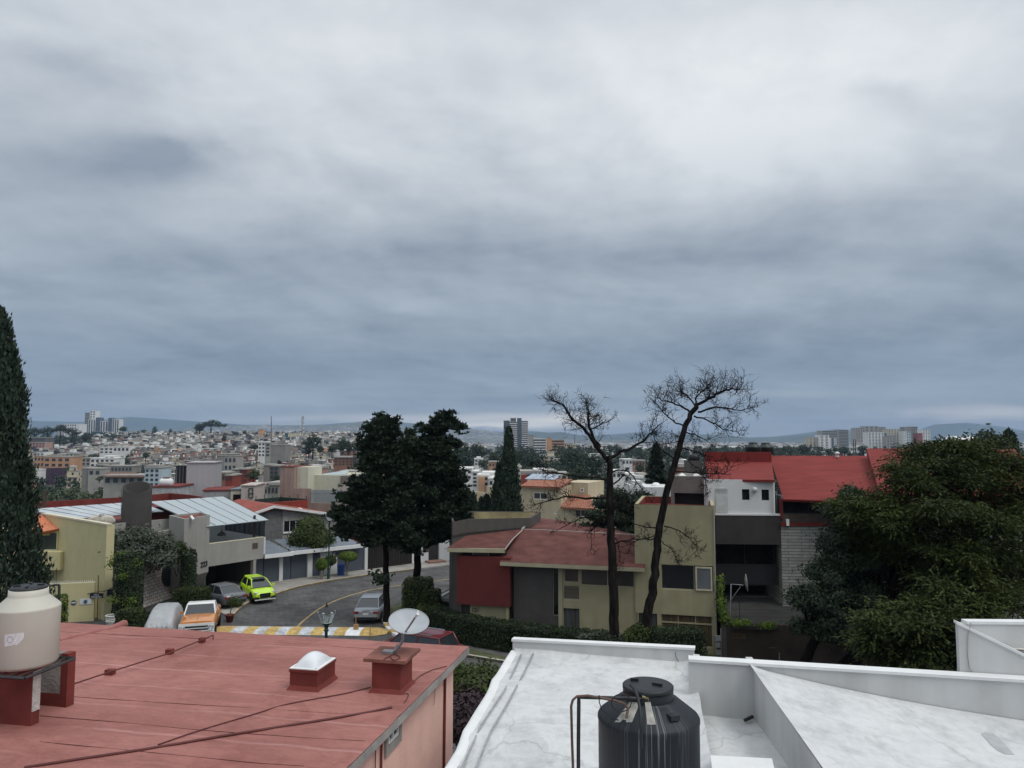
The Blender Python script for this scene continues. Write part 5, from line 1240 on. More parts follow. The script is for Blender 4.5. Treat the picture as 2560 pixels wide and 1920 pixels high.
tileroof([f7.pt(f7.tz(1402,1267,.6)[0],ez,.6),f7.pt(f7.tz(1486,1264,.6)[0],ez,.6),f7.pt(f7.tz(1476,1236,-3)[0],f7.tz(1470,1237,-3)[1],-3),f7.pt(f7.tz(1412,1240,-3)[0],f7.tz(1412,1238,-3)[1],-3)],bz)
tileroof([f7.pt(q1[0]+.3,zt7-.1,.5),f7.pt(f7.tz(1405,1216)[0],zt7-.1,.5),f7.pt(f7.tz(1405,1216)[0],zt7+.6,-3),f7.pt(q1[0]+.3,zt7+.6,-3)],bz)
sp_=f7.pt(q1[0]+.5,zt7+.7,-3.5); s4=f7.pt(q1[0]+2.3,zt7+.7,-3.5)
for k in range(4):
    t=thing('solar_panel',(*tuple(f7.pt(q1[0]+.2+k*.62,0,-3.2))[:2],zt7+.6),('leftmost','second from the left','third from the left','rightmost')[k]+' of four tilted solar panels on the beige house roof','solar panel','row of solar panels on the beige house')
    t0_=q1[0]-.4+k*.98; MB().slab([tuple(f7.pt(t0_,zt7+.55,-2.2)),tuple(f7.pt(t0_+.93,zt7+.55,-2.2)),tuple(f7.pt(t0_+.93,zt7+1.05,-4.2)),tuple(f7.pt(t0_,zt7+1.05,-4.2))],.05).build('panel',mat('pale_solar_glass',(.30,.35,.42),rough=.15,spec=.7),t); 
    MB().box(tuple(f7.pt(t0_+.45,zt7+.65,-3.9)),(.05,.05,.7)).build('leg',M_GALV,t)
f8=Fac.two(tuple(py(1168,1240,88))[:2],tuple(py(1300,1240,85))[:2])
cw=thing('cream_wall',(*tuple(f8.pt(1,0))[:2],0),'plain cream garden wall stepping up behind the slender cypresses','wall')
mb=MB(); a0_,a1_=f8.tz(1169,1240)[0],f8.tz(1217,1240)[0]; f8.poly(mb,[(a0_,0),(a1_,0),(a1_,f8.tz(1217,1232)[1]),(a0_,f8.tz(1169,1227)[1])],0,-.3); f8.box(mb,a1_+.003,f8.tz(1300,1240)[0],0,f8.tz(1240,1216)[1],.1,-.3); mb.build('wall',M_BEI,cw)
# ================================================================ LEFT: yellow house, house 223, garages, neighbours
M_YW=mat('yellow_stucco',(.58,.52,.29),rough=.92,var=.05,scale=1.2,streak=.15,dirt=.1)
M_YW2=mat('pale_yellow_stucco',(.56,.51,.29),rough=.92,var=.05,scale=1.2,streak=.15)
M_OTILE=mat('orange_roof_tiles',(.50,.15,.07),rough=.85,var=.25,scale=7,col2=(.62,.24,.13))
yh=thing('yellow_house',(-30,53,0),'yellow house with orange tile canopy at the far left behind the cypress','house')
Z_Y=6.46
yc,yl=pz(263,1311,Z_Y),pz(100,1281.5,Z_Y)
cbase=pz(258.5,1551,0)
yc=Vector((cbase.x,cbase.y,Z_Y)); 
fY=Fac.two((yl.x,yl.y),(yc.x,yc.y)); LY=(Vector((yl.x,yl.y))-Vector((yc.x,yc.y))).length
mb=MB(); fY.box(mb,0,LY-.5,-.5,Z_Y-.12,0,-.25); mb.build('side_wall',M_YW,yh)
mb=MB(); fY.box(mb,LY-.497,LY,-.5,Z_Y-.12,.012,-.5); mb.build('corner_pier',M_YW2,yh)
mb=MB(); fY.box(mb,-.5,LY+.02,Z_Y-.118,Z_Y,.05,-.32); mb.build('coping',mat('cream_coping',(.62,.57,.42),streak=.2),yh)
# projecting bay with window and canopy: seen left of u=150
tw=fY.tz(150,1400)[0]
fY2=Fac(tuple(fY.pt(tw,0,0))[:2],fY.a+math.radians(-0)); 
ywz0,ywz1=fY.tz(142,1378,.6)[1],fY.tz(142,1334,.6)[1]
bay=Fac(tuple(fY.pt(fY.tz(146,1380)[0]-8,0,0))[:2],fY.a)
Wy=(8-3.1,8-.1,ywz0,ywz1)
fb_=Fac(tuple(pz(40,1480,1.9))[:2],math.radians(8)); 
# front recessed facade facing us
pR=fY.pt(fY.tz(143,1400)[0],0,.02); fR=Fac((pR.x-7,pR.y+.2),math.radians(-2)); tR_=7.0
wq=fR.rect(60,1331,141,1376); 
mb=MB(); fR.skin(mb,0,tR_,0,5.35,[(3.0,wq[1],wq[2],wq[3])],.2); fR.box(mb,0.02,tR_-.02,0,5.3,-.21,-3); mb.build('front_wall',M_YW,yh)
fR.window(yh,3.0,wq[1],wq[2],wq[3],M_WHITE,glassmat('green_glass',(.03,.045,.035),.2),n=-.15,bars=(2,1))
bq=fR.rect(60,1380,150,1425,1.0); mb=MB(); fR.box(mb,0,bq[1],bq[2],bq[3],1.0,0); mb.build('balcony',M_YW,yh)
e1_,e2_=pz(94,1331,5.35),pz(182,1322,5.35)
r1_,r2_=pz(100,1286,6.35),pz(170,1312,5.75)
can=tileroof([e1_+(e1_-e2_)*.6,e2_,r2_,r1_+(r1_-r2_)*.3],yh,'canopy_roof',M_OTILE,8)
mb=MB(); fq=Fac.two((e1_.x-(e2_.x-e1_.x)*.6,e1_.y),(e2_.x,e2_.y)); fq.box(mb,0,(e2_-e1_).length*1.55,5.0,5.27,-.02,-.15); mb.build('canopy_fascia',M_YW,can)
MB().tube([r1_,r2_,e2_],.07,6).build('ridge_tiles',mat('old_ridge_tile',(.22,.12,.09),var=.3,scale=6),can)
# garden wall with signs
gl,gr=pz(120,1558,0),pz(256,1551,0)
fS=Fac.two((gl.x,gl.y),(gr.x,gr.y)); LS=(gr-gl).length-.55
gw=thing('garden_wall',(gl.x,gl.y,0),'yellow garden wall topped with white spikes in front of the yellow house','wall')
zS=fS.tz(190,1458)[1]
mb=MB(); fS.box(mb,-1.5,LS,-.3,zS,.02,-.2); mb.build('wall',M_YW2,gw)
mb=MB()
nsp=34
for i in range(nsp):t=-1.4+(LS+1.3)*i/nsp; mb.tube([fS.pt(t,zS-.01,-.09),fS.pt(t+.05,zS+.12,-.03),fS.pt(t+.02,zS+.2,-.09)],[.018,.014,.004],4)
mb.tube([fS.pt(-1.45,zS+.03,-.09),fS.pt(LS,zS+.03,-.09)],.02,5); mb.build('spikes',M_WHITE,gw)
t_,z_=fS.tz(184,1507,.03); mb=MB(); mb.lathe([(0,0),(.17,0),(.17,.015),(0,.02)],(0,0,0),24)
def disc(fac,t,z,r,n,name,m,parent,label=None,cat=None):
    mb=MB(); P=[fac.pt(t+r*math.cos(k/24*2*PI),z+r*math.sin(k/24*2*PI),n)for k in range(24)]; mb.extr(P,tuple(fac.n.x*c for c in(.02,))+(fac.n.y*.02,0))
    o=mb.build(name,m,parent,loc=None if parent is not None else tuple(P[0])); 
    if label:tag(o,label,cat)
    return o
M_NAVY=mat('navy_sign',(.05,.07,.13),rough=.5)
sg_=disc(fS,t_,z_,.17,.022,'round_sign',M_NAVY,None,'small round navy plaque on the yellow garden wall','sign')
mb=MB(); fS.box(mb,t_-.13,t_+.13,z_-.03,z_+.05,.043,.05); mb.build('sign_stripe',M_WHITE,sg_)
qs=fS.rect(199,1497,229,1511,.03); ws=MB(); fS.box(ws,qs[0],qs[1],qs[2],qs[3],.022,.05); wsg=tag(ws.build('white_sign',mat('white_sign',(.62,.65,.68),rough=.5),loc=tuple(fS.pt(qs[0],qs[2],.03))),'white rectangular sign with a round green emblem on the yellow garden wall','sign')
disc(fS,(qs[0]+qs[1])/2,(qs[2]+qs[3])/2,.12,.052,'emblem',mat('dark_green_emblem',(.06,.13,.12)),wsg)
# street name post
sb=pz(243,1553,0.0); spst=thing('street_sign',tuple(sb),'rusty post with a dark hanging street name board in front of the yellow wall','street sign')
Ys=sb.y
MB().tube([sb,py(246,1446,Ys),py(246,1438,Ys)],.035,8).build('post',mat('rusty_post',(.16,.10,.03),var=.4,scale=6,rough=.8),spst)
MB().tube([py(219,1484,Ys-.05),py(262,1477,Ys-.05)],.02,6).build('arm',M_BLKM,spst)
fN=Fac.two(tuple(py(224,1490,Ys-.05))[:2],tuple(py(258,1490,Ys-.05))[:2]); a_=fN.tz(225,1490)[0]; b_=fN.tz(258,1490)[0]; zt_,zb_=fN.tz(241,1483)[1],fN.tz(241,1495)[1]
mb=MB(); fN.box(mb,a_,b_,zb_,zt_,0,-.03); nb=mb.build('name_board',mat('black_board',(.02,.02,.03),rough=.5),spst)
for i,tx in enumerate(('CALLE','ESCONDIDA')):text_mesh(tx,.125,.004,'lettering',M_WHITE,nb,fN.pt(a_+(.24 if i==0 else .09),zt_-.15-.14*i,.008),(fN.d.x,fN.d.y,0),(0,0,1))
MB().tube([py(258,1480,Ys-.05),py(283,1468,Ys+.3)],.02,6).build('arm',M_BLKM,spst)
f_o=Fac.two(tuple(py(268,1480,Ys))[:2],tuple(py(281,1480,Ys+.5))[:2]); mb=MB(); f_o.box(mb,0,.55,py(270,1490,Ys).z,py(270,1475,Ys).z,0,-.03); mb.build('name_board',mat('black_board',(.02,.02,.03)),spst)
# white litter basket
lb_=pz(277,1572,0.0); bk_=thing('litter_basket',tuple(lb_),'round white slatted litter basket beside the low hedge','litter basket')
mb=MB(); c_=lb_
for i in range(18):w_=i/18*2*PI; mb.tube([(c_.x+.24*math.cos(w_),c_.y+.24*math.sin(w_),.1),(c_.x+.34*math.cos(w_),c_.y+.34*math.sin(w_),.85)],.022,4)
mb.build('slats',M_WHITE,bk_)
mb=MB()
for z_,r_ in((.1,.24),(.85,.34),(.5,.3)):mb.tube([(c_.x+r_*math.cos(i/24*2*PI),c_.y+r_*math.sin(i/24*2*PI),z_)for i in range(25)],.03,6)
mb.build('hoops',M_WHITE,bk_)
# ---------------- house 223
M_CG=mat('grey_concrete_render',(.33,.32,.30),rough=.92,var=.06,scale=1,streak=.35,dirt=.2)
M_CG_D=mat('mid_grey_render',(.23,.225,.22),rough=.92,var=.08,streak=.3)
M_POLY=bpy.data.materials.new('polycarbonate'); M_POLY.use_nodes=True
p_=M_POLY.node_tree.nodes['Principled BSDF']; p_.inputs['Base Color'].default_value=(.62,.68,.70,1); p_.inputs['Roughness'].default_value=.35; p_.inputs['Specular IOR Level'].default_value=.6
_t=M_POLY.node_tree.nodes.new('ShaderNodeBsdfTranslucent'); _t.inputs[0].default_value=(.8,.85,.88,1); _m=M_POLY.node_tree.nodes.new('ShaderNodeMixShader'); _m.inputs[0].default_value=.45
M_POLY.node_tree.links.new(p_.outputs[0],_m.inputs[1]); M_POLY.node_tree.links.new(_t.outputs[0],_m.inputs[2]); M_POLY.node_tree.links.new(_m.outputs[0],M_POLY.node_tree.nodes['Material Output'].inputs[0])
M_POLYD=mat('grey_polycarbonate',(.40,.44,.47),rough=.3,spec=.6,var=.12,scale=.7)
h2=thing('grey_house',(-23,62,0),'grey rendered house number 223 with open car port and white polycarbonate roofs','house')
ta,tb_,tbk,tcc=pz(461,1298,6.26),pz(525,1288,6.26),pz(502,1279.5,6.3),pz(423,1289,6.26)
zlow=2.0
mb=MB(); mb.prism([(ta.x,ta.y),(tb_.x,tb_.y),(tbk.x,tbk.y),(tcc.x,tcc.y)],[1.85,1.9,0,0],6.08); 
mb.build('stair_tower',M_CG,h2)
mb=MB(); ring_=[Vector(p[:2])for p in((ta.x,ta.y),(tb_.x,tb_.y),(tbk.x,tbk.y),(tcc.x,tcc.y))]; cc_=sum(ring_,Vector((0,0)))/4
for i in range(4):
    a_,b_=ring_[i],ring_[(i+1)%4]; mb.prism([tuple(a_),tuple(b_),tuple(b_+(cc_-b_)*.1),tuple(a_+(cc_-a_)*.1)],6.083,6.28)
mb.build('tower_parapet',M_CG,h2)
mb=MB(); mb.face([(*(p+(cc_-p)*.1),6.12)for p in ring_]); mb.build('tower_roof',M_RED_D,h2)
# balcony front
fa,fb2=pz(524,1360,4.02),pz(660,1343,4.02); fF=Fac.two((fa.x,fa.y),(fb2.x,fb2.y)); LF=(fb2-fa).length
mb=MB(); fF.box(mb,-.1,LF,2.28,4.0,0,-.2); mb.build('balcony_wall',M_CG,h2)
mb=MB(); fF.box(mb,-.1,LF+.02,4.003,4.06,.02,-.22); mb.build('coping',mat('cream_coping',(.62,.57,.42)),h2)
mb=MB(); mb.prism(depthpoly(fF,-.1,LF,-.21,6),2.35,2.6); mb.build('floor_slab',M_CG_D,h2)
mb=MB(); q=fF.rect(631,1359,644,1372); fF.box(mb,q[0],q[1],q[2]+.02,q[3]+.05,.03,0); mb.build('wall_plaque',M_BRB,h2)
tt,zz=fF.tz(511,1416,.03)
fT=Fac.two((ta.x,ta.y),(tb_.x,tb_.y)); LTw=(tb_-ta).length
tt,zz=fT.tz(510,1416.5,.02); wn=fT.tz(523,1414,.02)[0]-tt
text_mesh('223',.56,.02,'house_number',M_RAL,h2,fT.pt(LTw-1.0,zz,.03),(fT.d.x,fT.d.y,0),(0,0,1),.012)
# tower extends down beside the opening; pillars
mb=MB(); c1_=pz(504,1476,.1); mb.prism([(c1_.x-.2,c1_.y),(c1_.x+.15,c1_.y),(c1_.x+.15,c1_.y+.4),(c1_.x-.2,c1_.y+.4)],-.1,2.3)
mb.build('pillar',M_CG,h2)
mb=MB(); tq_=fF.tz(636,1450)[0]; fF.box(mb,tq_-.12,tq_+.14,0,2.27,-.02,-.4); mb.build('pillar',M_CG,h2)
mb=MB(); fF.box(mb,-1.2,LF,0,2.3,-6.0,-6.2); mb.build('carport_back_wall',M_TAUPE,h2)
mb=MB(); fF.box(mb,LF-.6,LF-.4,0,2.3,-.5,-6.0); fF.box(mb,-1.4,-1.2,0,2.3,-1,-6.0); mb.build('carport_side_wall',M_TAUPE,h2)
# upper room behind terrace
Q1,Q2=pz(562,1326,4.02),pz(660,1342.5,4.02)
fQ=Fac.two((Q1.x,Q1.y),(Q2.x,Q2.y)); LQ=(Q2-Q1).length
mb=MB(); fQ.box(mb,0,LQ,2.6,4.0,0,-.15); Q0=pz(520,1331,4.02); fQ0=Fac.two((Q0.x-1,Q0.y+.4),(Q1.x,Q1.y)); fQ0.box(mb,0,(Q1-Q0).length+1.2,2.6,6.1,0,-.15); mb.build('terrace_wall',M_WHW,h2)
for k in range(4):fQ.window(h2,LQ*k/4+.02,LQ*(k+1)/4-.02,4.02,5.3+.35*(1-k/4),M_RAL,glassmat('blue_grey_glass',(.07,.085,.11),.12),n=-.08,fw=.05,bars=(2,1))
p=py(631,1345,pz(631,1346,4.0).y); mb=MB(); mb.box((p.x,p.y+.4,4.9),(.16,.16,1.9)); mb.build('steel_post',M_RAL,h2)
lp_=pz(554,1334,4.3); pl=thing('pendant_lamp',(lp_.x,lp_.y,4.2),'grey dome pendant lamp hanging under the polycarbonate roof','lamp'); MB().lathe([(.36,0),(.34,.1),(.22,.22),(.07,.30),(.05,.42),(.0,.44)],(lp_.x,lp_.y,4.15),24).build('lamp_shade',M_TAUPE,pl); MB().tube([(lp_.x,lp_.y,4.58),(lp_.x,lp_.y,5.9)],.015,4).build('cord',M_RAL,pl)
# polycarbonate roofs
def polyroof(pts,name,nx_,ny_,m,parent):
    a,b,c,d=pts; mb=MB(); mb.slab([tuple(a),tuple(b),tuple(c),tuple(d)],.04); o=mb.build(name,m,parent); mb=MB()
    for i in range(nx_+1):mb.tube([a.lerp(b,i/nx_)+Vector((0,0,.015)),d.lerp(c,i/nx_)+Vector((0,0,.015))],.018,4,0,True,False)
    for j in range(ny_+1):mb.tube([a.lerp(d,j/ny_)-Vector((0,0,.07)),b.lerp(c,j/ny_)-Vector((0,0,.07))],.02,4,0,True,False)
    mb.build('rafters',M_TAUPE,o); return o
pa_,pb_,pc_,pd_=pz(526,1314.5,5.45),pz(671,1299,5.45),pz(558,1241,6.9),pz(372,1254,6.9)
polyroof([pa_+(pa_-pb_)*.1,pb_,pc_,pd_],'polycarbonate_roof',6,3,M_POLY,h2)
ga_,gb_,gc_,gd_=pz(195,1296,6.0),pz(374,1281,6.0),pz(318,1256,6.75),pz(80,1272,6.75)
polyroof([ga_,gb_+(gb_-ga_)*.22,gc_+(gc_-gd_)*.14,gd_+(gd_-gc_)*.1],'polycarbonate_roof',8,3,M_POLYD,h2)
# main body behind
ba,bb=pz(262,1311,5.6),pz(423,1297,5.6); fM=Fac.two((ba.x,ba.y),(bb.x,bb.y)); LM=(bb-ba).length
mb=MB(); mb.prism(depthpoly(fM,-.6,LM,0,10),0,5.3); fM.box(mb,-.6,LM,5.3,5.6,0,-.15); mb.build('wall',M_CG,h2)
mb=MB(); mb.prism(depthpoly(fM,-.6,LM,-.16,9.5),5.3,5.33); 
mb.build('flat_roof',M_RED_D,h2)
# round stair shaft with slanting mouth
cy=py(344,1217,60.5); rad=33/FPX*60.5; mb=MB(); n=48; V=[]; F=[]
for ring__,(rr,zz)in enumerate(((rad*1.07,2.0),(rad,None),(rad*.82,None),(rad*.82,4.0))):
    for k in range(n):
        w_=2*PI*k/n; zt=cy.z+.36*rad*(.89*math.sin(w_)-.45*math.cos(w_))if zz is None else zz
        if ring__==2:zt-=.01
        V.append((cy.x+rr*math.cos(w_),60.5+rr*math.sin(w_),zt))
for r_ in range(3):
    for k in range(n):a_,b_=r_*n+k,r_*n+(k+1)%n; F.append((a_,b_,b_+n,a_+n))
mb.add(V,F,0,True); sh=mb.build('round_chimney',mat('dark_grey_render',(.042,.038,.036),var=.12,scale=1.2,streak=.3,rough=.95),h2)
mb=MB(); 
p0_,p1_=py(303,1290,60),py(303,1222,60)
for dx in(0,.22):mb.tube([p0_+Vector((dx,0,0)),p1_+Vector((dx,0,.0))if dx==0 else p0_+Vector((dx,0,1.1))],.022,4)
for k in range(5):mb.tube([p0_+Vector((0,0,.2*k)),p0_+Vector((.22,0,.2*k))],.018,4)
mb.build('ladder',M_RAL,sh)
# old horizontal gas tank
gt=py(253,1303,57); g3=thing('gas_tank',(gt.x,57,gt.z-.5),'weathered cream horizontal gas tank on the flat roof left of the round chimney','gas tank')
M_OLDT=mat('weathered_cream',(.50,.46,.40),var=.15,scale=3,dirt=.9)
L_=.75; mb=MB(); pr=[(-L_-.28,.02),(-L_-.22,.25),(-L_,.42),(-L_+.03,.43),(L_-.03,.43),(L_,.42),(L_+.22,.25),(L_+.28,.02)]
mb.tube([(gt.x+a_,57,gt.z)for a_,r_ in pr],[r_ for a_,r_ in pr],20); mb.build('vessel',M_OLDT,g3); MB().tube([(gt.x+.05,56.95,gt.z+.38),(gt.x+.05,56.95,gt.z+.55)],[.2,.16],12).build('valve_cap',M_OLDT,g3)
mb=MB(); [mb.box((gt.x+s_*.5,57,gt.z-.45),(.12,.5,.3))for s_ in(-1,1)]; mb.build('saddle',M_TRIM,g3)
# stone block wall with round shutter
sw0,sw1=pz(352,1521,.02),pz(490,1474,.02); fK=Fac.two((sw0.x,sw0.y),(sw1.x,sw1.y)); LK=(sw1-sw0).length
M_BLOCK=brickmat('pale_stone_blocks',(.80,.76,.70),(.62,.47,.40),(.22,.20,.19),.46,.235,.5,.022,ang=fK.a,bump=.6)
sw=thing('stone_wall',(sw0.x,sw0.y,0),'pale stone block wall with a round black shutter beside the clipped hedge','wall')
mb=MB(); fK.box(mb,-1.0,LK,-.2,3.05,0,-.3); mb.build('wall',M_BLOCK,sw)
tk,zk=fK.tz(423,1435); disc(fK,tk,zk,.95,.0,'round_shutter',M_RAL,sw)
mb=MB(); fK.box(mb,-1,LK,3.053,5.2,-.3,-.6); mb.build('upper_wall',M_CG,sw)
# ---------------- garages row
ga0,ga1=pz(700,1453,.1),pz(917,1424.5,.1); fA=Fac.two((ga0.x,ga0.y),(ga1.x,ga1.y)); LA=fA.tz(917,1424)[0]
gr_=thing('garage_row',(ga0.x,ga0.y,0),'row of dark blue roller garages under a grey ribbed canopy with white fascia','garage')
M_NAV=mat('navy_slats',(.045,.055,.075),rough=.55,var=.25,scale=2)
def slatmat(name,col,per=.12,rough=.5):
    m=bpy.data.materials.new(name); m.use_nodes=True; N=m.node_tree.nodes; L=m.node_tree.links; p=N['Principled BSDF']; p.inputs['Roughness'].default_value=rough
    tc=N.new('ShaderNodeTexCoord'); sp=N.new('ShaderNodeSeparateXYZ'); L.new(tc.outputs['Object'],sp.inputs[0])
    a=N.new('ShaderNodeMath'); a.operation='FRACT'; b=N.new('ShaderNodeMath'); b.operation='DIVIDE'; L.new(sp.outputs[2],b.inputs[0]); b.inputs[1].default_value=per; L.new(b.outputs[0],a.inputs[0])
    r=N.new('ShaderNodeValToRGB'); e=r.color_ramp.elements; e[0].position=0; e[0].color=tuple(x*.45 for x in col)+(1,); e[1].position=.35; e[1].color=tuple(col)+(1,); L.new(a.outputs[0],r.inputs[0]); L.new(r.outputs[0],p.inputs['Base Color'])
    bp=N.new('ShaderNodeBump'); bp.inputs['Distance'].default_value=.03; bp.inputs['Strength'].default_value=.8; L.new(a.outputs[0],bp.inputs['Height']); L.new(bp.outputs[0],p.inputs['Normal']); return m
M_SLAT=slatmat('navy_roller_slats',(.085,.10,.13),.16)
us_=[(640,698),(707,768),(780,801),(843,911)]
TT=lambda u:fA.tz(u,1440)[0]
for i,(u0_,u1_)in enumerate(us_):
    mb=MB(); t0_,t1_=TT(u0_),TT(u1_); fA.box(mb,t0_,t1_,0,2.2,-.15,-.2)
    d_=mb.build('garage_door' if i!=2 else 'door',M_SLAT,gr_)
    mb=MB(); tm=t0_+(t1_-t0_)*.33; fA.box(mb,tm,tm+.07,0,2.2,-.149,-.12)if i!=2 else fA.box(mb,t1_-.2,t1_-.13,1.0,1.15,-.149,-.1); mb.build('handle',M_RAL,d_)
for u0_,u1_,n0 in((698,707,0),(768,780,.05),(911,918,.05)):mb=MB(); fA.box(mb,TT(u0_),TT(u1_),0,2.2,n0,-.4); mb.build('pillar',M_WHW,gr_)
mb=MB(); fA.box(mb,TT(801),TT(843),0,2.2,-.05,-.35); mb.build('wall',M_WHW,gr_)
mb=MB(); fA.box(mb,TT(640),TT(917),0,2.3,-.5,-.6); mb.build('rear_wall',M_RAL,gr_)
mb=MB()
for u0_,u1_,n0,z0_,dz in((661,726,.75,2.26,0),(726,795,.65,2.30,.0),(780,905,.45,2.26,.0)):
    fA.box(mb,TT(u0_)-.3,TT(u1_)-.1,z0_,z0_+.3,n0,n0-.12)
mb.build('fascia',M_WTOP,gr_)
def ribbed(pts,m,name,parent,per=.4,h_=.05):
    a,b,c,d=[Vector(p)for p in pts]; n=max(6,int((d-a).length/per)*2); V=[]; F=[]
    for j in range(n+1):
        for i in range(2):p=(a if i==0 else b).lerp(d if i==0 else c,j/n); V.append((p.x,p.y,p.z+(h_ if j%2 else 0)))
    for j in range(n):k=j*2; F.append((k,k+1,k+3,k+2))
    return MB().add(V,F).build(name,m,parent)
M_GRM=mat('grey_ribbed_metal',(.13,.15,.175),rough=.55,var=.1,scale=1.5,spec=.4)
for(u0_,u1_,n0)in((655,726,.7),(724,800,.6),(790,905,.4)):
    a_,b_=fA.pt(TT(u0_),2.5,n0),fA.pt(TT(u1_)-.2,2.5,n0); c_,d_=fA.pt(TT(u1_)-.6,3.15,n0-4.2),fA.pt(TT(u0_),3.15,n0-4.2)
    ribbed([a_,b_,c_,d_],M_GRM,'canopy_roof',gr_,.55,.06)
tt,zz=fA.tz(837,1386,0); mb=MB()
mb.tube([fA.pt(tt+.22*math.cos(k/20*2*PI),zz+.3*math.sin(k/20*2*PI),.02)for k in range(21)],.04,6); mb.tube([fA.pt(tt,zz-.2,.02),fA.pt(tt+.08,zz,.03),fA.pt(tt,zz+.2,.02)],.03,5); mb.build('iron_ornament',M_RAL,gr_)
# dark slatted gate and the white entrance further on
gb0,gb1=pz(919,1424,.1),pz(1030,1409.5,.1); fD=Fac.two((gb0.x,gb0.y),(gb1.x,gb1.y)); LD=(gb1-gb0).length
M_WOODD=mat('dark_wood_slats',(.022,.018,.017),rough=.7,var=.4,scale=3,stretch=(4,4,.1))
gt_=thing('sliding_gate',(gb0.x,gb0.y,0),'wide dark brown gate of vertical boards behind the pine trunks','gate')
mb=MB(); n=26
for i in range(n):fD.box(mb,LD*i/n+.02,LD*(i+1)/n-.02,.05,2.75,0,-.05)
mb.build('boards',M_WOODD,gt_); mb=MB(); fD.box(mb,0,LD,0,2.7,-.06,-.1); mb.build('gate_frame',M_RAL,gt_)
ge0,ge1=pz(1030,1409.5,.1),pz(1131,1399,.1); fI=Fac.two((ge0.x,ge0.y),(ge1.x,ge1.y)); LI=(ge1-ge0).length
ent=thing('white_house',(ge1.x,ge1.y,0),'white walled house with dark narrow door beyond the pine trunks','house')
ti=lambda u:fI.tz(u,1400)[0]
mb=MB(); fI.box(mb,0,ti(1071),-.2,3.2,0,-.3); fI.box(mb,ti(1098),LI+7,-.2,3.3,0,-.3); fI.box(mb,ti(1071),ti(1098),2.6,3.2,-.05,-.3); fI.box(mb,0,LI+7,0,3.0,-.4,-5); mb.build('wall',M_WHW,ent)
mb=MB(); fI.box(mb,ti(1072),ti(1097),0,2.59,-.2,-.25); mb.build('door',M_RAL,ent)
mb=MB(); q=fI.rect(1057,1352,1070,1380); fI.box(mb,q[0],q[1],q[2],q[3],.04,0); mb.build('stone_plaque',M_BRB,ent)
MB().prism(depthpoly(fI,ti(1062),ti(1102),1.1,1.1),.1,.28).build('door_step',mat('terracotta_step',(.22,.13,.10)),ent)
mb=MB(); fI.box(mb,ti(1110),LI+6,2.2,2.27,.01,0); fI.box(mb,ti(1110),LI+6,1.2,1.27,.01,0); mb.build('wall_groove',M_CG,ent)
# ---------------- grey gabled house behind the garages
gp_=thing('gabled_house',(-19,74,0),'grey tiled house with low white edged gable behind the garages','house')
fZ=Fac(tuple(fA.pt(0,0,-5.2))[:2],fA.a); tz_=lambda u,v:fZ.tz(u,v)
M_SLAB=brickmat('grey_slab_cladding',(.20,.20,.195),(.16,.16,.16),(.09,.09,.09),1.9,.62,.5,.02,ang=fZ.a,bump=.2)
l_,z_l=tz_(650,1291); m_,z_m=tz_(687,1271); r_,z_r=tz_(842,1293)
wn_=fZ.rect(708,1299,770,1329)
sp_t=tz_(707,1300)[0]
mb=MB(); fZ.poly(mb,[(l_,1.5),(sp_t,1.5),(sp_t,z_m-(z_m-z_r)*(sp_t-m_)/(r_-m_)),(m_,z_m),(l_,z_l)],0,-.3); mb.build('slab_cladding',M_SLAB,gp_)
mb=MB(); zc=z_m-(z_m-z_r)*(sp_t-m_)/(r_-m_)
fZ.skin(mb,sp_t,r_,1.5,z_r,[(wn_[0]+.05,wn_[1],wn_[2],wn_[3])],.2); fZ.poly(mb,[(sp_t,z_r),(r_,z_r),(sp_t,zc)],0,-.2); fZ.box(mb,sp_t+.02,r_-.02,1.5,z_r-.02,-.21,-7); mb.build('wall',mat('warm_grey_render',(.30,.29,.27),streak=.2),gp_)
fZ.window(gp_,wn_[0]+.05,wn_[1],wn_[2],wn_[3],M_WHITE,M_GLASS,n=-.1,bars=(4,1),fw=.05,sill=M_WTOP)
mb=MB()
def fasc(a,b,th=.22):
    A_,B_=fZ.pt(a[0],a[1],.6),fZ.pt(b[0],b[1],.6); n_=-fZ.n*.12
    mb.extr([A_,B_,B_+Vector((0,0,th)),A_+Vector((0,0,th))],(n_.x,n_.y,0))
L0,L1,L2=fZ.tz(636,1287,.6),fZ.tz(686,1270,.6),fZ.tz(850,1291,.6); fasc(L0,L1); fasc(L1,L2); mb.build('fascia',M_WTOP,gp_)
mb=MB(); P=[fZ.pt(L0[0],L0[1]+.2,.5),fZ.pt(L1[0],L1[1]+.2,.5),fZ.pt(L1[0],L1[1]+.3,-8),fZ.pt(L0[0],L0[1]+.3,-8)]; mb.slab([tuple(p)for p in P],.1); P=[fZ.pt(L1[0],L1[1]+.2,.5),fZ.pt(L2[0],L2[1]+.2,.5),fZ.pt(L2[0],L2[1]+.25,-8),fZ.pt(L1[0],L1[1]+.3,-8)]; mb.slab([tuple(p)for p in P],.1); mb.build('roof',mat('faded_red_roof',(.27,.07,.05),var=.2,dirt=.4),gp_)
dm=fZ.pt(fZ.tz(748,1272,-3)[0],0,-3); zt_=fZ.tz(748,1276,-3)[1]; MB().lathe([(.55,-.3),(.5,.0),(.3,.2),(0,.27)],(dm.x,dm.y,zt_),20).build('skylight_dome',M_WHITE,gp_)
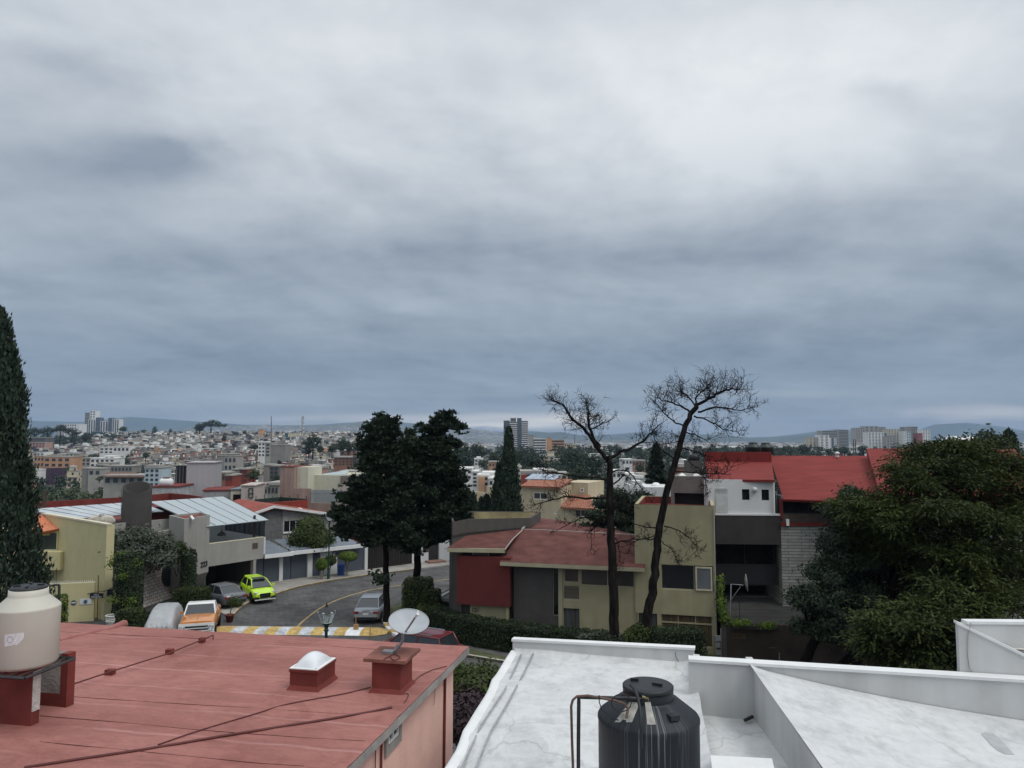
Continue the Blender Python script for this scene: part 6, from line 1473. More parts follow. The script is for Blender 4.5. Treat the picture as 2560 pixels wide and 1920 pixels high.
mr=thing('maroon_house',(-15,76,0),'dark red walled house glimpsed between the street lamp and the pine','house'); mb=MB(); q=fZ.rect(828,1297,893,1356,-.4); fZ.box(mb,q[0],q[1]+2,1,q[3],-.4,-3); mb.build('wall',mat('dark_red_wall',(.10,.02,.018),streak=.2),mr); fZ.box(MB(),0,1,0,1,0,1); mb=MB(); fZ.box(mb,q[0]-.1,q[1]+2.1,q[3]+.003,q[3]+.2,-.2,-3.2); mb.build('roof',M_CG,mr)
# ---------------- houses behind
def simple_house(name,label,u0,u1,v0,v1,Y,m,depth=7,ang=0.0,wins=(),wm=None,gm=None,roofm=None,cat='house',zb=-2,extra=None,top=.0):
    p0_,p1_=py(u0,(v0+v1)/2,Y),py(u1,(v0+v1)/2,Y+math.tan(ang)*(u1-u0)/FPX*Y)
    f=Fac.two((p0_.x,p0_.y),(p1_.x,p1_.y)); t1=f.tz(u1,v0)[0]; z1=f.tz((u0+u1)/2,v0)[1]; z0=zb
    root=thing(name,(p0_.x,p0_.y,z0),label,cat)
    ws_=[f.rect(*w)for w in wins]; mb=MB(); f.skin(mb,0,t1,z0,z1,ws_,.2); mb.prism(depthpoly(f,.02,t1-.02,-.21,depth),z0,z1-.01)
    mb.build('wall',m,root)
    for w in ws_:f.window(root,*w,wm or M_RAL,gm or M_GLASS,n=-.12,fw=.07*Y/60)
    mb=MB(); mb.prism(depthpoly(f,-.1,t1+.1,.1,depth+.2),z1+.003,z1+.12+top); mb.build('roof',roofm or m,root); return root,f
# long red parapet house behind the polycarbonate roofs
M_GW=mat('light_grey_wall',(.30,.30,.31),streak=.25)
rr1=thing('red_parapet_house',(-30,75,0),'long low building with dark red parapets behind the polycarbonate roofs','building')
pts=[(84,1257,6.4),(150,1252,6.4),(307,1243,6.4),(423,1233,6.4),(470,1237,6.4),(515,1244,6.4)]
W_=[pz(u,v,z)for u,v,z in pts]; mb=MB()
for i in range(len(W_)-1):
    a_,b_=Vector((W_[i].x,W_[i].y)),Vector((W_[i+1].x,W_[i+1].y)); n_=Vector((-(b_-a_).y,(b_-a_).x)).normalized()*.2
    mb.prism([tuple(a_),tuple(b_),tuple(b_+n_),tuple(a_+n_)],5.4,6.4)
mb.build('parapet',M_RED_D,rr1)
mb=MB(); mb.prism([(W_[0].x,W_[0].y+.2),(W_[3].x,W_[3].y),(W_[5].x,W_[5].y),(pz(480,1262,5.4).x,pz(480,1262,5.4).y),(pz(110,1290,5.4).x+1,pz(110,1290,5.4).y)],-2,5.38); mb.build('wall',M_RED_D,rr1)
a_,b_=pz(205,1256,6.0),pz(230,1262,5.9); mb=MB(); mb.tube([pz(150,1254,6.3),pz(192,1263,5.8)],.12,4); mb.build('parapet_step',M_RED_D,rr1)
_,fx=simple_house('grey_tower_house','plain light grey boxy house with dark side opening behind the white roof',466,534,1158,1228,88,mat('plain_lilac_grey',(.36,.35,.36),var=.03,streak=.15),5,math.radians(10),zb=0)
r0,f0_=simple_house('dark_tank_frame','dark steel cage full of black tanks beside the plain grey box house',438,466,1167,1230,88.6,M_BP,4,0,zb=0,cat='structure'); 
mb=MB()
for k in range(4):f0_.box(mb,f0_.tz(441+k*8,1200)[0],f0_.tz(442+k*8,1200)[0],4,9,.06,.02)
mb.build('cage_bars',M_GALV,r0)
simple_house('grey_house','low grey house with red roof below the plain grey box house',508,576,1227,1262,84,M_GW,6,math.radians(14),roofm=M_RED_D,zb=0)
rc,fc=simple_house('cream_house','cream house with dark square window and grey ribbed roof behind the white roof',576,616,1225,1262,84,mat('cream_stucco',(.50,.46,.36),streak=.2),6,math.radians(6),wins=[(582,1236,602,1257)],roofm=M_GRM,zb=0)
rs,fs_=simple_house('cream_tower','pinkish tower wall with an iron ladder frame beside the cream house',603,637,1215,1261,83.5,mat('pale_pink_stucco',(.46,.40,.37),streak=.25),5,math.radians(6),zb=0)
mb=MB()
for(a_,b_,c_,d_)in((622,1221,622,1244),(632,1221,632,1244),(622,1221,632,1221),(622,1233,632,1233),(622,1244,632,1244)):mb.tube([fs_.pt(*fs_.tz(a_,b_,.1),.1),fs_.pt(*fs_.tz(c_,d_,.1),.1)],.05,4)
mb.build('ladder_frame',M_RAL,rs)
# white gas tank on the red roof, left
gt=py(416,1206,84); g4=thing('gas_tank',(gt.x,84,gt.z-.6),'clean white horizontal gas tank with red valve box above the grey wall','gas tank')
mb=MB(); mb.tube([(gt.x+a_,84,gt.z)for a_ in(-.72,-.66,-.5,.5,.66,.72)],[.15,.38,.46,.46,.38,.15],18); mb.build('vessel',M_WTOP,g4); mb=MB(); mb.box((gt.x,84,gt.z+.5),(.7,.3,.14)); mb.build('valve_box',M_RRD,g4); mb=MB(); [mb.box((gt.x+s_*.4,84,gt.z-.5),(.1,.4,.25))for s_ in(-1,1)]; mb.build('saddle',M_TRIM,g4)
simple_house('grey_house','low whitewashed grey building with red roof edge under the white gas tank',374,446,1218,1240,83,mat('patchy_white_wall',(.42,.43,.44),var=.2,dirt=.5),6,math.radians(5),roofm=M_RED_D,zb=0)
# pink and cream complex
M_PK2=mat('dusty_pink_wall',(.36,.255,.22),rough=.95,var=.1,scale=1,streak=.6,dirt=.3); M_CRM2=mat('pale_cream_wall',(.56,.54,.43),rough=.95,var=.05,streak=.25)
pk_=thing('pink_cream_house',(-23,90,0),'tall dusty pink and cream house with a grey spiked terrace railing beside the pine','house')
fX=Fac.two(tuple(py(700,1230,90))[:2],tuple(py(775,1230,89))[:2]); tX=lambda u,v:fX.tz(u,v)
mb=MB(); fX.box(mb,tX(700,1200)[0],tX(735,1200)[0],0,tX(720,1168)[1],0,-4); fX.box(mb,tX(735,1230)[0],tX(775,1230)[0],0,tX(750,1221)[1],.0,-.3); fX.box(mb,tX(775,1230)[0],tX(856,1230)[0],0,tX(800,1258)[1],0,-.3); mb.build('wall',M_PK2,pk_)
mb=MB(); fX.box(mb,tX(735.6,1200)[0],tX(763,1200)[0],0,tX(750,1168)[1],-.6,-4); fX.box(mb,tX(763,1200)[0],tX(832,1200)[0],0,tX(800,1190)[1],-2.2,-9); mb.build('cream_wall',M_CRM2,pk_)
mb=MB(); fX.box(mb,tX(700,1200)[0]-.05,tX(735,1200)[0],tX(720,1168)[1]+.003,tX(720,1168)[1]+.1,.05,-4); mb.build('roof',M_RED_D,pk_)
mb=MB(); fX.box(mb,tX(831,1200)[0],tX(900,1200)[0],tX(850,1214)[1],tX(850,1192)[1],-2.0,-9); mb.build('brown_band',mat('brown_grey_band',(.20,.165,.15),streak=.2),pk_)
mb=MB(); fX.box(mb,tX(831,1200)[0],tX(930,1200)[0],0,tX(850,1214)[1]-.003,-1.9,-9); mb.build('lower_wall',mat('pale_pink_stucco',(.46,.40,.37)),pk_)
a_,b_,c_,d_=fX.pt(tX(768,1192)[0],tX(768,1191)[1]+.1,-3),fX.pt(tX(831,1192)[0],tX(831,1191)[1]+.1,-3),fX.pt(tX(805,1188)[0],tX(805,1187)[1]+.2,-7),fX.pt(tX(790,1188)[0],tX(790,1187)[1]+.2,-7); MB().slab([tuple(p)for p in(a_,b_,c_,d_)],.05).build('canopy',M_POLY,pk_)
mb=MB(); z0_,z1_=tX(800,1257)[1],tX(800,1225)[1]
for i in range(34):t=tX(776,1240)[0]+i*(tX(858,1240)[0]-tX(776,1240)[0])/34; fX.box(mb,t,t+.07,z0_,z1_,-.1,-.14)
fX.box(mb,tX(776,1240)[0],tX(858,1240)[0],z1_-.5,z1_-.42,-.14,-.17); mb.build('railing',mat('blue_grey_steel',(.22,.25,.30)),pk_)
# green screen fence and red walls
fn_=thing('mesh_fence',(-26,86,0),'long dark green screen fence in front of the dusty pink house','fence')
W_=[py(636,1256,80),py(700,1243,86),py(768,1248,82)]; mb=MB()
for i in range(2):
    a_,b_=W_[i],W_[i+1]; zt=HC-((1247,1241,1246)[i]-1095)/FPX*a_.y; zt2=HC-((1247,1241,1246)[i+1]-1095)/FPX*b_.y
    mb.extr([(a_.x,a_.y,3),(b_.x,b_.y,3),(b_.x,b_.y,zt2),(a_.x,a_.y,zt)],(0,.08,0))
mb.build('screen',mat('green_netting',(.022,.04,.032),rough=.95,var=.3,scale=2),fn_); mb=MB()
for i in range(7):u_=640+i*21; mb.tube([py(u_,1262,81.5),py(u_,1236 if i%2 else 1240,81.5)],.04,4)
mb.build('fence_posts',M_RAL,fn_)
rw=thing('red_wall',(-24,79,0),'bright red boundary wall behind the white edged gable','wall')
W_=[(600,1262,77),(662,1272,74)]
f9=Fac.two(tuple(py(664,1260,79))[:2],tuple(py(770,1260,79.5))[:2]); mb=MB(); f9.poly(mb,[(0,2),(f9.tz(769,1260)[0],2),(f9.tz(769,1252)[0],f9.tz(769,1250)[1]),(0,f9.tz(664,1257)[1])],0,-.25); mb.build('wall',mat('brick_red_paint',(.27,.05,.035),var=.15,streak=.3),rw)
# utility pole with crossarms at the left
up=py(109,1330,62); ut=thing('utility_pole',(up.x,62,0),'wooden utility pole with crossarms above the red parapet at the left','utility pole'); MB().tube([(up.x,62,0),(up.x,62,py(109,1226,62).z)],[.16,.12],8).build('pole',mat('dark_wood_pole',(.07,.05,.04),var=.3),ut); mb=MB(); mb.tube([py(96,1231,62),py(128,1226,62)],.06,5); mb.tube([py(94,1243,62),py(118,1236,62)],.05,5); mb.build('crossarm',M_RAL,ut)
# ================================================================ TREES, HEDGES, PLANTS
LF_PINE=leafmat('pine_needles',(.010,.020,.012),(.028,.046,.024),trans=.1,scale=.5)
LF_CYP=leafmat('cypress_leaves',(.014,.026,.018),(.040,.062,.036),trans=.1,scale=.8)
LF_JAC=leafmat('feathery_leaves',(.011,.021,.007),(.070,.092,.017),trans=.25,scale=.35)
LF_DARK=leafmat('dark_broad_leaves',(.012,.024,.014),(.045,.065,.036),trans=.15,scale=.6)
LF_HEDGE=leafmat('hedge_leaves',(.020,.034,.010),(.070,.095,.022),trans=.2,scale=.9)
LF_HEDGE_D=leafmat('dark_hedge_leaves',(.015,.028,.012),(.040,.062,.024),trans=.15,scale=.9)
LF_BRT=leafmat('bright_leaves',(.04,.075,.012),(.16,.23,.035),trans=.3,scale=1.2)
LF_GREY=leafmat('greyish_leaves',(.030,.040,.026),(.10,.115,.085),trans=.15,scale=.8)
LF_PURP=leafmat('purple_leaves',(.020,.012,.016),(.045,.028,.032),trans=.1,scale=1)
M_BARK=mat('dark_bark',(.014,.011,.010),rough=1,spec=.05,var=.4,scale=3,stretch=(3,3,.6),bump=.6,bscale=8)
M_BARKD=mat('dead_bark',(.008,.007,.007),rough=1,spec=.05,var=.5,scale=3,stretch=(2,2,.5),bump=.6,bscale=8,col2=(.030,.025,.022))
M_BARKL=mat('pale_bark',(.20,.18,.15),rough=.95,var=.3,scale=4)
def wob(path,amp,rng,sub=4):
    P=[Vector(p)for p in path]; Q=[]
    for i in range(len(P)-1):
        for k in range(sub):
            t=k/sub; p0,p1,p2,p3=P[max(i-1,0)],P[i],P[i+1],P[min(i+2,len(P)-1)]
            q=.5*((2*p1)+(p2-p0)*t+(2*p0-5*p1+4*p2-p3)*t*t+(3*p1-p0-3*p2+p3)*t**3)
            if i+k>0:q+=Vector(rng.normal(size=3))*amp
            Q.append(q)
    Q.append(P[-1]); return Q
def leafcloud(name,parent,lobes,n,size,m,seed=1,clump=None,cn=18,aspect=1.8,shell=.55,zs=None,droop=0.0,core=None):
    rng=np.random.default_rng(seed); P,Nr=clump_points(lobes,n,rng,shell,clump,cn)
    s=size*(.7+.6*rng.random(len(P)))
    if droop:Nr=Nr+np.array([0,0,droop])
    v=leaf_quads(P,Nr,s,aspect,rng)
    return quad_mesh(name,v,m,parent)
def limbs(parent,base,lobes,r0,rng,m=None,fork=.45,name='trunk',extra=()):
    """a tapered trunk and limbs that reach into every lobe"""
    b=Vector(base); L=[Vector(l[:3])for l in lobes]; top=sum(L,Vector())/len(L)
    f=b.lerp(Vector((top.x,top.y,top.z)),fork); mb=MB()
    tr=wob([b,b.lerp(f,.5)+Vector(rng.normal(size=3))*.05,f],r0*.12,rng); n=len(tr)
    mb.tube(tr,[r0*(1.25 if i==0 else 1-.35*i/n)for i in range(n)],10)
    for l,lb in zip(L,lobes):
        mid=f.lerp(l,.5)+Vector((0,0,-.1*(l-f).length)); p=wob([f-Vector((0,0,.1)),mid,l],r0*.15,rng); k=len(p)
        mb.tube(p,[r0*(.5*(1-.8*i/k))for i in range(k)],6)
        for _ in range(4):
            q0=p[int(k*rng.uniform(.4,.95))]; q1=q0+Vector(rng.normal(size=3)).normalized()*(.6*lb[3])+Vector((0,0,.25*lb[5])); mb.tube(wob([q0,q0.lerp(q1,.5),q1],r0*.1,rng,2),[r0*.16,r0*.13,r0*.1,r0*.07,r0*.03][:5],4)
    return mb.build(name,m or M_BARK,parent)
def lobe(u,v,Y,ru,rv,ry=None):
    """ellipsoid from its centre pixel, depth and radii in pixels"""
    c=py(u,v,Y); k=Y/FPX; rx=ru*k; rz=rv*k; return(c.x,c.y,c.z,rx,(ry if ry else(rx+rz)/2),rz)
# ---- tall cypress at the left edge
def cypress(name,label,u,vtop,vbot,Y,halfw,n,size,seed,profile=None,group=None,mat_=None,zb=None):
    rng=np.random.default_rng(seed); top=py(u,vtop,Y); bot=py(u,vbot,Y); zb_=bot.z if zb is None else zb
    H_=top.z-zb_; R0=halfw*Y/FPX
    t=thing(name,(top.x,Y,zb_),label,'tree',group)
    k=rng.random(n)**.85; prof=np.interp(k,*(profile or([0,.1,.3,.55,.8,.93,1],[.75,.95,1,.8,.5,.25,.03])))
    w=rng.uniform(0,2*PI,n); lump=1+.10*np.sin(w*5+k*23)+.07*np.sin(w*9-k*41+2)
    r=R0*prof*lump*(1-.30*rng.random(n)**2)
    P=np.stack([top.x+r*np.cos(w),Y+r*np.sin(w),zb_+k*H_],1)+rng.normal(size=(n,3))*size*.35
    Nn=np.stack([np.cos(w),np.sin(w),.35+0*w],1)+rng.normal(size=(n,3))*.45
    D=np.stack([.3*np.cos(w),.3*np.sin(w),1+0*w],1)+rng.normal(size=(n,3))*.35
    Nn=Nn-D*(np.sum(Nn*D,1)/np.sum(D*D,1))[:,None]
    v=leaf_quads(P,Nn,size*(.7+.7*rng.random(n)),2.3,rng,dirv=D); quad_mesh('crown',v,mat_ or LF_CYP,t)
    MB().tube([(top.x,Y,zb_-.3),(top.x,Y,zb_+H_*.5),(top.x,Y,top.z-H_*.05)],[R0*.16,R0*.1,.03],8).build('trunk',M_BARK,t)
    mb=MB(); prz=[0,.1,.3,.55,.8,.93]; mb.lathe([(R0*.68*f,zz*H_)for zz,f in zip(prz,[.75,.95,1,.8,.5,.22])]+[(0.01,H_*.96)],(top.x,Y,zb_),14)
    return t
cypress('cypress_tree','very tall dense dark cypress filling the left edge of the view',-8,772,1640,41,136,42000,.30,3,([0,.15,.25,.34,.5,.62,.75,.87,.97,1],[1.05,1.0,.95,.83,.66,.55,.48,.32,.14,.02]),zb=0)
# pair of slender cypresses in the centre and small ones
cypress('cypress_tree','tall slender cypress, the taller of the pair before the cream wall',1272,1072,1290,72,31,9000,.34,5,([0,.2,.45,.7,.9,1],[1,.9,.66,.36,.13,.01]),'slender cypresses before the cream wall')
cypress('cypress_tree','slender cypress, the shorter left one of the centre pair',1252,1160,1290,73,26,6000,.34,6,([0,.2,.45,.7,.9,1],[1,.9,.72,.45,.2,.02]),'slender cypresses before the cream wall')
cypress('cypress_tree','small pointed cypress between the tiny one and the tall pair',1217,1238,1284,74,10,1600,.26,7,None,'slender cypresses before the cream wall')
cypress('cypress_tree','tiny thin cypress in front of the plain cream wall',1203,1244,1284,74,6,900,.24,8,None,'slender cypresses before the cream wall')
cypress('cypress_tree','small cypress half hidden by the right side of the pine',1182,1234,1290,72,11,1800,.28,9,None,'slender cypresses before the cream wall')
# ---- dark pines at the street corner
def pine(name,label,bu,bv,Y,lobes,n,seed,r0,bend=()):
    rng=np.random.default_rng(seed); b=pz(bu,bv,.1)if bv else py(bu,1560,Y); t=thing(name,(b.x,b.y,.1),label,'tree')
    Lb=[lobe(*l)for l in lobes]; L=[Vector(l[:3])for l in Lb]
    path=[Vector((b.x,b.y,0))]+[py(u,v,b.y)for u,v in bend]; tr=wob(path,.02,rng); k=len(tr); mb=MB()
    mb.tube(tr,[r0*(1.2 if i==0 else 1-.75*i/k)for i in range(k)],12)
    for l,lb in zip(L,Lb):
        cand=[q for q in tr[k//3:]if q.z<l.z+.3]or[tr[k//2]]; f=min(cand,key=lambda q:(q-l).length); p=wob([f,f.lerp(l,.5),l],.04,rng,3); kk=len(p)
        mb.tube(p,[r0*.33*(1-.75*i/kk)for i in range(kk)],6)
    mb.build('trunk',M_BARK,t)
    Nb=[]
    for(x_,y_,z_,a_,b_,c_)in Lb:
        Nb.append((x_,y_,z_,a_*.74,b_*.74,c_*.74))
        for _ in range(6):d_=rng.normal(size=3); d_/=np.linalg.norm(d_); k_=rng.uniform(.24,.42); Nb.append((x_+d_[0]*a_*.85,y_+d_[1]*b_*.85,z_+d_[2]*c_*.85,a_*k_,b_*k_,c_*k_))
    Lb=Nb
    # needle tufts: small pompons of quills along twigs
    P,Nr=clump_points(Lb,n//10,rng,.25,.2,5); m=len(P); per=10
    d=rng.normal(size=(m*per,3)); d[:,2]=np.abs(d[:,2])*.9+.1; d/=np.linalg.norm(d,axis=1,keepdims=True)
    c=np.repeat(P,per,0)+d*.16; nr=np.cross(d,rng.normal(size=d.shape)); v=leaf_quads(c,nr,.27*(.7+.5*rng.random(len(c))),2.4,rng,dirv=d)
    quad_mesh('crown',v,LF_PINE,t)
    return t
Yp1,Yp2=49.0,50.5
pine('pine_tree','big dark pine with the left trunk, crown leaning over the garages',966,1556,Yp1,
     [(950,1052,Yp1,16,14),(940,1075,Yp1,26,22),(985,1062,Yp1,20,14),(910,1110,Yp1,22,18),(960,1110,Yp1,48,34),(985,1160,Yp1,62,44),(925,1160,Yp1,42,34),(893,1210,Yp1,22,26),(950,1225,Yp1,66,46),(880,1250,Yp1,36,22),(865,1292,Yp1,36,20),(930,1292,Yp1,66,40),(985,1290,Yp1,70,46),(890,1330,Yp1,44,22),(950,1350,Yp1,62,30),(852,1240,Yp1,8,8),(1010,1225,Yp1,50,50),(1015,1120,Yp1,26,34),(1010,1350,Yp1,60,30),(860,1330,Yp1,24,12),(815+40,1270,Yp1,16,8)],90000,21,.24,((966,1450),(964,1340),(968,1230),(962,1130),(950,1060)))
pine('pine_tree','big dark pine with the right trunk, its crown the taller peak',1040,1545,Yp2,
     [(1112,1042,Yp2,13,12),(1105,1060,Yp2,26,20),(1140,1066,Yp2,18,16),(1075,1075,Yp2,34,16),(1095,1110,Yp2,54,36),(1080,1160,Yp2,68,44),(1110,1200,Yp2,46,36),(1140,1200,Yp2,28,14),(1148,1235,Yp2,22,20),(1075,1235,Yp2,74,48),(1120,1275,Yp2,52,34),(1150,1290,Yp2,28,18),(1060,1300,Yp2,74,40),(1110,1325,Yp2,46,20),(1040,1350,Yp2,58,24),(1128,1150,Yp2,22,16),(1030,1110,Yp2,24,26),(1165,1262,Yp2,18,10),(1110,1340,Yp2,20,10)],88000,22,.30,((1042,1440),(1046,1350),(1055,1230),(1080,1120),(1110,1050)))
t=thing('pine_sprig',tuple(py(940,1445,Yp1)),'small low side branch with needle tufts left of the left pine trunk','branch')
rng=np.random.default_rng(4); P,Nr=clump_points([lobe(940,1434,48.8,12,9),lobe(948,1452,48.8,10,8),lobe(960,1446,48.8,6,4)],260,rng,.2,.2,12); v=leaf_quads(P,Nr,np.full(len(P),.3),2,rng); quad_mesh('needles',v,LF_PINE,t); MB().tube([py(968,1458,49),py(955,1452,48.9),py(938,1436,48.8)],[.05,.035,.015],5).build('twig',M_BARK,t)
# ---- the two dead trees
def dead_tree(label,Y,trunk,r0,limbs_,seed,zb=0):
    rng=np.random.default_rng(seed); P=[py(u,v,Y)for u,v in trunk]; P[0].z=zb; t=thing('dead_tree',tuple(P[0]),label,'tree','dead pines in front of the olive house')
    tr=wob(P,.025,rng,4); n=len(tr); mb=MB()
    rad=[r0*(1.15-.62*i/n)for i in range(n)]; rad[0]=r0*1.5; mb.tube(tr,rad,12); mb.build('trunk',M_BARKD,t)
    lm=MB(); tw=MB(); ends=[]
    def grow(p,d,ln,r,depth):
        """a branch that curls and forks into fine twigs"""
        n_=5; pts=[p]; q=p.copy(); dd=d.copy()
        for i in range(n_):
            dd=(dd+Vector(rng.normal(size=3))*.20+Vector((0,0,.05))).normalized(); q=q+dd*(ln/n_); pts.append(q)
        (lm if r>.03 else tw).tube(pts,[r*(1-.75*i/n_)for i in range(n_+1)],5 if r>.02 else 3,0,False)
        if depth>0:
            k=4 if depth>1 else 3
            for j in range(k):
                i=1+int(rng.integers(0,n_)); side=dd.cross(Vector(rng.normal(size=3))).normalized(); nd=(dd*.55+side*.8+Vector((0,0,.18))).normalized(); grow(pts[i],nd,ln*rng.uniform(.5,.75),max(r*.6,.010),depth-1)
    for L in limbs_:
        px,r,tl,den=L[0],L[1],L[2],L[3]
        off=rng.normal()*.5; pts=[py(u,v,Y+off*(i/len(px))*1.6)for i,(u,v)in enumerate(px)]
        q=wob(pts,.03,rng,4); n_=len(q); lm.tube(q,[r*(1-.8*i/n_)for i in range(n_)],7)
        m=int(den*n_*.68)
        for k in range(m):
            s_=rng.uniform(.22,1.0)if L[4:]==()else rng.uniform(L[4],1.0); i=min(n_-2,int(s_*(n_-1))); dr=(q[i+1]-q[i]).normalized(); side=dr.cross(Vector(rng.normal(size=3))).normalized()
            nd=(dr*.6+side*.85+Vector((0,0,.15 if len(L)<6 else L[5]))).normalized(); grow(q[i],nd,tl*rng.uniform(.7,1.55)*(1.15-.35*s_),.020,2)
        grow(q[-1],(q[-1]-q[-3]).normalized(),tl*.7,.018,2)
    lm.build('branches',M_BARKD,t); tw.build('twigs',M_BARKD,t); return t
YD=41.0
dead_tree('forked leafless pine with its broken top, the left dead tree',YD,[(1541,1660),(1537,1590),(1535,1500),(1531,1400),(1526,1300),(1525,1220),(1524,1160),(1520,1142)],.26,[
    (((1518,1150),(1490,1115),(1465,1078),(1430,1045),(1406,1012),(1386,1002)),.13,.75,1.9),(((1500,1118),(1478,1080),(1470,1035),(1472,1030),(1464,1012)),.10,.75,2.2),(((1475,1075),(1500,1062),(1525,1050)),.05,.6,1.6),
    (((1524,1148),(1560,1128),(1605,1104),(1630,1080),(1655,1058)),.10,.8,1.5,.4),(((1522,1200),(1480,1192),(1420,1188),(1375,1180),(1345,1172)),.06,.6,.9,.45),(((1520,1246),(1465,1246),(1415,1242),(1375,1252),(1335,1265)),.075,.7,1.3,.4),
    (((1524,1292),(1470,1290),(1430,1308),(1385,1330)),.05,.6,1.0,.4,-.5),(((1530,1290),(1500,1300),(1480,1330),(1478,1370)),.04,.6,1.0,.3,-.6),(((1532,1180),(1565,1175),(1600,1215),(1625,1250)),.05,.6,.9,.3),(((1528,1330),(1545,1360),(1550,1400),(1548,1430)),.03,.5,1.0,.2,-.6),
    (((1534,1210),(1560,1190),(1585,1205)),.05,.5,.8),(((1536,1360),(1570,1350),(1620,1345),(1650,1330)),.05,.5,.8,.4,-.4),(((1525,1260),(1545,1240),(1555,1280),(1540,1320)),.04,.7,1.5,.2,-.4)],31)
dead_tree('leaning leafless pine with fan shaped top, the right dead tree',YD-.3,[(1602,1660),(1612,1590),(1622,1520),(1632,1470),(1640,1400),(1645,1350),(1652,1300),(1672,1210),(1690,1150),(1706,1090),(1722,1045),(1742,1015)],.24,[
    (((1738,1018),(1765,1000),(1800,982),(1830,974),(1850,974)),.10,.8,2.6),(((1740,1016),(1742,992),(1758,976),(1775,966)),.06,.8,2.2),(((1742,1015),(1722,995),(1704,982),(1694,976)),.05,.7,2.0),(((1725,1030),(1690,1010),(1655,1000),(1642,988)),.06,.65,1.7),
    (((1716,1065),(1680,1050),(1650,1020),(1626,996)),.05,.6,1.4),(((1745,1030),(1790,1018),(1840,1025),(1888,1018)),.06,.75,1.8),(((1735,1040),(1780,1055),(1815,1075),(1845,1078)),.05,.7,1.6),(((1712,1080),(1745,1090),(1770,1105)),.045,.7,1.6,.2,-.2),
    (((1700,1120),(1740,1130),(1780,1145),(1800,1170)),.04,.7,1.3,.3,-.3),(((1690,1150),(1650,1120),(1630,1085)),.04,.6,1.2),(((1672,1175),(1720,1182),(1775,1185),(1815,1180),(1830,1165)),.045,.6,1.3,.35,-.15),(((1690,1130),(1730,1160),(1760,1190),(1765,1230)),.035,.6,1.2,.3,-.5),
    (((1660,1315),(1700,1330),(1730,1350),(1745,1380)),.04,.6,1.3,.3,-.4),(((1652,1318),(1600,1316),(1560,1290)),.045,.5,.8),(((1650,1350),(1680,1375),(1690,1400)),.03,.5,1.4,.2,-.6),(((1648,1345),(1600,1350),(1560,1365)),.04,.5,.9),(((1710,1085),(1690,1105),(1650,1110)),.035,.6,1.4)],32)
# ---- right side: feathery broad tree, dark broadleaf tree, neighbours
def bigtree(name,label,base,lobes,n,size,m,seed,r0=.3,aspect=1.8,clump=None,cn=22,shell=.5,frond=False,fork=.45,group=None,bark=None,cat='tree',pads=0):
    rng=np.random.default_rng(seed); t=thing(name,base,label,cat,group); Lb=[lobe(*l)for l in lobes]
    limbs(t,base,Lb,r0,rng,bark,fork)
    if pads:  # break the big lobes into smaller flattened pads of foliage
        nb=[]
        for(x_,y_,z_,a_,b_,c_)in Lb:
            nb.append((x_,y_,z_-c_*.15,a_*.62,b_*.62,c_*.55))
            for _ in range(pads):
                d_=rng.normal(size=3); d_[2]=abs(d_[2])*.9-.25; d_/=np.linalg.norm(d_); k_=rng.uniform(.30,.46); nb.append((x_+d_[0]*a_*.85,y_+d_[1]*b_*.85,z_+d_[2]*c_*.85,a_*k_,b_*k_,c_*k_*.62))
        Lb=nb
    if frond:  # feathery: leaflets fan along short drooping fronds
        P,Nr=clump_points(Lb,n//9,rng,shell,clump,cn); k=len(P); per=9
        out=Nr.copy(); out[:,2]*=.35; out/=np.linalg.norm(out,axis=1,keepdims=True)
        tt=np.linspace(0,1,per)[None,:,None]; L_=(.55+.5*rng.random(k))[:,None,None]*size*4.0
        c=P[:,None,:]+out[:,None,:]*tt*L_+np.array([0,0,-1.0])*(tt**2)*L_*.38
        d=np.repeat(out[:,None,:],per,1)+rng.normal(size=(k,per,3))*.28; d[:,:,2]-=.25*tt[0,:,0][None,:]
        nr=np.repeat(np.array([[0,0,1.0]]),k*per,0)+rng.normal(size=(k*per,3))*.38; d=d.reshape(-1,3); nr=nr-d*(np.sum(nr*d,1)/np.sum(d*d,1))[:,None]
        v=leaf_quads(c.reshape(-1,3),nr,size*(.8+.5*rng.random(k*per)),1.7,rng,dirv=d)
    else:
        P,Nr=clump_points(Lb,n,rng,shell,clump,cn); v=leaf_quads(P,Nr,size*(.7+.6*rng.random(len(P))),aspect,rng)
    quad_mesh('crown',v,m,t); return t
YJ=36.0
bigtree('feathery_tree','huge feathery broad crowned tree covering the right side of the view',(15.5,YJ+1,0),[
    (2320,1146,YJ+2,60,40,2.2),(2370,1130,YJ+2,80,36,2.4),(2460,1150,YJ+2,90,50,2.6),(2270,1205,YJ,60,40,2.0),(2330,1190,YJ,90,50,2.4),(2430,1210,YJ+1,90,60,2.6),(2540,1200,YJ+2,80,70,2.6),
    (2190,1256,YJ,60,30,1.8),(2120,1262,YJ+1,50,22,1.4),(2210,1300,YJ-1,80,46,2.0),(2320,1280,YJ-2,90,50,2.2),(2420,1300,YJ-2,90,60,2.2),(2530,1300,YJ,90,70,2.6),
    (2260,1370,YJ-1,80,50,2.0),(2370,1380,YJ-3,80,50,1.8),(2470,1400,YJ-2,70,50,1.8),(2360,1440,YJ-3,90,36,1.8),(2460,1470,YJ-3,80,36,1.8),(2190,1350,YJ,60,40,1.6),(2560,1420,YJ+3,60,80,1.8),(2600,1260,YJ+2,80,90,2.5),(2400,1500,YJ-2,110,40,1.8),(2520,1510,YJ-1,80,40,1.8)],
    300000,.12,LF_JAC,41,.42,clump=.20,cn=10,shell=.5,frond=True,fork=.4,pads=11)
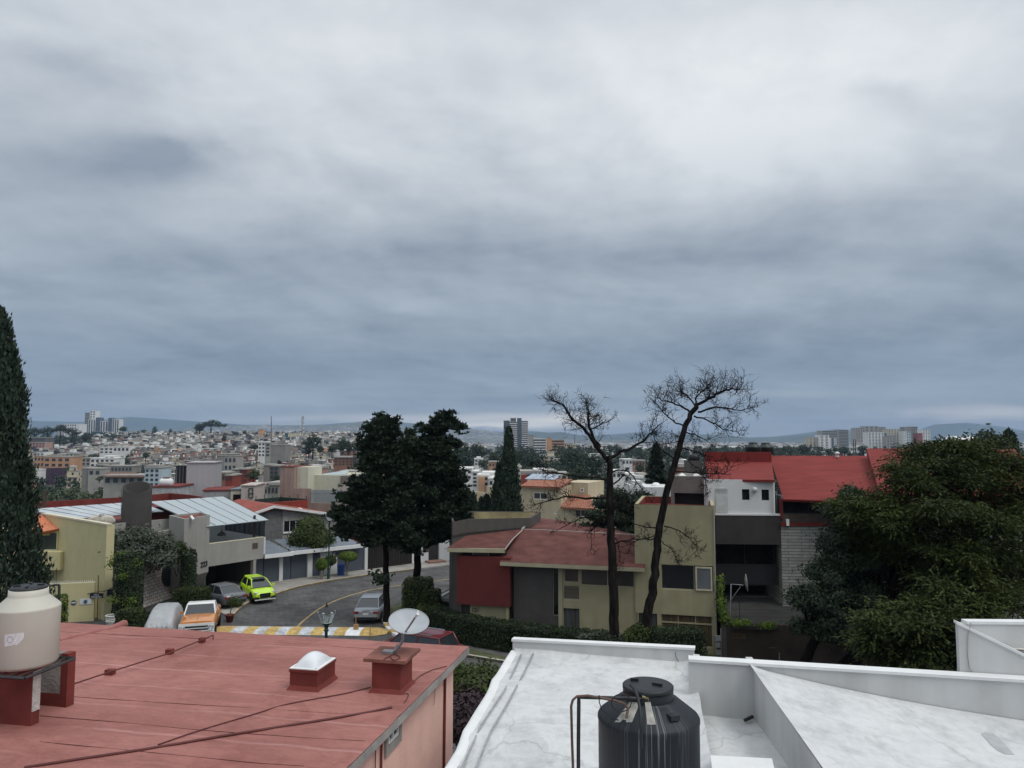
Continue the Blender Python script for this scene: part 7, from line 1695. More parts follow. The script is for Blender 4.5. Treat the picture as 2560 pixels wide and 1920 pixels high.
bigtree('feathery_bush','low feathery dark green tree top just beyond the white parapet',(12.6,30,0),[(2270,1560,29,90,50,1.6),(2370,1530,29.5,70,60,1.6),(2230,1620,28.5,80,50,1.5),(2340,1620,28.5,80,60,1.5),(2395,1600,28,40,60,1.2)],60000,.13,LF_JAC,42,.16,clump=.2,cn=8,shell=.5,frond=True,pads=10)
YM=37.5
bigtree('broadleaf_tree','tall dark broadleaf tree with dull leaves left of the feathery tree',(13.8,YM,0),[
    (2128,1235,YM,16,22,.5),(2118,1285,YM,40,40,1.2),(2150,1330,YM,50,50,1.5),(2110,1370,YM,56,50,1.6),(2085,1430,YM,52,50,1.5),(2160,1420,YM,70,60,1.8),(2060,1500,YM-1,56,50,1.4),(2020,1500,YM-1,36,36,1.0),(2130,1510,YM-1,80,60,1.8),(2060,1570,YM-1,60,36,1.4),(2150,1590,YM-1,90,50,1.6),(2240,1500,YM,70,70,1.8),(2000,1495,YM-1,22,18,.7),(2240,1420,YM+1,60,60,1.6)],
    90000,.16,LF_DARK,43,.3,clump=.2,cn=20,shell=.5,pads=8)
bigtree('conifer_tree','dark loose conifer rising behind the feathery tree at the right',(35,62,0),[(2472,1095,62,8,12),(2480,1115,62,18,14),(2486,1140,62,24,16),(2450,1120,60,6,8)],2600,.35,LF_PINE,44,.25,clump=.5)
cypress('conifer_tree','narrow dark conifer at the far right beyond the feathery tree',2522,1078,1200,70,22,2500,.4,45,None,None,LF_PINE)
bigtree('shrub','rough grey green tree crown at the right frame edge',(44,64,0),[(2530,1180,62,40,30),(2560,1160,64,30,20)],3000,.4,LF_GREY,46,.25)
# dark conifers behind the olive house
def tiered(name,label,u,vtop,vbot,Y,halfw,n,seed,m=None,zb=None,size=.4):
    rng=np.random.default_rng(seed); top=py(u,vtop,Y); bot=py(u,vbot,Y); z0=bot.z; Ht=top.z-z0; R0=halfw*Y/FPX; t=thing(name,(top.x,Y,zb if zb is not None else z0),label,'tree')
    nt=13; P=[]; D=[]
    for i in range(n):
        k=rng.random()**.8; lev=(math.floor(k*nt)+.5*rng.random()**2)/nt; w=rng.uniform(0,2*PI); seg=math.floor(w/(2*PI)*9+lev*5); rr=R0*(1-lev)**.8*(.75+.35*math.sin(seg*2.3+lev*40)); r=rr*rng.random()**.45
        P.append((top.x+r*math.cos(w),Y+r*math.sin(w),z0+lev*Ht-.18*r+rng.normal()*.12)); D.append((math.cos(w),math.sin(w),-.2+.3*rng.normal()))
    P=np.array(P); D=np.array(D); Nn=np.array([[0,0,1.0]])+rng.normal(size=P.shape)*.4; Nn-=D*(np.sum(Nn*D,1)/np.sum(D*D,1))[:,None]
    quad_mesh('crown',leaf_quads(P,Nn,size*(.7+.6*rng.random(n)),2.2,rng,dirv=D),m or LF_PINE,t); MB().tube([(top.x,Y,zb if zb is not None else z0-.5),(top.x,Y,top.z-.1)],[R0*.08+.08,.03],7).build('trunk',M_BARK,t); return t
bigtree('conifer_tree','dark spreading conifer standing behind the maroon roof between the dead trees',(*tuple(py(1532,1400,53))[:2],0),[(1548,1238,53,22,16),(1515,1258,53,34,16),(1565,1262,53,36,18),(1495,1290,52.5,34,16),(1550,1295,53,50,22),(1500,1325,52.5,46,18),(1555,1335,53,46,24),(1480,1345,52.5,30,14),(1600,1245,54,24,14)],26000,.22,LF_PINE,51,.25,2.4,.2,16,.45,pads=6)
tiered('conifer_tree','dark tiered conifer seen between the two dead trees, further off',1640,1105,1260,115,44,8000,52,size=.8,zb=-6)
# ---- hedges: clipped boxes and columns of small leaves
def hedge(name,label,boxes,dens,size,m,seed,cat='hedge',group=None,rnd=.1,core=True):
    """boxes: (centre xyz, size xyz, rot, kind) kind 0 box 1 cylinder"""
    rng=np.random.default_rng(seed); c0=boxes[0][0]; t=thing(name,(c0[0],c0[1],c0[2]-boxes[0][1][2]/2),label,cat,group); Pn=[]; Nn=[]; core_mb=MB()
    for c,d,rz,kd in boxes:
        A_=2*(d[0]*d[2]+d[1]*d[2])+d[0]*d[1]; n=int(dens*A_)
        if kd==0:
            f=rng.choice(5,n,p=np.array([d[1]*d[2],d[1]*d[2],d[0]*d[2],d[0]*d[2],d[0]*d[1]])/A_); q=rng.uniform(-.5,.5,(n,3)); nr=np.zeros((n,3))
            for k_,(ax,sg_)in enumerate(((0,1),(0,-1),(1,1),(1,-1),(2,1))):mk_=f==k_; q[mk_,ax]=.5*sg_; nr[mk_,ax]=sg_
            # round the edges
            e=np.sort(np.abs(q),axis=1)[:,1]; q*=(1-rnd*np.clip((e-.36)/.14,0,1))[:,None]; q=q*np.array(d)
            core_mb.box((c[0],c[1],c[2]-.04),(d[0]*.84,d[1]*.84,d[2]*.88),rz)
        else:
            w=rng.uniform(0,2*PI,n); zz=rng.uniform(-.5,.5,n); top_=rng.random(n)<.22; rr=np.where(top_,np.sqrt(rng.random(n)),1.0); zz=np.where(top_,.5,zz); rr=rr*np.where(zz>.36,1-1.6*(zz-.36),1); q=np.stack([rr*np.cos(w)*d[0]/2,rr*np.sin(w)*d[1]/2,zz*d[2]],1); nr=np.stack([np.cos(w),np.sin(w),.2+0*w],1); nr[top_]=(0,0,1)
            if kd==2:  # globe
                v_=rng.normal(size=(n,3)); v_/=np.linalg.norm(v_,axis=1,keepdims=True); q=v_*np.array(d)/2; nr=v_
            core_mb.lathe([(0.01,-d[2]*.4),(d[0]*.4,-d[2]*.3),(d[0]*.42,d[2]*.3),(0.01,d[2]*.42)]if kd==1 else[(0.01,-d[2]*.42),(d[0]*.36,-d[2]*.2),(d[0]*.36,d[2]*.2),(.01,d[2]*.42)],c,14,0,True,1,d[1]/d[0])
        ca,sa=math.cos(rz),math.sin(rz); R_=np.array([[ca,-sa,0],[sa,ca,0],[0,0,1]]); q=q@R_.T; nr=nr@R_.T
        lum=np.array([mnoise.noise(Vector(tuple(x*2.2)))for x in(q+np.array(c))]); q+=nr*(lum*.09)[:,None]+rng.normal(size=q.shape)*size*.25
        Pn.append(q+np.array(c)); Nn.append(nr+rng.normal(size=nr.shape)*.5)
    P=np.concatenate(Pn); Nn=np.concatenate(Nn); quad_mesh('leaves',leaf_quads(P,Nn,size*(.7+.6*rng.random(len(P))),1.6,rng),m,t)
    core_mb.build('inner_branches',mat('hedge_core',(.008,.012,.006),rough=1),t); return t
def hb(u0,u1,v0,v1,Y,dy,kd=0,rz=0.0,zb=None):
    a,b=py(u0,v1,Y),py(u1,v0,Y); z0=a.z if zb is None else zb; return((a.x+b.x)/2,Y+dy/2,(z0+b.z)/2),(b.x-a.x,dy,b.z-z0),rz,kd
def hedge_line(line,h_,w_,**k):
    out=[]
    for(x0,y0),(x1,y1)in zip(line[:-1],line[1:]):
        L_=math.hypot(x1-x0,y1-y0); out.append((((x0+x1)/2,(y0+y1)/2,.1+h_/2),(L_+.25,w_,h_),math.atan2(y1-y0,x1-x0),0))
    return out
hl=[pz(u,v,.1)for u,v in((1085,1585),(1130,1605),(1200,1620),(1290,1636),(1400,1650),(1520,1664))]
hl=[(p.x,p.y+.7)for p in hl]
hedge('long_hedge','long dark clipped hedge running in front of olive house number 121',hedge_line(hl,1.55,1.5),130,.12,LF_HEDGE_D,61)
hedge('hedge_block','tall square clipped hedge behind the right pine trunk',[hb(1003,1078,1452,1545,49.3,1.7,zb=.1),hb(1055,1098,1480,1545,48.6,1.5,zb=.1),hb(1040,1100,1520,1580,47.2,1.6,zb=.1)],150,.12,LF_HEDGE,62)
hedge('hedge_block','rounded green bush at the foot of the right dead tree',[hb(1560,1660,1565,1640,40.2,1.2,2,zb=.1)],200,.13,LF_HEDGE,63,'bush')
hedge('hedge_block','clipped dark hedge under the brown curtained windows of the olive house',[hb(1635,1768,1578,1650,39.6,1.4,zb=.1)],150,.12,LF_HEDGE_D,64)
hedge('hedge_block','low leafy planting along the foot of the olive wall',[hb(1450,1560,1590,1640,40.6,.9,zb=.1)],110,.15,LF_GREY,65,'bush')
# left side topiary
YT=50.5
hedge('round_hedge','wide clipped cylinder hedge with bright new shoots beside the yellow wall',[hb(264,338,1392,1560,49.2,2.0,1,zb=0)],210,.12,LF_HEDGE_D,66)
rng=np.random.default_rng(8); P,Nr=clump_points([lobe(308,1392,50.2,30,12),lobe(335,1408,50,24,10),lobe(283,1408,50,20,10),lobe(306,1440,49.2,12,8),lobe(330,1510,49.1,18,20),lobe(285,1500,49.1,14,10)],1500,rng,.3,.15,16)
hc=[o for o in COL.objects if o.get('label','').startswith('wide clipped cylinder')][0]; quad_mesh('new_shoots',leaf_quads(P,Nr,np.full(len(P),.13),1.6,rng),LF_BRT,hc)
hedge('round_hedge','tall clipped column hedge against the stone block wall',[hb(444,482,1378,1476,55.5,1.2,1)],230,.12,LF_HEDGE_D,67)
hedge('low_hedge','low clipped hedge with bright top below the column hedge',[hb(425,508,1476,1535,53.5,1.6,zb=.05)],200,.12,LF_HEDGE,68)
hedge('low_hedge','small square clipped hedge behind the white litter basket',[hb(282,338,1530,1580,46.6,1.5,zb=0)],220,.12,LF_HEDGE,69)
hedge('low_hedge','dark low shrubs between the stone wall and the covered car',[hb(338,430,1538,1580,50.5,1.2,zb=0)],150,.13,LF_HEDGE_D,70,'bush')
hedge('pointed_shrub','yellow green pointed shrub in front of the yellow garden wall',[hb(112,152,1494,1600,46.5,1.1,1,zb=0)],230,.12,LF_BRT,71,'shrub')
bigtree('loquat_tree','grey green loose leaved tree in front of the dark round chimney',(*tuple(pz(340,1500,0))[:2],0),[(300,1352,53.5,36,28),(350,1345,54,44,26),(395,1360,54.5,34,26),(330,1385,53.5,60,24),(400,1395,54,44,22),(285,1380,53,24,20),(440,1375,55.5,24,16)],9000,.26,LF_GREY,72,.12,2.2,.3,14,.4)
bigtree('small_tree','small dense green tree beside the grey tower of number 223',(*tuple(pz(452,1490,0))[:2],0),[(446,1372,55.3,18,16),(430,1398,55.2,16,14)],3500,.18,LF_HEDGE,73,.09)
# round green tree by the gabled house, topiary by the kerb
bigtree('round_tree','round bright green tree between the gabled house and the street lamp',(*tuple(fA.pt(fA.tz(777,1440)[0],0,-2.2))[:2],0),[(772,1334,68,34,34,2.2),(760,1352,68,32,22,2),(800,1350,68,28,24,2),(775,1310,68,22,16,1.6)],14000,.2,LF_HEDGE,74,.15,1.7,.25,16,.75)
def topiary(label,bu,bv,gu,gv,ru,rv,seed,m=LF_BRT):
    b=pz(bu,bv,.13); Y=b.y; c=py(gu,gv,Y); k=Y/FPX; t=hedge('topiary_tree',label,[(tuple(c),(2*ru*k,2*ru*k,2*rv*k),0,2)],330,.11,m,seed,'tree','clipped topiary trees by the kerb')
    t.location; mb=MB()
    for dx in(-.12,.08):mb.tube([(b.x+dx*.2,Y,.1),(b.x+dx,Y+dx,(c.z-.3)*.6+.1),(c.x+dx*2,Y,c.z-rv*k*.5)],[.06,.05,.04],6)
    mb.build('trunk',M_BARKL,t)
topiary('small round clipped tree left of the green street lamp',805,1448,804,1411,14,14,81)
topiary('round clipped tree just behind the green street lamp',822,1441,826,1401,14,12,82,LF_HEDGE)
topiary('mushroom shaped clipped tree right of the blue bin',867,1441,870,1391,22,11,83)
# garden between the pink and white houses
bigtree('garden_shrub','light green leggy shrub in the gap between the pink and white houses',(*tuple(pz(1180,1730,0))[:2],0),[(1165,1700,26,22,24),(1195,1720,25,30,30),(1150,1690,27,14,24),(1210,1690,26,22,18)],5200,.17,LF_HEDGE,84,.05,1.8,.22,12,.3)
bigtree('purple_shrub','dark purple leaved shrub below the light green one',(*tuple(pz(1175,1800,0))[:2],0),[(1170,1765,22,36,26),(1160,1810,21,30,40)],6000,.13,LF_PURP,85,.05,1.6,.2,14,.3)
# ivy on the corner wall between the olive and black houses
tv=thing('climbing_plant',(12,43,0),'leafy climber hanging at the corner between the olive and black houses','plant'); rng=np.random.default_rng(9)
P,Nr=clump_points([lobe(1799,1480,42.6,5,26,.3),lobe(1803,1515,42.3,9,22,.3),lobe(1812,1545,42,13,18,.3),lobe(1850,1556,41.2,30,4,.2),lobe(1925,1563,41,30,5,.2),lobe(1800,1450,42.7,2,18,.15)],3200,rng,.2,.1,14); quad_mesh('leaves',leaf_quads(P,Nr,np.full(len(P),.12),1.5,rng),LF_BRT,tv)
# ================================================================ FAR BUILDINGS
M_WIN=mat('far_window',(.035,.04,.05),rough=.3,spec=.5,var=.3,scale=.4)
def fmat(n,c,**k):return mat(n,c,rough=.9,var=.10,scale=.25,streak=k.get('streak',.25),dirt=k.get('dirt',.25))
FW=fmat('town_white',(.74,.74,.72)); FG=fmat('town_grey',(.25,.24,.22)); FG2=fmat('town_light_grey',(.36,.345,.315)); FC=fmat('town_cream',(.56,.50,.38)); FO=fmat('town_orange',(.52,.30,.18))
FB=fmat('town_brick',(.25,.13,.095)); FD=fmat('town_dark_grey',(.12,.12,.12)); FR=fmat('town_red',(.24,.05,.035)); FBL=fmat('town_pale_blue',(.46,.55,.60)); FPK=fmat('town_pink',(.42,.26,.22)); FDB=fmat('tower_slate',(.10,.12,.15)); FTL=fmat('teal_band',(.05,.13,.16))
def fb(name,label,Y,blocks,cat='building',zb=None,ang=0.0,group=None):
    """blocks: (u0, u1, vtop, depth, wall material, (cols, rows), window style, dv) one building from several boxes"""
    c=py((blocks[0][0]+blocks[0][1])/2,1100,Y); z0=float(ground_z(c.x,Y))-1 if zb is None else zb
    root=thing(name,(c.x,Y,z0),label,cat,group)
    for bi,b in enumerate(blocks):
        u0,u1,vt,dep,m,grid,style=b[:7]; vb=b[7]if len(b)>7 else None; dY=b[8]if len(b)>8 else 0
        p,q=py(u0,1100,Y+dY),py(u1,1100,Y+dY); f=Fac.two((p.x,p.y),(q.x,q.y)); W_=(q-p).length; zt=py((u0+u1)/2,vt,Y+dY).z
        mb=MB(); mb.prism(depthpoly(f,0,W_,0,dep),z0,zt); w=mb.build('wall',m,root)
        rt=MB(); rt.prism(depthpoly(f,-.2,W_+.2,.2,dep+.2),zt+.01,zt+.5); rt.build('roof',FW if b[4]is FW else FG2,root)if style!='none' else None
        if grid:
            nc,nr=grid; zlo=py((u0+u1)/2,vb,Y+dY).z if vb else z0+1; hh=(zt-zlo)/nr; ww=W_/nc
            if style=='band':
                for j in range(nr):
                    mb=MB(); f.box(mb,W_*.04,W_*.96,zlo+hh*(j+.25),zlo+hh*(j+.72),.02,.25); mb.build('window',M_WIN,root)
            elif style=='balc':
                for j in range(nr):
                    mb=MB(); f.box(mb,0,W_,zlo+hh*(j+.0),zlo+hh*(j+.38),.0,1.2); mb.build('balcony',FW,root)
            elif style=='col':
                for i in range(nc):
                    mb=MB(); f.box(mb,ww*(i+.25),ww*(i+.75),zlo,zt-1,.02,.25); mb.build('window',M_WIN,root)
            else:
                for j in range(nr):
                    for i in range(nc):
                        mb=MB(); f.box(mb,ww*(i+.22),ww*(i+.78),zlo+hh*(j+.25),zlo+hh*(j+.75),.02,.12); mb.build('window',M_WIN,root)
    return root
# distant towers on the left skyline
fb('tower_block','tallest white and grey tower on the left skyline',1900,[(210,222,1032,20,FG2,(1,12),'band',1082),(222,236,1027,22,FW,(2,9),'win',1082)])
fb('tower_block','slim dark and white tower just right of the tallest left skyline tower',1880,[(219,237,1049,20,FW,(3,1),'col',1084),(237,248,1044,18,FDB,None,'band')])
fb('tower_block','short striped tower between the two dark lift shafts on the left skyline',1870,[(249,268,1053,20,FW,(3,1),'col',1086)])
fb('tower_block','right hand striped tower with dark shaft on the left skyline',1860,[(269,279,1045,18,FDB,None,'band'),(279,296,1048,20,FW,(3,1),'col',1090)])
fb('hospital_block','long white low block beyond the trees left of the skyline towers',1700,[(139,160,1062,25,FG2,(4,3),'win',1080),(160,190,1060,25,FW,(5,3),'win',1080),(190,197,1060,30,FW,None,'band')])
fb('warehouse','white hall with green glass front below the skyline towers',1150,[(229,256,1079,20,FTL,None,'band'),(256,277,1081,22,FW,None,'band')])
fb('school_block','long building with dark glass strip and pink base near the cypress',700,[(60,113,1094,14,FD,(12,1),'win',1104),(66,113,1107,12,FPK,(6,2),'win',1118,-6)])
# central tower and offices
fb('tower_block','tall slate and white residential tower in the centre of the skyline',900,[(1259,1274,1052,20,FDB,None,'band'),(1274,1293,1055,18,FDB,(1,15),'balc',1126),(1293,1304,1046,24,FDB,None,'band'),(1276,1290,1046,10,FD,None,'band',1055,6),(1304,1320,1053,18,FDB,(1,15),'balc',1130)])
fb('office_block','white office block with dark window bands right of the central tower',800,[(1322,1334,1088,14,FG2,None,'band'),(1333,1366,1097,18,FW,(1,6),'band',1136)])
fb('office_block','salmon coloured office block beside the white banded one',820,[(1366,1379,1095,14,FO,None,'band'),(1379,1411,1100,18,FO,(1,4),'band',1127)])
fb('office_block','low beige block ending the row of offices in the centre',830,[(1411,1432,1109,14,FC,(4,2),'win',1126),(1432,1450,1112,14,FC,(3,2),'win',1126)])
fb('apartment_block','stepped beige apartment block rising out of the central trees',500,[(1359,1386,1142,12,FC,(2,5),'win',1176),(1369,1385,1131,8,FC,None,'band',None,4),(1386,1406,1149,12,FC,(2,4),'win',1178)])
# right hand cluster
fb('apartment_tower','cream tower with stepped roof, leftmost of the right skyline group',1500,[(2023,2049,1094,20,FC,(3,8),'win',1122),(2049,2073,1088,22,FW,(2,12),'win',1136,-10),(2073,2080,1095,20,FW,None,'band'),(2080,2085,1094,20,FDB,None,'band',None,-2),(2085,2091,1095,20,FW,(1,9),'win',1136)])
fb('apartment_tower','wide grey banded tower behind the cream one on the right skyline',1650,[(2054,2096,1077,25,FG2,(1,9),'band',1112),(2096,2122,1075,25,FG2,(1,12),'band',1120)])
fb('apartment_tower','broad pale grey tower pair with white tent roofs on the right skyline',1750,[(2140,2163,1070,25,FG2,(4,10),'win',1106),(2163,2197,1066,25,FG2,(3,10),'win',1110),(2197,2215,1068,25,FG,None,'band')])
fb('apartment_tower','nearer white tower with teal stripe in the right skyline group',1550,[(2171,2211,1081,25,FW,(5,11),'win',1122),(2211,2217,1083,24,FTL,None,'band')])
fb('apartment_tower','cream tower with dark side in the middle of the right group',1600,[(2221,2249,1073,25,FC,(4,11),'win',1122),(2249,2257,1074,25,FD,None,'band')])
fb('apartment_tower','low grey tower squeezed before the cream and dark one',1520,[(2217,2238,1090,18,FG2,(3,8),'win',1122)])
fb('apartment_tower','white and blue tower right of the cream and dark one',1580,[(2258,2267,1078,20,FW,(2,10),'win',1120),(2267,2277,1080,20,FBL,(2,10),'win',1120)])
fb('apartment_tower','dark grey brown tower near the right end of the group',1680,[(2262,2279,1068,20,FG,None,'band'),(2279,2295,1067,22,FG,(3,11),'win',1112)])
fb('apartment_tower','white tower with red base block closing the right skyline group',1620,[(2295,2307,1083,20,FR,None,'band'),(2307,2326,1075,22,FW,(3,10),'win',1110)])
p=py(2402,1100,620); tr_=thing('marquee',(p.x,620,p.z-6),'white marquee roof showing above the feathery tree','marquee'); mb=MB(); a_=10.2; mb.add([(p.x-a_,612,p.z),(p.x+a_,612,p.z),(p.x+a_,630,p.z),(p.x-a_,630,p.z),(p.x-a_*.72,616,p.z+3.3),(p.x+a_*.72,616,p.z+3.3),(p.x+a_*.72,626,p.z+3.3),(p.x-a_*.72,626,p.z+3.3)],[(0,1,5,4),(1,2,6,5),(2,3,7,6),(3,0,4,7),(4,5,6,7)]); mb.build('canopy',M_WTOP,tr_); mb=MB(); [mb.tube([(p.x+s_*a_*.9,y_,p.z-12),(p.x+s_*a_*.9,y_,p.z)],.2,5)for s_ in(-1,1)for y_ in(613,629)]; mb.build('posts',M_WHITE,tr_)
# landmarks on the crowded hill
fb('apartment_block','orange three storey block above the purple awning on the left hill',420,[(88,112,1141,12,FO,(3,2),'win',1168),(112,178,1143,12,FO,(4,2),'win',1169,-1),(120,144,1139,5,FO,None,'band',None,4)])
fb('awning_wall','long dark purple awning below the orange block',405,[(104,158,1170,4,mat('purple_canvas',(.06,.035,.06)),None,'none')],'awning')
fb('shed','small white shed left of the purple awning',400,[(86,104,1175,5,FW,None,'band')])
fb('apartment_block','long white low block high on the left hill',600,[(250,284,1119,12,FW,(3,2),'win',1134),(284,324,1117,12,FW,(4,1),'win',1130)])
fb('apartment_block','white two storey block below the long white one on the hill',450,[(206,228,1146,10,FG2,(2,2),'win',1164),(228,288,1147,12,FW,(5,2),'win',1168),(262,288,1141,8,FW,(2,1),'win',1148,5)])
fb('terrace_row','grey terraced row with many small windows mid hill',400,[(245,262,1163,9,FG2,(2,1),'win',1172),(262,333,1166,10,FG,(8,1),'win',1180),(246,282,1158,8,FG2,(3,1),'win',1166,6)])
fb('house','small grey house with white roof sheet left of the brown roofed one',350,[(208,224,1172,8,FG,None,'band'),(224,255,1173,8,FG2,(2,1),'win',1190,-1)])
br=fb('school_hall','long stone house with low brown roof and five windows',300,[(263,363,1190,12,FG2,(5,1),'win',1212)])
a_,b_=py(262,1191,298.5),py(365,1192,298.5); c_,d_=py(340,1181,312),py(266,1180,312); MB().slab([tuple(a_),tuple(b_),tuple(c_),tuple(d_)],.4).build('brown_roof',fmat('brown_roof',(.17,.095,.07)),br)
fb('apartment_block','pale blue four storey block right of the brown roofed house',280,[(365,401,1171,10,FBL,(3,4),'win',1216),(370,398,1166,6,FG2,None,'band',None,3)])
fb('apartment_block','raw grey concrete block with dark top right of the plain grey box',380,[(545,562,1140,10,FG,None,'band'),(562,592,1141,10,FG2,(3,2),'win',1178),(548,588,1136,8,FD,None,'band',None,3)])
fb('apartment_block','white five storey block in the middle of the crowded hill',480,[(646,663,1106,10,FW,(2,4),'win',1142),(663,677,1108,10,FG2,(1,4),'win',1142),(677,713,1113,12,FG,None,'band')])
fb('church_block','cream and orange building with small tower on the hill crest',900,[(646,656,1074,8,FO,None,'band'),(656,677,1083,12,FC,(3,2),'win',1098)])
fb('apartment_block','cream roofed block with green side on the hill crest',900,[(712,720,1082,12,FTL,None,'band'),(720,750,1083,14,FC,None,'band')])
fb('apartment_block','unfinished brick building left of the pine',330,[(837,883,1144,12,FB,(5,3),'win',1164),(883,892,1144,12,FD,(1,3),'band',1166)])
fb('apartment_block','narrow grey block with dark red side low on the hill',280,[(582,601,1175,9,FG,None,'band'),(601,621,1174,9,FR,(2,3),'win',1206)])
fb('apartment_block','grey block with dark loggias below the white five storey one',290,[(661,676,1164,9,FG,None,'band'),(676,698,1166,9,FD,(2,3),'win',1196)])
fb('shed','open sheds with white roof sheets left of the dusty pink house',130,[(644,672,1217,6,FG2,(3,1),'win',1238),(672,699,1213,6,FG,(3,1),'win',1238)],zb=-10)
fb('house','red brick house row low on the hill behind the cream house',240,[(534,566,1184,8,FB,(4,1),'win',1204),(566,584,1190,8,FR,(2,1),'win',1204)])
fb('house','plain cream house gable showing left of the pine',150,[(765,800,1172,7,FPK,(2,1),'win',1184),(852,886,1183,7,FC,None,'band')],zb=-12)
# central white houses
fb('white_villa','white four storey villa with red gable right of the pine',230,[(1142,1180,1173,9,FW,(3,2),'win',1200),(1180,1195,1181,9,FW,(1,4),'win',1218),(1176,1196,1178,8,FR,None,'none',None,2)])
fb('white_villa','white villas with salmon tiled roofs left of the cypress pair',220,[(1195,1222,1190,9,FW,(2,2),'win',1216),(1206,1248,1184,9,FW,None,'band',None,4),(1222,1246,1198,8,FW,(2,1),'win',1216,-3),(1196,1212,1193,9,FO,None,'none',None,-2),(1210,1245,1195,7,FO,None,'none',None,1)])
fb('yellow_villa','yellow house right behind the tall cypress',260,[(1290,1303,1170,10,FC,(1,2),'win',1196)])
fb('white_villa','grey and white modern villas behind the beige house',190,[(1302,1336,1182,9,FBL,(1,1),'win',1196),(1336,1362,1178,9,FW,(3,2),'win',1206),(1362,1386,1180,9,FG2,(2,2),'win',1206),(1303,1318,1187,8,FR,None,'none',None,-2)])
fb('brown_villa','brown rendered house right of the white villas',200,[(1386,1418,1186,9,FC,(2,1),'win',1200),(1384,1391,1182,9,FB,None,'band',None,-3)])
fb('orange_villa','small ochre houses among the central trees',330,[(1222,1245,1156,9,FO,(3,1),'win',1168),(1286,1300,1164,9,FPK,None,'band')])
fb('white_villa','white cubic house high among trees right of the pine',420,[(1186,1206,1148,9,FW,(2,2),'win',1164),(1192,1200,1144,6,FW,None,'band',None,2)])
fb('white_villa','white flat roofed school between the dead trees',480,[(1474,1498,1136,12,FW,None,'band'),(1500,1520,1140,12,FG2,None,'band')])
fb('white_villa','row of pinkish white villas among trees between the dead trees',330,[(1555,1580,1150,9,FW,(3,1),'win',1162),(1580,1612,1153,9,FPK,(4,1),'win',1164)])
fb('white_villa','white house cluster below the pinkish villas',210,[(1530,1560,1180,9,FW,(3,1),'win',1196),(1560,1596,1188,9,FW,(3,1),'win',1206)])
fb('white_villa','white blocks with tanks left of the grey box house',130,[(1590,1626,1196,6,FW,(2,1),'win',1212),(1596,1612,1190,4,FG2,None,'band',None,1)],zb=-8)
fb('brick_house','brick wall and blue roof behind the right dead tree',110,[(1698,1730,1168,6,FB,None,'band'),(1716,1742,1158,5,FW,None,'band',None,3)],zb=-6)
fb('white_villa','line of white houses on the far right skyline beyond the red roof',700,[(2060,2085,1130,9,FW,None,'band'),(2124,2160,1118,9,FW,(4,1),'win',1128),(2150,2176,1115,9,FW,None,'band')])
fb('brick_house','small brick building among trees left of the right skyline group',800,[(1946,1962,1120,9,FB,(2,1),'win',1130)])
# masts
def mast(name,label,u,v0,v1,Y,w,lattice):
    a,b=py(u,v1,Y),py(u,v0,Y); t=thing(name,tuple(a),label,'mast'); mb=MB()
    if lattice:
        for dx,dy in((-1,-1),(1,-1),(1,1),(-1,1)):mb.tube([(a.x+dx*w,Y+dy*w,a.z),(a.x+dx*w*.6,Y+dy*w*.6,b.z)],.22,4)
        n=12
        for k in range(n):z0,z1=a.z+(b.z-a.z)*k/n,a.z+(b.z-a.z)*(k+1)/n; s_=1 if k%2 else-1; mb.tube([(a.x-s_*w,Y-w,z0),(a.x+s_*w,Y-w,z1)],.15,4)
        mb.build('lattice',fmat('mast_grey',(.30,.31,.33)),t); mb=MB()
        for k in range(9):z=a.z+(b.z-a.z)*(.2+.75*k/9); mb.box((a.x+(1.6 if k%2 else-1.6),Y-1.5,z),(1.0,.6,1.8))
        mb.build('antennas',FW,t)
    else:mb.tube([a,b],[w,w*.6],5); mb.build('pole',fmat('mast_dark',(.12,.12,.13)),t)
mast('radio_mast','lattice telecom mast with white antennas on the hill crest',756,1040,1096,850,1.3,True)
mast('radio_mast','thin dark pole mast on the hill crest left of the lattice mast',678,1040,1098,850,.7,False)
mast('radio_mast','thin distant mast beside the central offices',1437,1085,1112,900,.5,False)
mast('radio_mast','left of two thin dark poles beyond the long red roof',2134,1098,1140,300,.28,False)
mast('radio_mast','right of two thin dark poles beyond the long red roof',2139,1098,1140,300,.28,False)
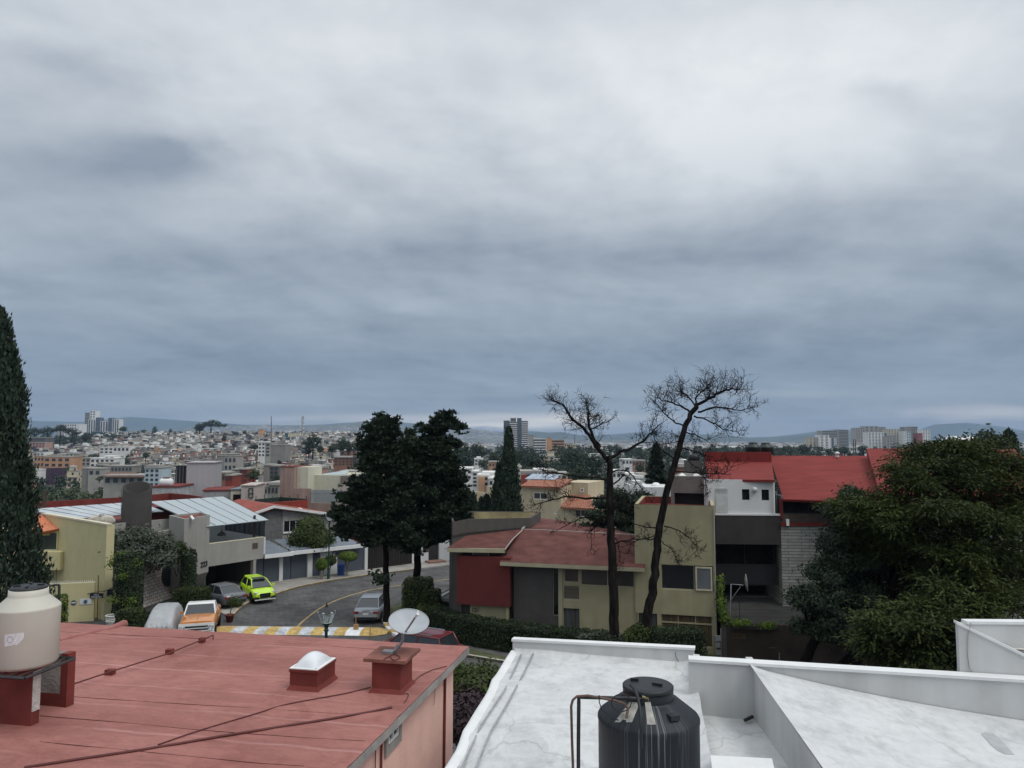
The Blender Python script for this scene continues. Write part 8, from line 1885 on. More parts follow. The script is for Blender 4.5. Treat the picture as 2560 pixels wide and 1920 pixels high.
# ---------------- the crowded hillside: many small houses
def proto_house(name,m,seed,w=8,d=9,h=6.5,roof=None,shed=True,floors=2):
    r=random.Random(seed); mb=MB(); mb.box((0,0,h/2-3),(w,d,h+6),0,0)
    mb.prism([(-w/2-.15,-d/2-.15),(w/2+.15,-d/2-.15),(w/2+.15,d/2),(-w/2-.15,d/2)],h+.005,h+.3,1)
    fh=h/floors
    for j in range(floors):
        n=r.choice((2,3))
        for i in range(n):
            if r.random()<.8:x=-w/2+w*(i+.5)/n; mb.box((x,-d/2-.03,fh*j+fh*.55),(w/n*.5,.1,fh*.45),0,2)
        for i in range(2):mb.box((w/2+.03,-d/2+d*(i+.5)/2,fh*j+fh*.55),(.1,1.3,fh*.4),0,2); mb.box((-w/2-.03,-d/2+d*(i+.5)/2,fh*j+fh*.55),(.1,1.2,fh*.4),0,2)
    if shed:x,y=r.uniform(-w/4,w/4),r.uniform(-d/4,d/4); s=r.uniform(2.2,3.8); hh=r.uniform(1.8,2.6); mb.box((x,y,h+.3+hh/2),(s,s,hh),0,0); mb.box((x,y,h+.33+hh),(s+.5,s+.6,.12),.0,3 if r.random()<.5 else 1)
    for _ in range(r.choice((1,2,2))):x,y=r.uniform(-w*.4,w*.4),r.uniform(-d*.4,d*.1); mb.lathe([(.0,0),(.55,0),(.55,1.0),(.2,1.3),(0,1.35)],(x,y,h+.3),8,4)
    mb.box((-w*.3,d*.2,h+.6),(w*.3,d*.3,.6),0,1); 
    if r.random()<.5:mb.box((0,-d/2-.5,fh*(floors-1)+.1),(w*.8,1.0,.5),0,0)
    o=mb.build(name,[m,roof or FG2,M_WIN,M_WTOP,FD if r.random()<.5 else FW]); return o
KINDS=[('concrete_house',FG,'bare grey concrete house in the crowded hillside district',.30),('concrete_house',FG2,'light grey rendered house in the crowded hillside district',.20),('white_house',FW,'small white house in the crowded hillside district',.09),('cream_house',FC,'small cream house in the crowded hillside district',.12),('brick_house',FB,'small red brick house in the crowded hillside district',.12),('pink_house',FPK,'small faded pink house in the crowded hillside district',.06),('dark_house',FD,'small dark grey house in the crowded hillside district',.05),('orange_house',FO,'small orange house in the crowded hillside district',.02)]
PROT=[]
for ki,(nm,m,lb,pr)in enumerate(KINDS):
    PROT.append([proto_house(nm,m,100+ki*7+s,w=(8,7,10)[s],d=(9,8,8)[s],h=(6.2,8.6,5.6)[s],floors=(2,3,2)[s],roof=(FG2,FG,FR if ki in(2,3)and s==2 else FG2)[s])for s in range(3)])
used=[[False]*3 for _ in KINDS]; rngh=random.Random(77); cnt=0
LAND=[(88,178,1139,1172),(104,158,1168,1190),(250,324,1115,1136),(206,288,1141,1168),(245,333,1158,1182),(208,255,1171,1194),(257,365,1180,1216),(363,403,1168,1218),(545,592,1136,1182),(646,713,1106,1140),(835,892,1144,1168),(580,621,1174,1208),(660,698,1164,1198),(534,584,1184,1206)]
stuff=MB(); cells=[]
Y=300.0
while Y<1140:
    x0,x1=(60-1280)/FPX*Y,(905-1280)/FPX*Y; x=x0
    while x<x1:
        w=rngh.uniform(6,10); cells.append((x+w/2,Y+rngh.uniform(-3,3),w)); x+=w+rngh.choice((-.6,0,.3,2.2,5.0))
    Y+=rngh.uniform(8,11.5)
ncopy=0
for(x,y,w)in cells:
    z=float(ground_z(x,y)); u=1280+FPX*x/y; vt=1095+(HC-z-7)/y*FPX; vb=1095+(HC-z)/y*FPX
    if u<340 and y<350:continue
    if y<330 and rngh.random()<.4:continue
    if u>700 and y<330 and u>780:pass
    if any(a-10<u<b+10 and vb>c-6 and vt<d+16 and vb>d-26 for a,b,c,d in LAND if True)and y<620:
        # leave room in front of the named buildings
        continue
    if u<240 and y>760:continue
    if rngh.random()<.04:continue
    k=rngh.choices(range(len(KINDS)),[q[3]for q in KINDS])[0]; s=rngh.randrange(3); rz=rngh.choice((-.35,-.2,.15,.3,1.3,.1))+rngh.uniform(-.08,.08); sc_=rngh.uniform(.75,1.05)
    if ncopy<290:
        src=PROT[k][s]
        if used[k][s]:o=src.copy(); COL.objects.link(o)
        else:o=src; used[k][s]=True
        o.location=(x,y,z-.3); o.rotation_euler=(0,0,rz); o.scale=(w/8.4*sc_,sc_,rngh.uniform(.85,1.2)); tag(o,KINDS[k][2].replace(' house in',(' two storey',' narrow three storey',' low wide')[s]+' house in'),'house','small houses crowding the left hillside'); ncopy+=1
    else:
        h=rngh.uniform(4.2,8.0); col=[0,1,2,3,4,5,6,7][k]; b0=len(stuff.v); stuff.box((x,y,z+h/2-1.5),(w,8.5,h+3),rz,col); stuff.box((x,y,z+h+.12),(w+.3,8.8,.2),rz,rngh.choice((1,1,0,2,8)))
        ca,sa=math.cos(rz),math.sin(rz)
        for i in(-.25,.25):
            for zz in(h*.3,h*.72):stuff.box((x+i*w*ca+4.28*sa,y+i*w*sa-4.28*ca,z+zz),(w*.2,.1,h*.2),rz,8)
        if rngh.random()<.7:hh=rngh.uniform(1.5,2.6); stuff.box((x+rngh.uniform(-2,2),y,z+h+.2+hh/2),(3,3,hh),rz,rngh.choice((col,2,8,1)))
        if rngh.random()<.35:stuff.box((x+rngh.uniform(-2,2),y-2,z+h+.35),(rngh.uniform(3,5),3,.12),rz,rngh.choice((9,9,10)))
for row in range(len(PROT)):
    for s in range(3):
        if not used[row][s]:bpy.data.objects.remove(PROT[row][s])
tag(stuff.build('hillside_houses',[FG,FG2,FW,FC,FB,FPK,FD,FO,M_WIN,M_WTOP,FR]),'dense carpet of small grey and white houses higher on the left hill','houses',kind='stuff')
# ---------------- far vegetation
def far_tree_mesh(name,seed,lobes,n,size,m):
    rng=np.random.default_rng(seed); P,Nr=clump_points(lobes,n,rng,.5,None,14); return leaf_quads(P,Nr,size*(.6+.8*rng.random(len(P))),1.4,rng)
LF_FAR=leafmat('distant_leaves',(.016,.028,.016),(.042,.062,.034),trans=.1,scale=.08)
LF_FAR2=leafmat('distant_bright_leaves',(.03,.045,.018),(.075,.095,.038),trans=.1,scale=.08)
SPEC=[([(0,0,7,4,4,3.2),(2.5,0,9,3,3,2.4),(-2.6,.5,8,3,3,2.6),(0,0,10.5,2.6,2.6,1.8)],LF_FAR,1500),([(0,0,5,3.2,3.2,3.6),(0,0,9,2.4,2.4,3.4),(0,0,12.4,1.3,1.3,2.4)],LF_FAR,1300),([(0,0,10,5,4,1.8),(-4,0,8.6,3,3,1.4),(4.6,0,9,3.4,3,1.5),(1,0,11.6,3,3,1.2)],LF_FAR,1500),([(0,0,3.5,3.4,3.4,2.8),(2,0,4.5,2.4,2.4,2)],LF_FAR2,1100)]
NAMES=['broad_tree','upright_tree','umbrella_tree','bushy_tree']; PT=[]; TOPS=[12.3,14.8,12.8,6.5]; HALF=[5.6,3.3,8.0,4.4]
for i,(lb,m,n)in enumerate(SPEC):
    t=thing(NAMES[i],(0,0,0),None,'tree'); v=far_tree_mesh('crown',200+i,lb,n,.75,m); c=quad_mesh('crown',v,m,t); tk_=MB().tube([(0,0,-2),(0,0,TOPS[i]*.45),(0,0,TOPS[i]*.8)],[.4,.3,.1],6).build('trunk',M_BARK,t); PT.append([t,False])
def place_tree(kind,u,vtop,vbase,hw,Y,label,group=None):
    t,us_d=PT[kind]
    if us_d:
        r=t.copy(); COL.objects.link(r)
        for ch in t.children:c=ch.copy(); COL.objects.link(c); c.parent=r
    else:r=t; PT[kind][1]=True
    p,q=py(u,vbase,Y),py(u,vtop,Y); r.location=(p.x,Y,p.z); hz_=(q.z-p.z)/TOPS[kind]; wx=hw*Y/FPX/HALF[kind]; r.scale=(wx,wx,hz_); r.rotation_euler=(0,0,0 if kind==2 else random.uniform(0,6)); r['label']=label
    for k_ in('group',):
        if k_ in r:del r[k_]
    if group:r['group']=group
place_tree(2,527,1050,1092,42,1000,'large umbrella crowned tree clump on the hill crest'); place_tree(0,498,1058,1090,18,1002,'rounder tree joined to the left of the umbrella crowned clump')
for(k,u,vt,vb,hw,Y_,lb)in((2,150,1062,1100,24,760,'broad dark tree in front of the long white hospital block'),(0,118,1066,1100,18,770,'dark tree left of the broad one near the hospital block'),(0,180,1070,1100,20,780,'dark tree under the right end of the hospital block'),(0,85,1068,1102,20,790,'dark tree closest to the cypress on the skyline'),(1,214,1080,1102,12,740,'small dark tree below the skyline towers'),(0,307,1066,1086,16,1100,'lone tree just right of the skyline towers'),(1,386,1065,1090,9,1090,'lone upright tree on the crest between towers and umbrella clump'),(0,360,1074,1086,10,1110,'small round tree left of the lone upright one'),(1,426,1071,1082,5,1100,'tiny tree right of the lone upright one'),(0,611,1076,1094,9,980,'small round tree left of the cream church building'),(0,590,1080,1090,7,990,'smallest crest tree left of the church building'),
    (0,782,1086,1140,24,430,'tall leafy tree left of the pines on the hill side'),(1,772,1092,1140,14,436,'upright tree merging with the tall leafy one'),(0,800,1112,1142,14,425,'low dark tree right of the tall leafy one'),(0,852,1096,1142,22,410,'dark tree group just left of the pines'),(1,857,1090,1130,10,415,'pointed tree above the dark group left of the pines'),(1,872,1098,1135,9,420,'second pointed tree beside the pines'),(0,830,1112,1142,18,405,'low round tree above the brick building'),(0,885,1104,1142,16,400,'dark tree half hidden by the pine crown'),
    (0,364,1130,1154,14,420,'dark green tree below the long white hill block'),(0,560,1088,1112,8,620,'small dark tree high among the hill houses'),(0,636,1110,1130,16,500,'rounded green tree left of the white five storey block'),(3,633,1174,1206,22,270,'loose green tree right of the narrow red sided block'),(0,690,1186,1222,14,230,'dark tree below the block with dark loggias'),(3,248,1190,1204,12,310,'green bush left of the brown roofed stone house'),(3,169,1166,1186,12,395,'green tree right of the purple awning'),(3,72,1165,1200,20,300,'green tree beside the cypress at the left edge'),(0,698,1150,1166,8,350,'small dark tree mid hill right of the white block'),(0,755,1156,1172,8,330,'small dark tree on the hill near the dusty pink house')):
    place_tree(k,u,vt,vb,hw,Y_,lb)
# individually visible trees in the centre and right
for(k,u,vt,vb,hw,Y_,lb)in((1,1163,1104,1170,20,450,'tall dark tree right beside the pine crown'),(0,1195,1108,1165,24,480,'broad dark tree above the white cubic house'),(0,1330,1130,1185,26,330,'rounded dark tree left of the stepped beige block'),(0,1305,1126,1180,18,340,'dark tree right of the tall cypress top'),(0,1430,1120,1200,30,330,'large dark tree right of the stepped beige block'),(0,1480,1130,1215,34,260,'large dark tree left of the left dead trunk'),(0,1450,1160,1230,30,200,'dark tree behind the beige house roof corner'),(0,1236,1130,1176,16,360,'dark tree above the ochre houses'),(0,1205,1150,1180,14,300,'bushy dark tree above the white villa roofs'),(1,1478,1112,1150,8,560,'small pointed tree in front of the white school'),(1,1600,1118,1150,9,520,'pointed tree above the pinkish villas'),(0,1690,1160,1215,20,170,'dark tree behind the square black water tank'),(0,1600,1160,1192,22,240,'dark tree under the pinkish villas'),(0,1972,1112,1146,14,640,'dark round tree left of the cream skyline tower'),(0,2010,1110,1146,22,650,'broad tree left of the cream skyline tower'),(0,2112,1116,1146,22,640,'dark trees between the skyline towers and the red roof'),(0,2160,1112,1146,18,660,'dark tree near the ridge corner of the red roofs'),(0,1930,1112,1140,12,660,'small tree just right of the two roof tanks')):
    place_tree(k,u,vt,vb,hw,Y_,lb)
# woods reading as one mass
def woods(name,label,n,u0,u1,Y0,Y1,seed,m,skip=None,hmin=7,hmax=14):
    rng=np.random.default_rng(seed); V=[]
    for i in range(n):
        y=math.exp(rng.uniform(math.log(Y0),math.log(Y1))); u=rng.uniform(u0,u1)
        if skip and skip(u,y):continue
        x=(u-1280)/FPX*y; z=float(ground_z(x,y)); h=rng.uniform(hmin,hmax); r=rng.uniform(2.6,5.2); q=int(130 if y>500 else 260)
        lb=[(x,y,z+h*.55,r,r,h*.38),(x+rng.normal()*r*.4,y,z+h*.78,r*.6,r*.6,h*.22)]; P,Nr=clump_points(lb,q,rng,.5,None,10); V.append(leaf_quads(P,Nr,(1.5 if y>500 else 1.0)*(.6+.8*rng.random(len(P))),1.3,rng))
    o=quad_mesh(name,np.concatenate(V),m); tag(o,label,'woods',kind='stuff')
woods('woods','belt of dark woods across the middle distance in the centre',620,960,2100,420,1300,301,LF_FAR,lambda u,y:(1366>u>1355 and y<520))
woods('woods','trees scattered between the near white villas in the centre',150,1120,1760,230,400,302,LF_FAR,lambda u,y:(1140<u<1250 and y<260))
woods('woods','trees hiding the slope on the right beyond the red roofs',260,1900,2700,250,900,303,LF_FAR)
woods('scrub','green scrub filling the ravine behind the long red parapet',420,40,395,150,330,304,LF_FAR2,None,3.5,7)
woods('scrub','dark bushes in the lower ravine left of the round chimney',90,170,340,140,220,305,LF_FAR,None,5,9)
woods('scrub','bushes scattered between the hillside houses',420,70,900,330,1150,306,LF_FAR,None,4,8)
woods('woods','far tree belt along the left horizon',130,60,300,820,1300,307,LF_FAR)
# ================================================================ CARS AND STREET THINGS
def paint(name,col,metal=.3,rough=.28):return mat(name,col,rough=rough,spec=.5,metal=metal,var=.04,scale=1.5,coat=.6)
M_TYRE=mat('tyre_rubber',(.015,.015,.016),rough=.85); M_RIM=mat('alloy_rim',(.32,.33,.34),rough=.35,metal=.7); M_CG_=mat('car_glass',(.02,.025,.03),rough=.05,spec=.8); M_CHR=mat('chrome',(.6,.61,.62),rough=.15,metal=.9)
M_RLT=mat('red_lamp',(.30,.015,.015),rough=.2,spec=.6); M_HLT=mat('clear_lamp',(.55,.57,.60),rough=.15,spec=.8); M_PLT=mat('plate_white',(.6,.6,.6))
class TMB(MB):
    def __init__(s,pos,ang):super().__init__(); s.pos=Vector(pos); s.ca,s.sa=math.cos(ang),math.sin(ang)
    def out(s,name,m,parent):
        s.v=[(s.pos.x+x*s.ca-y*s.sa,s.pos.y+x*s.sa+y*s.ca,s.pos.z+z)for x,y,z in s.v]; return s.build(name,m,parent)
def car(label,pos,ang,L,Wd,body,cab,col,wheels,wr=.33,kind='car',front=None,rear=None,roofm=None,scale=1.0,cat='car',name='parked_car',plate='',extras=None):
    """body: [(x, zlow, zhigh, halfwidth)], cab: (x rear base, x rear roof, x front roof, x front base, z belt, z roof, hw belt, hw roof)"""
    t=thing(name,pos,label,cat,'cars parked round the bend'); T=lambda:TMB(pos,ang); S_=scale
    mb=T(); R=[]
    for x,zl,zh,hw in body:
        R.append([(x,-hw*.80,zl),(x,-hw*.97,zl+.10),(x,-hw,zl+(zh-zl)*.45),(x,-hw*.975,zh-.10),(x,-hw*.86,zh-.01),(x,-hw*.4,zh+.015),(x,hw*.4,zh+.015),(x,hw*.86,zh-.01),(x,hw*.975,zh-.10),(x,hw,zl+(zh-zl)*.45),(x,hw*.97,zl+.10),(x,hw*.80,zl)])
    n=12; V=[tuple(c*S_ for c in p)for r in R for p in r]; F=[]
    for i in range(len(R)-1):
        for k in range(n):a,b=i*n+k,i*n+(k+1)%n; F.append((a,a+n,b+n,b))
    mb.add(V,F,0,True); mb.add(V[:n],[tuple(range(n))],0); mb.add(V[-n:],[tuple(range(n))[::-1]],0)
    bo=mb.out('body',col,t)
    xr,xrr,xfr,xf,zb_,zr,hb_,hr=[c*S_ for c in cab]
    B=[(xr,-hb_,zb_),(xf,-hb_,zb_),(xf,hb_,zb_),(xr,hb_,zb_)]; U=[(xrr,-hr,zr),(xfr,-hr,zr),(xfr,hr,zr),(xrr,hr,zr)]
    def q(a,b,c,d,nm,shrink=.0):
        m2=T(); m2.add([a,b,c,d],[(0,1,2,3)],0); m2.out(nm,M_CG_,t)
    q(B[1],B[2],U[2],U[1],'windscreen'); q(B[3],B[0],U[0],U[3],'rear_window'); q(B[0],B[1],U[1],U[0],'side_window'); q(B[2],B[3],U[3],U[2],'side_window')
    mb=T(); m_=8
    V=[]; F=[]
    for i in range(m_+1):
        for j in range(5):a,b=i/m_,j/4; x=U[0][0]+(U[1][0]-U[0][0])*a; y=-hr+2*hr*b; V.append((x,y,zr+.045*S_*math.sin(PI*a)**.5*1+.02*math.sin(PI*b)))
    for i in range(m_):
        for j in range(4):k=i*5+j; F.append((k,k+5,k+6,k+1))
    mb.add(V,F,0,True); ro=mb.out('roof',roofm or col,t)
    mb=T(); pr=.035*S_
    for s_ in(0,1):
        a,b=(B[0],U[0])if s_==0 else(B[3],U[3]); c,d=(B[1],U[1])if s_==0 else(B[2],U[2]); mb.tube([a,b,d,c],pr*1.2,5)
        mid_b=tuple((a[i]+c[i])/2 for i in range(3)); mid_t=tuple((b[i]+d[i])/2 for i in range(3)); mb.tube([mid_b,mid_t],pr,5)
    mb.tube([U[0],U[3]],pr,5); mb.tube([U[1],U[2]],pr,5); mb.out('pillars',col,t)
    for wx in wheels:
        for s_ in(-1,1):
            yy=s_*(body[len(body)//2][3]*S_-.09); w=T(); 
            prof=[(wr*.62,-.1),(wr*.97,-.1),(wr,-.06),(wr,.06),(wr*.97,.1),(wr*.62,.1)]; sg=20; V=[]; F=[]
            for r_,o_ in prof:
                for k in range(sg):a=2*PI*k/sg; V.append((wx*S_+r_*math.cos(a),yy+o_,wr+r_*math.sin(a)))
            for i in range(len(prof)-1):
                for k in range(sg):a,b=i*sg+k,i*sg+(k+1)%sg; F.append((a,b,b+sg,a+sg))
            w.add(V,F,0,True); wo=w.out('wheel',M_TYRE,t)
            w=T(); V=[(wx*S_+wr*.64*math.cos(2*PI*k/sg),yy+s_*.085,wr+wr*.64*math.sin(2*PI*k/sg))for k in range(sg)]; w.add(V,[tuple(range(sg))],0); w.out('rim',M_RIM,wo)
            w=T(); V=[(wx*S_+wr*1.16*math.cos(PI*k/12),s_*(body[len(body)//2][3]*S_+.004),wr+wr*1.16*math.sin(PI*k/12))for k in range(13)]; w.add(V+[(wx*S_-wr*1.16,V[0][1],.16),(wx*S_+wr*1.16,V[0][1],.16)],[tuple(range(15))],0); w.out('wheel_arch',M_TYRE,t)
    def bx_(nm,c,d,m,rz=0.0):w=T(); w.box(tuple(x*S_ for x in c),tuple(x*S_ for x in d),rz); return w.out(nm,m,t)
    x0,x1=body[0][0],body[-1][0]
    for s_ in(-1,1):bx_('mirror',(cab[3]-.18,s_*(cab[6]+.16),cab[4]+.10),(.12,.20,.13),col)
    if extras:extras(bx_,x0,x1,T,t)
    return t
SEDAN=[(-2.28,.42,.82,.74),(-2.2,.30,.98,.84),(-1.75,.24,1.02,.89),(-.8,.22,.93,.90),(.6,.22,.92,.90),(1.3,.22,.88,.89),(1.95,.24,.78,.86),(2.2,.30,.68,.76),(2.28,.40,.58,.64)]
def tail(bx_,x0,x1,T,t):
    for s_ in(-1,1):bx_('tail_light',(x0+.05,s_*.66,.80),(.10,.34,.14),M_RLT,0)
    bx_('licence_plate',(x0-.01,0,.72),(.03,.36,.15),M_PLT); bx_('rear_bumper',(x0+.03,0,.42),(.12,1.5,.16),M_TYRE)
M_SGREY=paint('dark_silver_paint',(.13,.135,.15)); M_SIL=paint('silver_grey_paint',(.26,.28,.31))
def tail_chrome(bx_,x0,x1,T,t):tail(bx_,x0,x1,T,t); bx_('chrome_strip',(x0-.01,0,.60),(.05,1.5,.07),M_CHR)
car('dark grey saloon parked nose in under the grey house, beside the lime hatchback',(-21.5,55.6,.13),math.radians(139),4.6,1.8,SEDAN,(-1.75,-1.0,.35,1.2,.93,1.42,.76,.60),M_SGREY,(-1.35,1.35),extras=tail_chrome)
def tail_sil(bx_,x0,x1,T,t):
    tail(bx_,x0,x1,T,t); bx_('chrome_strip',(x0-.005,-.0,.88),(.04,.5,.04),M_CHR)
car('silver grey saloon parked by the left pine, seen from behind',(-9.65,52.1,.0),math.radians(90),4.6,1.76,SEDAN,(-1.8,-1.05,.45,1.3,.96,1.48,.76,.60),M_SIL,(-1.38,1.38),extras=tail_sil)
HATCH=[(-1.95,.40,.88,.70),(-1.88,.26,.98,.82),(-1.4,.22,.98,.87),(-.4,.2,.94,.87),(.7,.2,.93,.87),(1.25,.2,.88,.86),(1.75,.22,.76,.82),(1.93,.26,.68,.72),(1.98,.34,.60,.62)]
M_LIME=paint('lime_paint',(.46,.70,.02),0,.3)
def hatch(bx_,x0,x1,T,t):
    bx_('grille',(x1-.02,0,.48),(.10,.78,.34),M_TYRE)
    for s_ in(-1,1):bx_('headlight',(x1-.16,s_*.60,.68),(.20,.32,.12),M_HLT,-s_*.5); bx_('air_intake',(x1-.05,s_*.58,.33),(.12,.3,.14),M_TYRE)
    bx_('front_lip',(x1-.03,0,.20),(.16,1.5,.05),M_WHITE); bx_('roof_spoiler',(-1.75,0,1.42),(.32,1.0,.04),M_LIME); bx_('sunroof',(.05,0,1.475),(.8,.9,.02),M_CG_); bx_('licence_plate',(x1+.04,0,.45),(.02,.36,.12),M_TYRE)
car('lime green hatchback with black grille facing the street',(-19.5,57.7,.13),math.radians(-55),3.95,1.74,HATCH,(-1.8,-1.55,.25,1.1,.95,1.42,.74,.56),M_LIME,(-1.25,1.25),wr=.34,extras=hatch)
SUV=[(-2.4,.45,.95,.84),(-2.32,.35,1.08,.94),(-1.9,.3,1.12,.97),(-.8,.3,1.10,.98),(.7,.3,1.10,.98),(1.3,.3,1.08,.97),(2.0,.3,1.02,.94),(2.3,.38,.92,.86),(2.4,.48,.8,.78)]
M_RCAR=paint('dark_red_paint',(.16,.012,.016),.3)
def suv(bx_,x0,x1,T,t):
    for s_ in(-1,1):bx_('tail_light',(x0+.06,s_*.82,1.0),(.12,.2,.30),M_RLT); bx_('roof_rail',(-.4,s_*.66,1.86),(2.2,.05,.05),M_CHR)
    bx_('chrome_strip',(x0,0,.86),(.05,1.4,.06),M_CHR); bx_('licence_plate',(x0-.02,0,.72),(.03,.36,.15),M_PLT)
car('dark red four by four mostly hidden behind the red roof and dish',(-5.3,41.3,.0),math.radians(153),4.8,1.95,SUV,(-2.3,-2.0,.5,1.25,1.10,1.78,.90,.72),M_RCAR,(-1.45,1.5),wr=.38,extras=suv)
car('black saloon half hidden between the hedge and house number 121',(-3.35,54.2,.0),math.radians(2),4.7,1.85,SEDAN,(-1.9,-.9,.5,1.35,.94,1.45,.78,.60),paint('black_paint',(.012,.012,.02),.3),(-1.4,1.4),extras=tail_chrome)
# orange and white pickup
PK=[(-2.5,.50,1.05,.88),(-2.4,.42,1.12,.95),(-1.2,.40,1.12,.97),(-.5,.40,1.14,.97),(.3,.40,1.20,.97),(.55,.42,1.20,.96),(1.9,.42,1.17,.93),(2.12,.44,1.12,.90)]
M_OR=paint('copper_orange_paint',(.60,.23,.055),.2,.25); M_WP=paint('cream_white_paint',(.72,.72,.70),0,.3)
def pick(bx_,x0,x1,T,t):
    bx_('front_bumper',(x1+.12,0,.46),(.14,1.9,.22),M_WP); bx_('grille_surround',(x1+.03,0,.82),(.10,1.86,.44),M_WP)
    for z_ in(.87,.71):bx_('grille',(x1+.09,0,z_),(.03,1.2,.075),M_TYRE)
    for s_ in(-1,1):
        w=T(); c=((x1+.09)*1.08,s_*.76*1.08,.80*1.08); V=[(c[0]+.02,c[1]+.115*math.cos(2*PI*k/16),c[2]+.115*math.sin(2*PI*k/16))for k in range(16)]; w.add(V,[tuple(range(16))]); w.out('headlight',M_HLT,t)
        w=T(); w.tube([(c[0]+.025,c[1]+.13*math.cos(2*PI*k/16),c[2]+.13*math.sin(2*PI*k/16))for k in range(17)],.02,5); w.out('headlight_ring',M_CHR,t)
    bx_('hood_crease',(1.25,0,1.20),(1.3,.03,.02),M_CHR); bx_('hood_emblem',(x1+.03,0,1.02),(.03,.22,.05),M_CHR); bx_('cargo_bed',(-1.5,0,1.14),(1.9,1.5,.02),M_TYRE); bx_('cab_wall',(-.55,0,1.3),(.06,1.5,.36),M_WP)
pk=car('orange and white vintage pickup truck facing the camera',(-19.75,47.9,.0),math.radians(-73),4.9,2.0,PK,(-.8,-.65,.12,.55,1.18,1.68,.84,.72),M_OR,(-1.6,1.45),wr=.38,scale=1.08,extras=pick,roofm=M_WP,cat='pickup truck',name='pickup_truck')
for c in pk.children:
    if c.name.startswith('pillars'):c.data.materials[0]=M_WP
# covered car
cc=thing('covered_car',(-22.35,48.6,0),'car wrapped in a silver grey cover left of the orange pickup','car','cars parked round the bend'); V=[]; F=[]; rng=np.random.default_rng(3)
st_=[(-2.3,.15,.9,.75,.55),(-2.1,.1,1.15,.9,.6),(-1.2,.1,1.45,.95,.62),(.1,.1,1.50,.96,.62),(.9,.1,1.42,.96,.62),(1.5,.1,1.08,.97,.70),(2.1,.1,.95,.96,.70),(2.35,.1,.72,.92,.66),(2.42,.05,.1,1.0,.9)]
xs=np.linspace(0,len(st_)-1,40); ca,sa=math.cos(math.radians(-74)),math.sin(math.radians(-74)); NN=40
for i,xx in enumerate(xs):
    k=min(int(xx),len(st_)-2); f=xx-k; a=[st_[k][j]*(1-f)+st_[k+1][j]*f for j in range(5)]
    for j in range(NN):
        t_=j/(NN-1)*2-1; s_=1 if t_>0 else-1; at=abs(t_)
        if at<.45:y=a[4]*at/.45; z=a[2]+.04*(1-at/.45)
        else:q_=(at-.45)/.55; y=a[4]+(a[3]+.10*q_-a[4])*q_**.55; z=a[2]*(1-q_)+.04*q_-.0
        fold=.045*math.sin(i*1.9+3*math.sin(j))*max(0,at-.4)*1.6+.05*math.sin(j*2.3+i*.2)*max(0,(xx-4.6)/4)
        x=a[0]+(0.05*math.sin(j*1.7)if xx>6.5 else 0); y=s_*(y+fold); V.append((-22.35+x*ca-y*sa,48.6+x*sa+y*ca,max(z,.02)))
for i in range(39):
    for j in range(NN-1):k=i*NN+j; F.append((k,k+NN,k+NN+1,k+1))
MB().add(V,F,0,True).build('car_cover',mat('silver_cover',(.34,.35,.36),rough=.5,var=.12,scale=2.5,spec=.4,bump=.5,bscale=3),cc)
MB().box((-22.35,48.6,.5),(1.6,1.6,.6),math.radians(-74)).build('body',M_TYRE,cc)
# lamps
def lamp(label,base,zt,s=1.0,m=None):
    t=thing('street_lamp',base,label,'street lamp','lantern street lamps'); x,y,z0=base; mb=MB(); M_LG=mat('dark_green_paint',(.018,.05,.038),rough=.5)
    hl_=zt-z0; mb.lathe([(.13,0),(.13,.5),(.075,.62),(.06,1.4),(.055,hl_-.95),(.10,hl_-.90),(.06,hl_-.85),(.09,hl_-.72),(.17,hl_-.66),(.17,hl_-.62)],base,16); mb.build('post',m or M_LG,t)
    zl=zt-.62; mb=MB(); r0,r1,h_=.17*s,.32*s,.40*s
    lan=[]
    for k in range(6):a=2*PI*k/6+.3; b=2*PI*(k+1)/6+.3; mb.tube([(x+r0*math.cos(a),y+r0*math.sin(a),zl),(x+r1*math.cos(a),y+r1*math.sin(a),zl+h_)],.018,4); mb.tube([(x+r1*math.cos(a),y+r1*math.sin(a),zl+h_),(x+r1*math.cos(b),y+r1*math.sin(b),zl+h_)],.018,4); mb.tube([(x+r0*math.cos(a),y+r0*math.sin(a),zl),(x+r0*math.cos(b),y+r0*math.sin(b),zl)],.018,4)
    mb.build('lantern_frame',mat('pale_frame_paint',(.55,.60,.58)),t); mb=MB()
    mb.lathe([(r1*1.12,zl-zt+.62-.62+h_+.005),(r1*.55,h_+.13*s+zl-zt),(.05,h_+.19*s+zl-zt),(.02,h_+.33*s+zl-zt),(0,h_+.36*s+zl-zt)]if False else[(r1*1.12,h_+.003),(r1*.55,h_+.12*s),(.06,h_+.17*s),(.02,h_+.30*s),(0,h_+.34*s)],(x,y,zl),6,0,False); mb.build('lantern_cap',M_BLKM,t)
    gl_=bpy.data.materials.get('lantern_glass')or bpy.data.materials.new('lantern_glass'); gl_.use_nodes=True; p=gl_.node_tree.nodes['Principled BSDF']; p.inputs['Transmission Weight'].default_value=.85; p.inputs['Roughness'].default_value=.15; p.inputs['IOR'].default_value=1.1; p.inputs['Base Color'].default_value=(.85,.9,.9,1)
    mb=MB(); V=[]; 
    for k in range(6):a=2*PI*k/6+.3; b=2*PI*(k+1)/6+.3; mb.face([(x+r0*.95*math.cos(a),y+r0*.95*math.sin(a),zl+.01),(x+r0*.95*math.cos(b),y+r0*.95*math.sin(b),zl+.01),(x+r1*.96*math.cos(b),y+r1*.96*math.sin(b),zl+h_-.01),(x+r1*.96*math.cos(a),y+r1*.96*math.sin(a),zl+h_-.01)])
    mb.build('lantern_glass',gl_,t); MB().lathe([(.04,0),(.05,.1),(.085,.22),(.07,.30),(0,.33)],(x,y,zl),12).build('bulb',mat('white_globe',(.8,.8,.78),rough=.3),t)
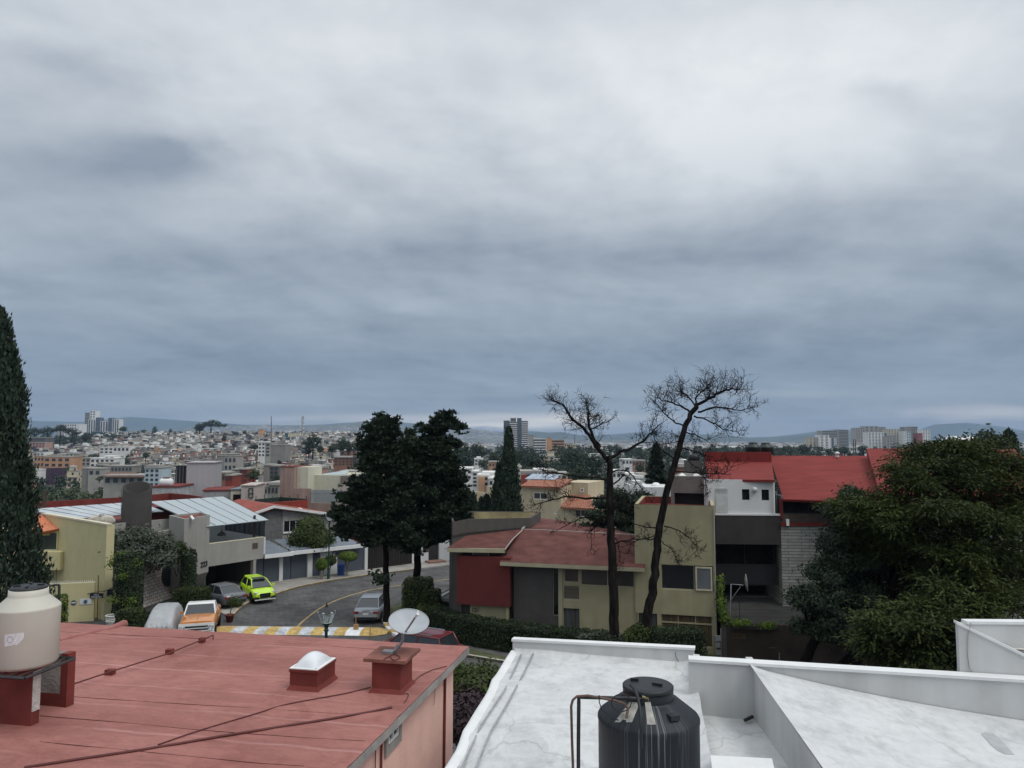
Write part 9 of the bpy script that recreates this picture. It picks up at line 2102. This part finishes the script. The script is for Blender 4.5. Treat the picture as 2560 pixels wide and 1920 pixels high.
b=py(816,1560,27.6); lamp('near green lantern street lamp rising behind the red roof',(b.x,27.6,0),py(816,1513,27.6).z,.98)
b=pz(821,1447,.13); lamp('far green lantern street lamp among the clipped topiary trees',(b.x,b.y,.13),py(825,1283,b.y).z,.95)
# bin, pot plant, posts
b=pz(853,1437.5,.13); tb=thing('rubbish_bin',tuple(b),'blue plastic wheeled bin in front of the garages','bin'); mb=MB(); mb.prism([(b.x-.26,b.y-.26),(b.x+.26,b.y-.26),(b.x+.26,b.y+.26),(b.x-.26,b.y+.26)],.13,.95); m_b=mat('blue_plastic',(.02,.07,.26),rough=.45); mb.build('bin_body',m_b,tb); mb=MB(); mb.slab([(b.x-.31,b.y-.31,.985),(b.x+.31,b.y-.31,.985),(b.x+.31,b.y+.31,1.06),(b.x-.31,b.y+.31,1.06)],.05); mb.build('lid',m_b,tb)
b=pz(574,1555,.0); pt=thing('potted_tree',tuple(b),'small round headed tree in a red pot by the bend','potted plant'); MB().lathe([(0,0),(.20,0),(.26,.42),(.29,.42),(.29,.50),(.24,.50),(.22,.44),(0,.44)],(b.x,b.y,0),20).build('pot',mat('dark_red_pot',(.16,.035,.03)),pt); tp_=py(585,1500,b.y); MB().tube([(b.x,b.y,.4),(b.x+.1,b.y,1.0),(tp_.x-.05,b.y,tp_.z-.1)],[.04,.035,.03],6).build('trunk',M_BARKL,pt); rng=np.random.default_rng(6); P,Nr=clump_points([lobe(585,1502,b.y,13,12),lobe(594,1508,b.y,8,7)],1600,rng,.3,.12,14); quad_mesh('leaves',leaf_quads(P,Nr,np.full(len(P),.10),1.8,rng),LF_HEDGE,pt)
b=pz(890,1574,.17); ps=thing('wooden_post',tuple(b),'thin wooden stick set in a square block on the speed bump','post'); mw=mat('weathered_wood',(.36,.22,.10),var=.3,scale=6,rough=.9); MB().box((b.x,b.y,.17+.16),(.30,.12,.34)).build('block',mw,ps); MB().tube([(b.x,b.y,.34),(b.x-.03,b.y,1.05)],.025,6).build('stick',mw,ps)
b=py(925,1600,44.5); MB_=MB().tube([(b.x,b.y,0),(b.x,b.y,py(925,1567,44.5).z)],.022,6).build('marker_rod',mat('rusty_rod',(.22,.12,.06)),loc=(b.x,b.y,0)); tag(MB_,'thin rusty rod standing alone in front of the speed bump end','rod')
b=pz(1975-40,1640,.1); b=py(1931,1650,41.5)
sg2=thing('floodlight',(b.x,40.4,0),'thin pole with a small flat head in front of the brown wall','lamp'); MB().tube([(b.x,40.4,0),(b.x,40.4,py(1931,1632,40.4).z)],.03,6).build('pole',M_GALV,sg2); q_=py(1931,1620,40.4); MB().box((q_.x,q_.y,q_.z),(.36,.2,.06)).build('lamp_head',M_BLKM,sg2)
b=pz(655,1464,.13); MB().face([(b.x-.45,b.y-.3,.134),(b.x+.45,b.y-.3,.134),(b.x+.45,b.y+.3,.134),(b.x-.45,b.y+.3,.134)]).build('drain_cover',M_TYRE); tag(bpy.data.objects['drain_cover'],'dark square drain cover in the pavement right of the lime hatchback','drain cover')
# gas meters between the olive house and the brown wall
b=fG.pt(-.5,1.2,.2); t=thing('meter_box',tuple(b),'stack of grey utility meters on the corner of the olive house','meter'); mb=MB()
for z_,w_ in((.5,.3),(.9,.26),(1.25,.34)):mb.box((b.x,b.y,z_),(w_,.2,.28))
mb.tube([(b.x+.2,b.y,0),(b.x+.2,b.y,1.8)],.03,6); mb.build('meters',M_GALV,t)
# cctv on the tower
b=fT.pt(fT.tz(478,1297)[0],6.2,.3); t=thing('security_camera',tuple(b),'white security camera on an arm at the top of the grey tower','camera'); q0_,q1_=py(478,1291,b.y),py(484,1300,b.y-.3); MB().tube([q0_,q1_],.10,10).build('camera_body',M_WHITE,t); MB().tube([py(466,1299,b.y+.2),q0_],.03,5).build('arm',M_GALV,t)
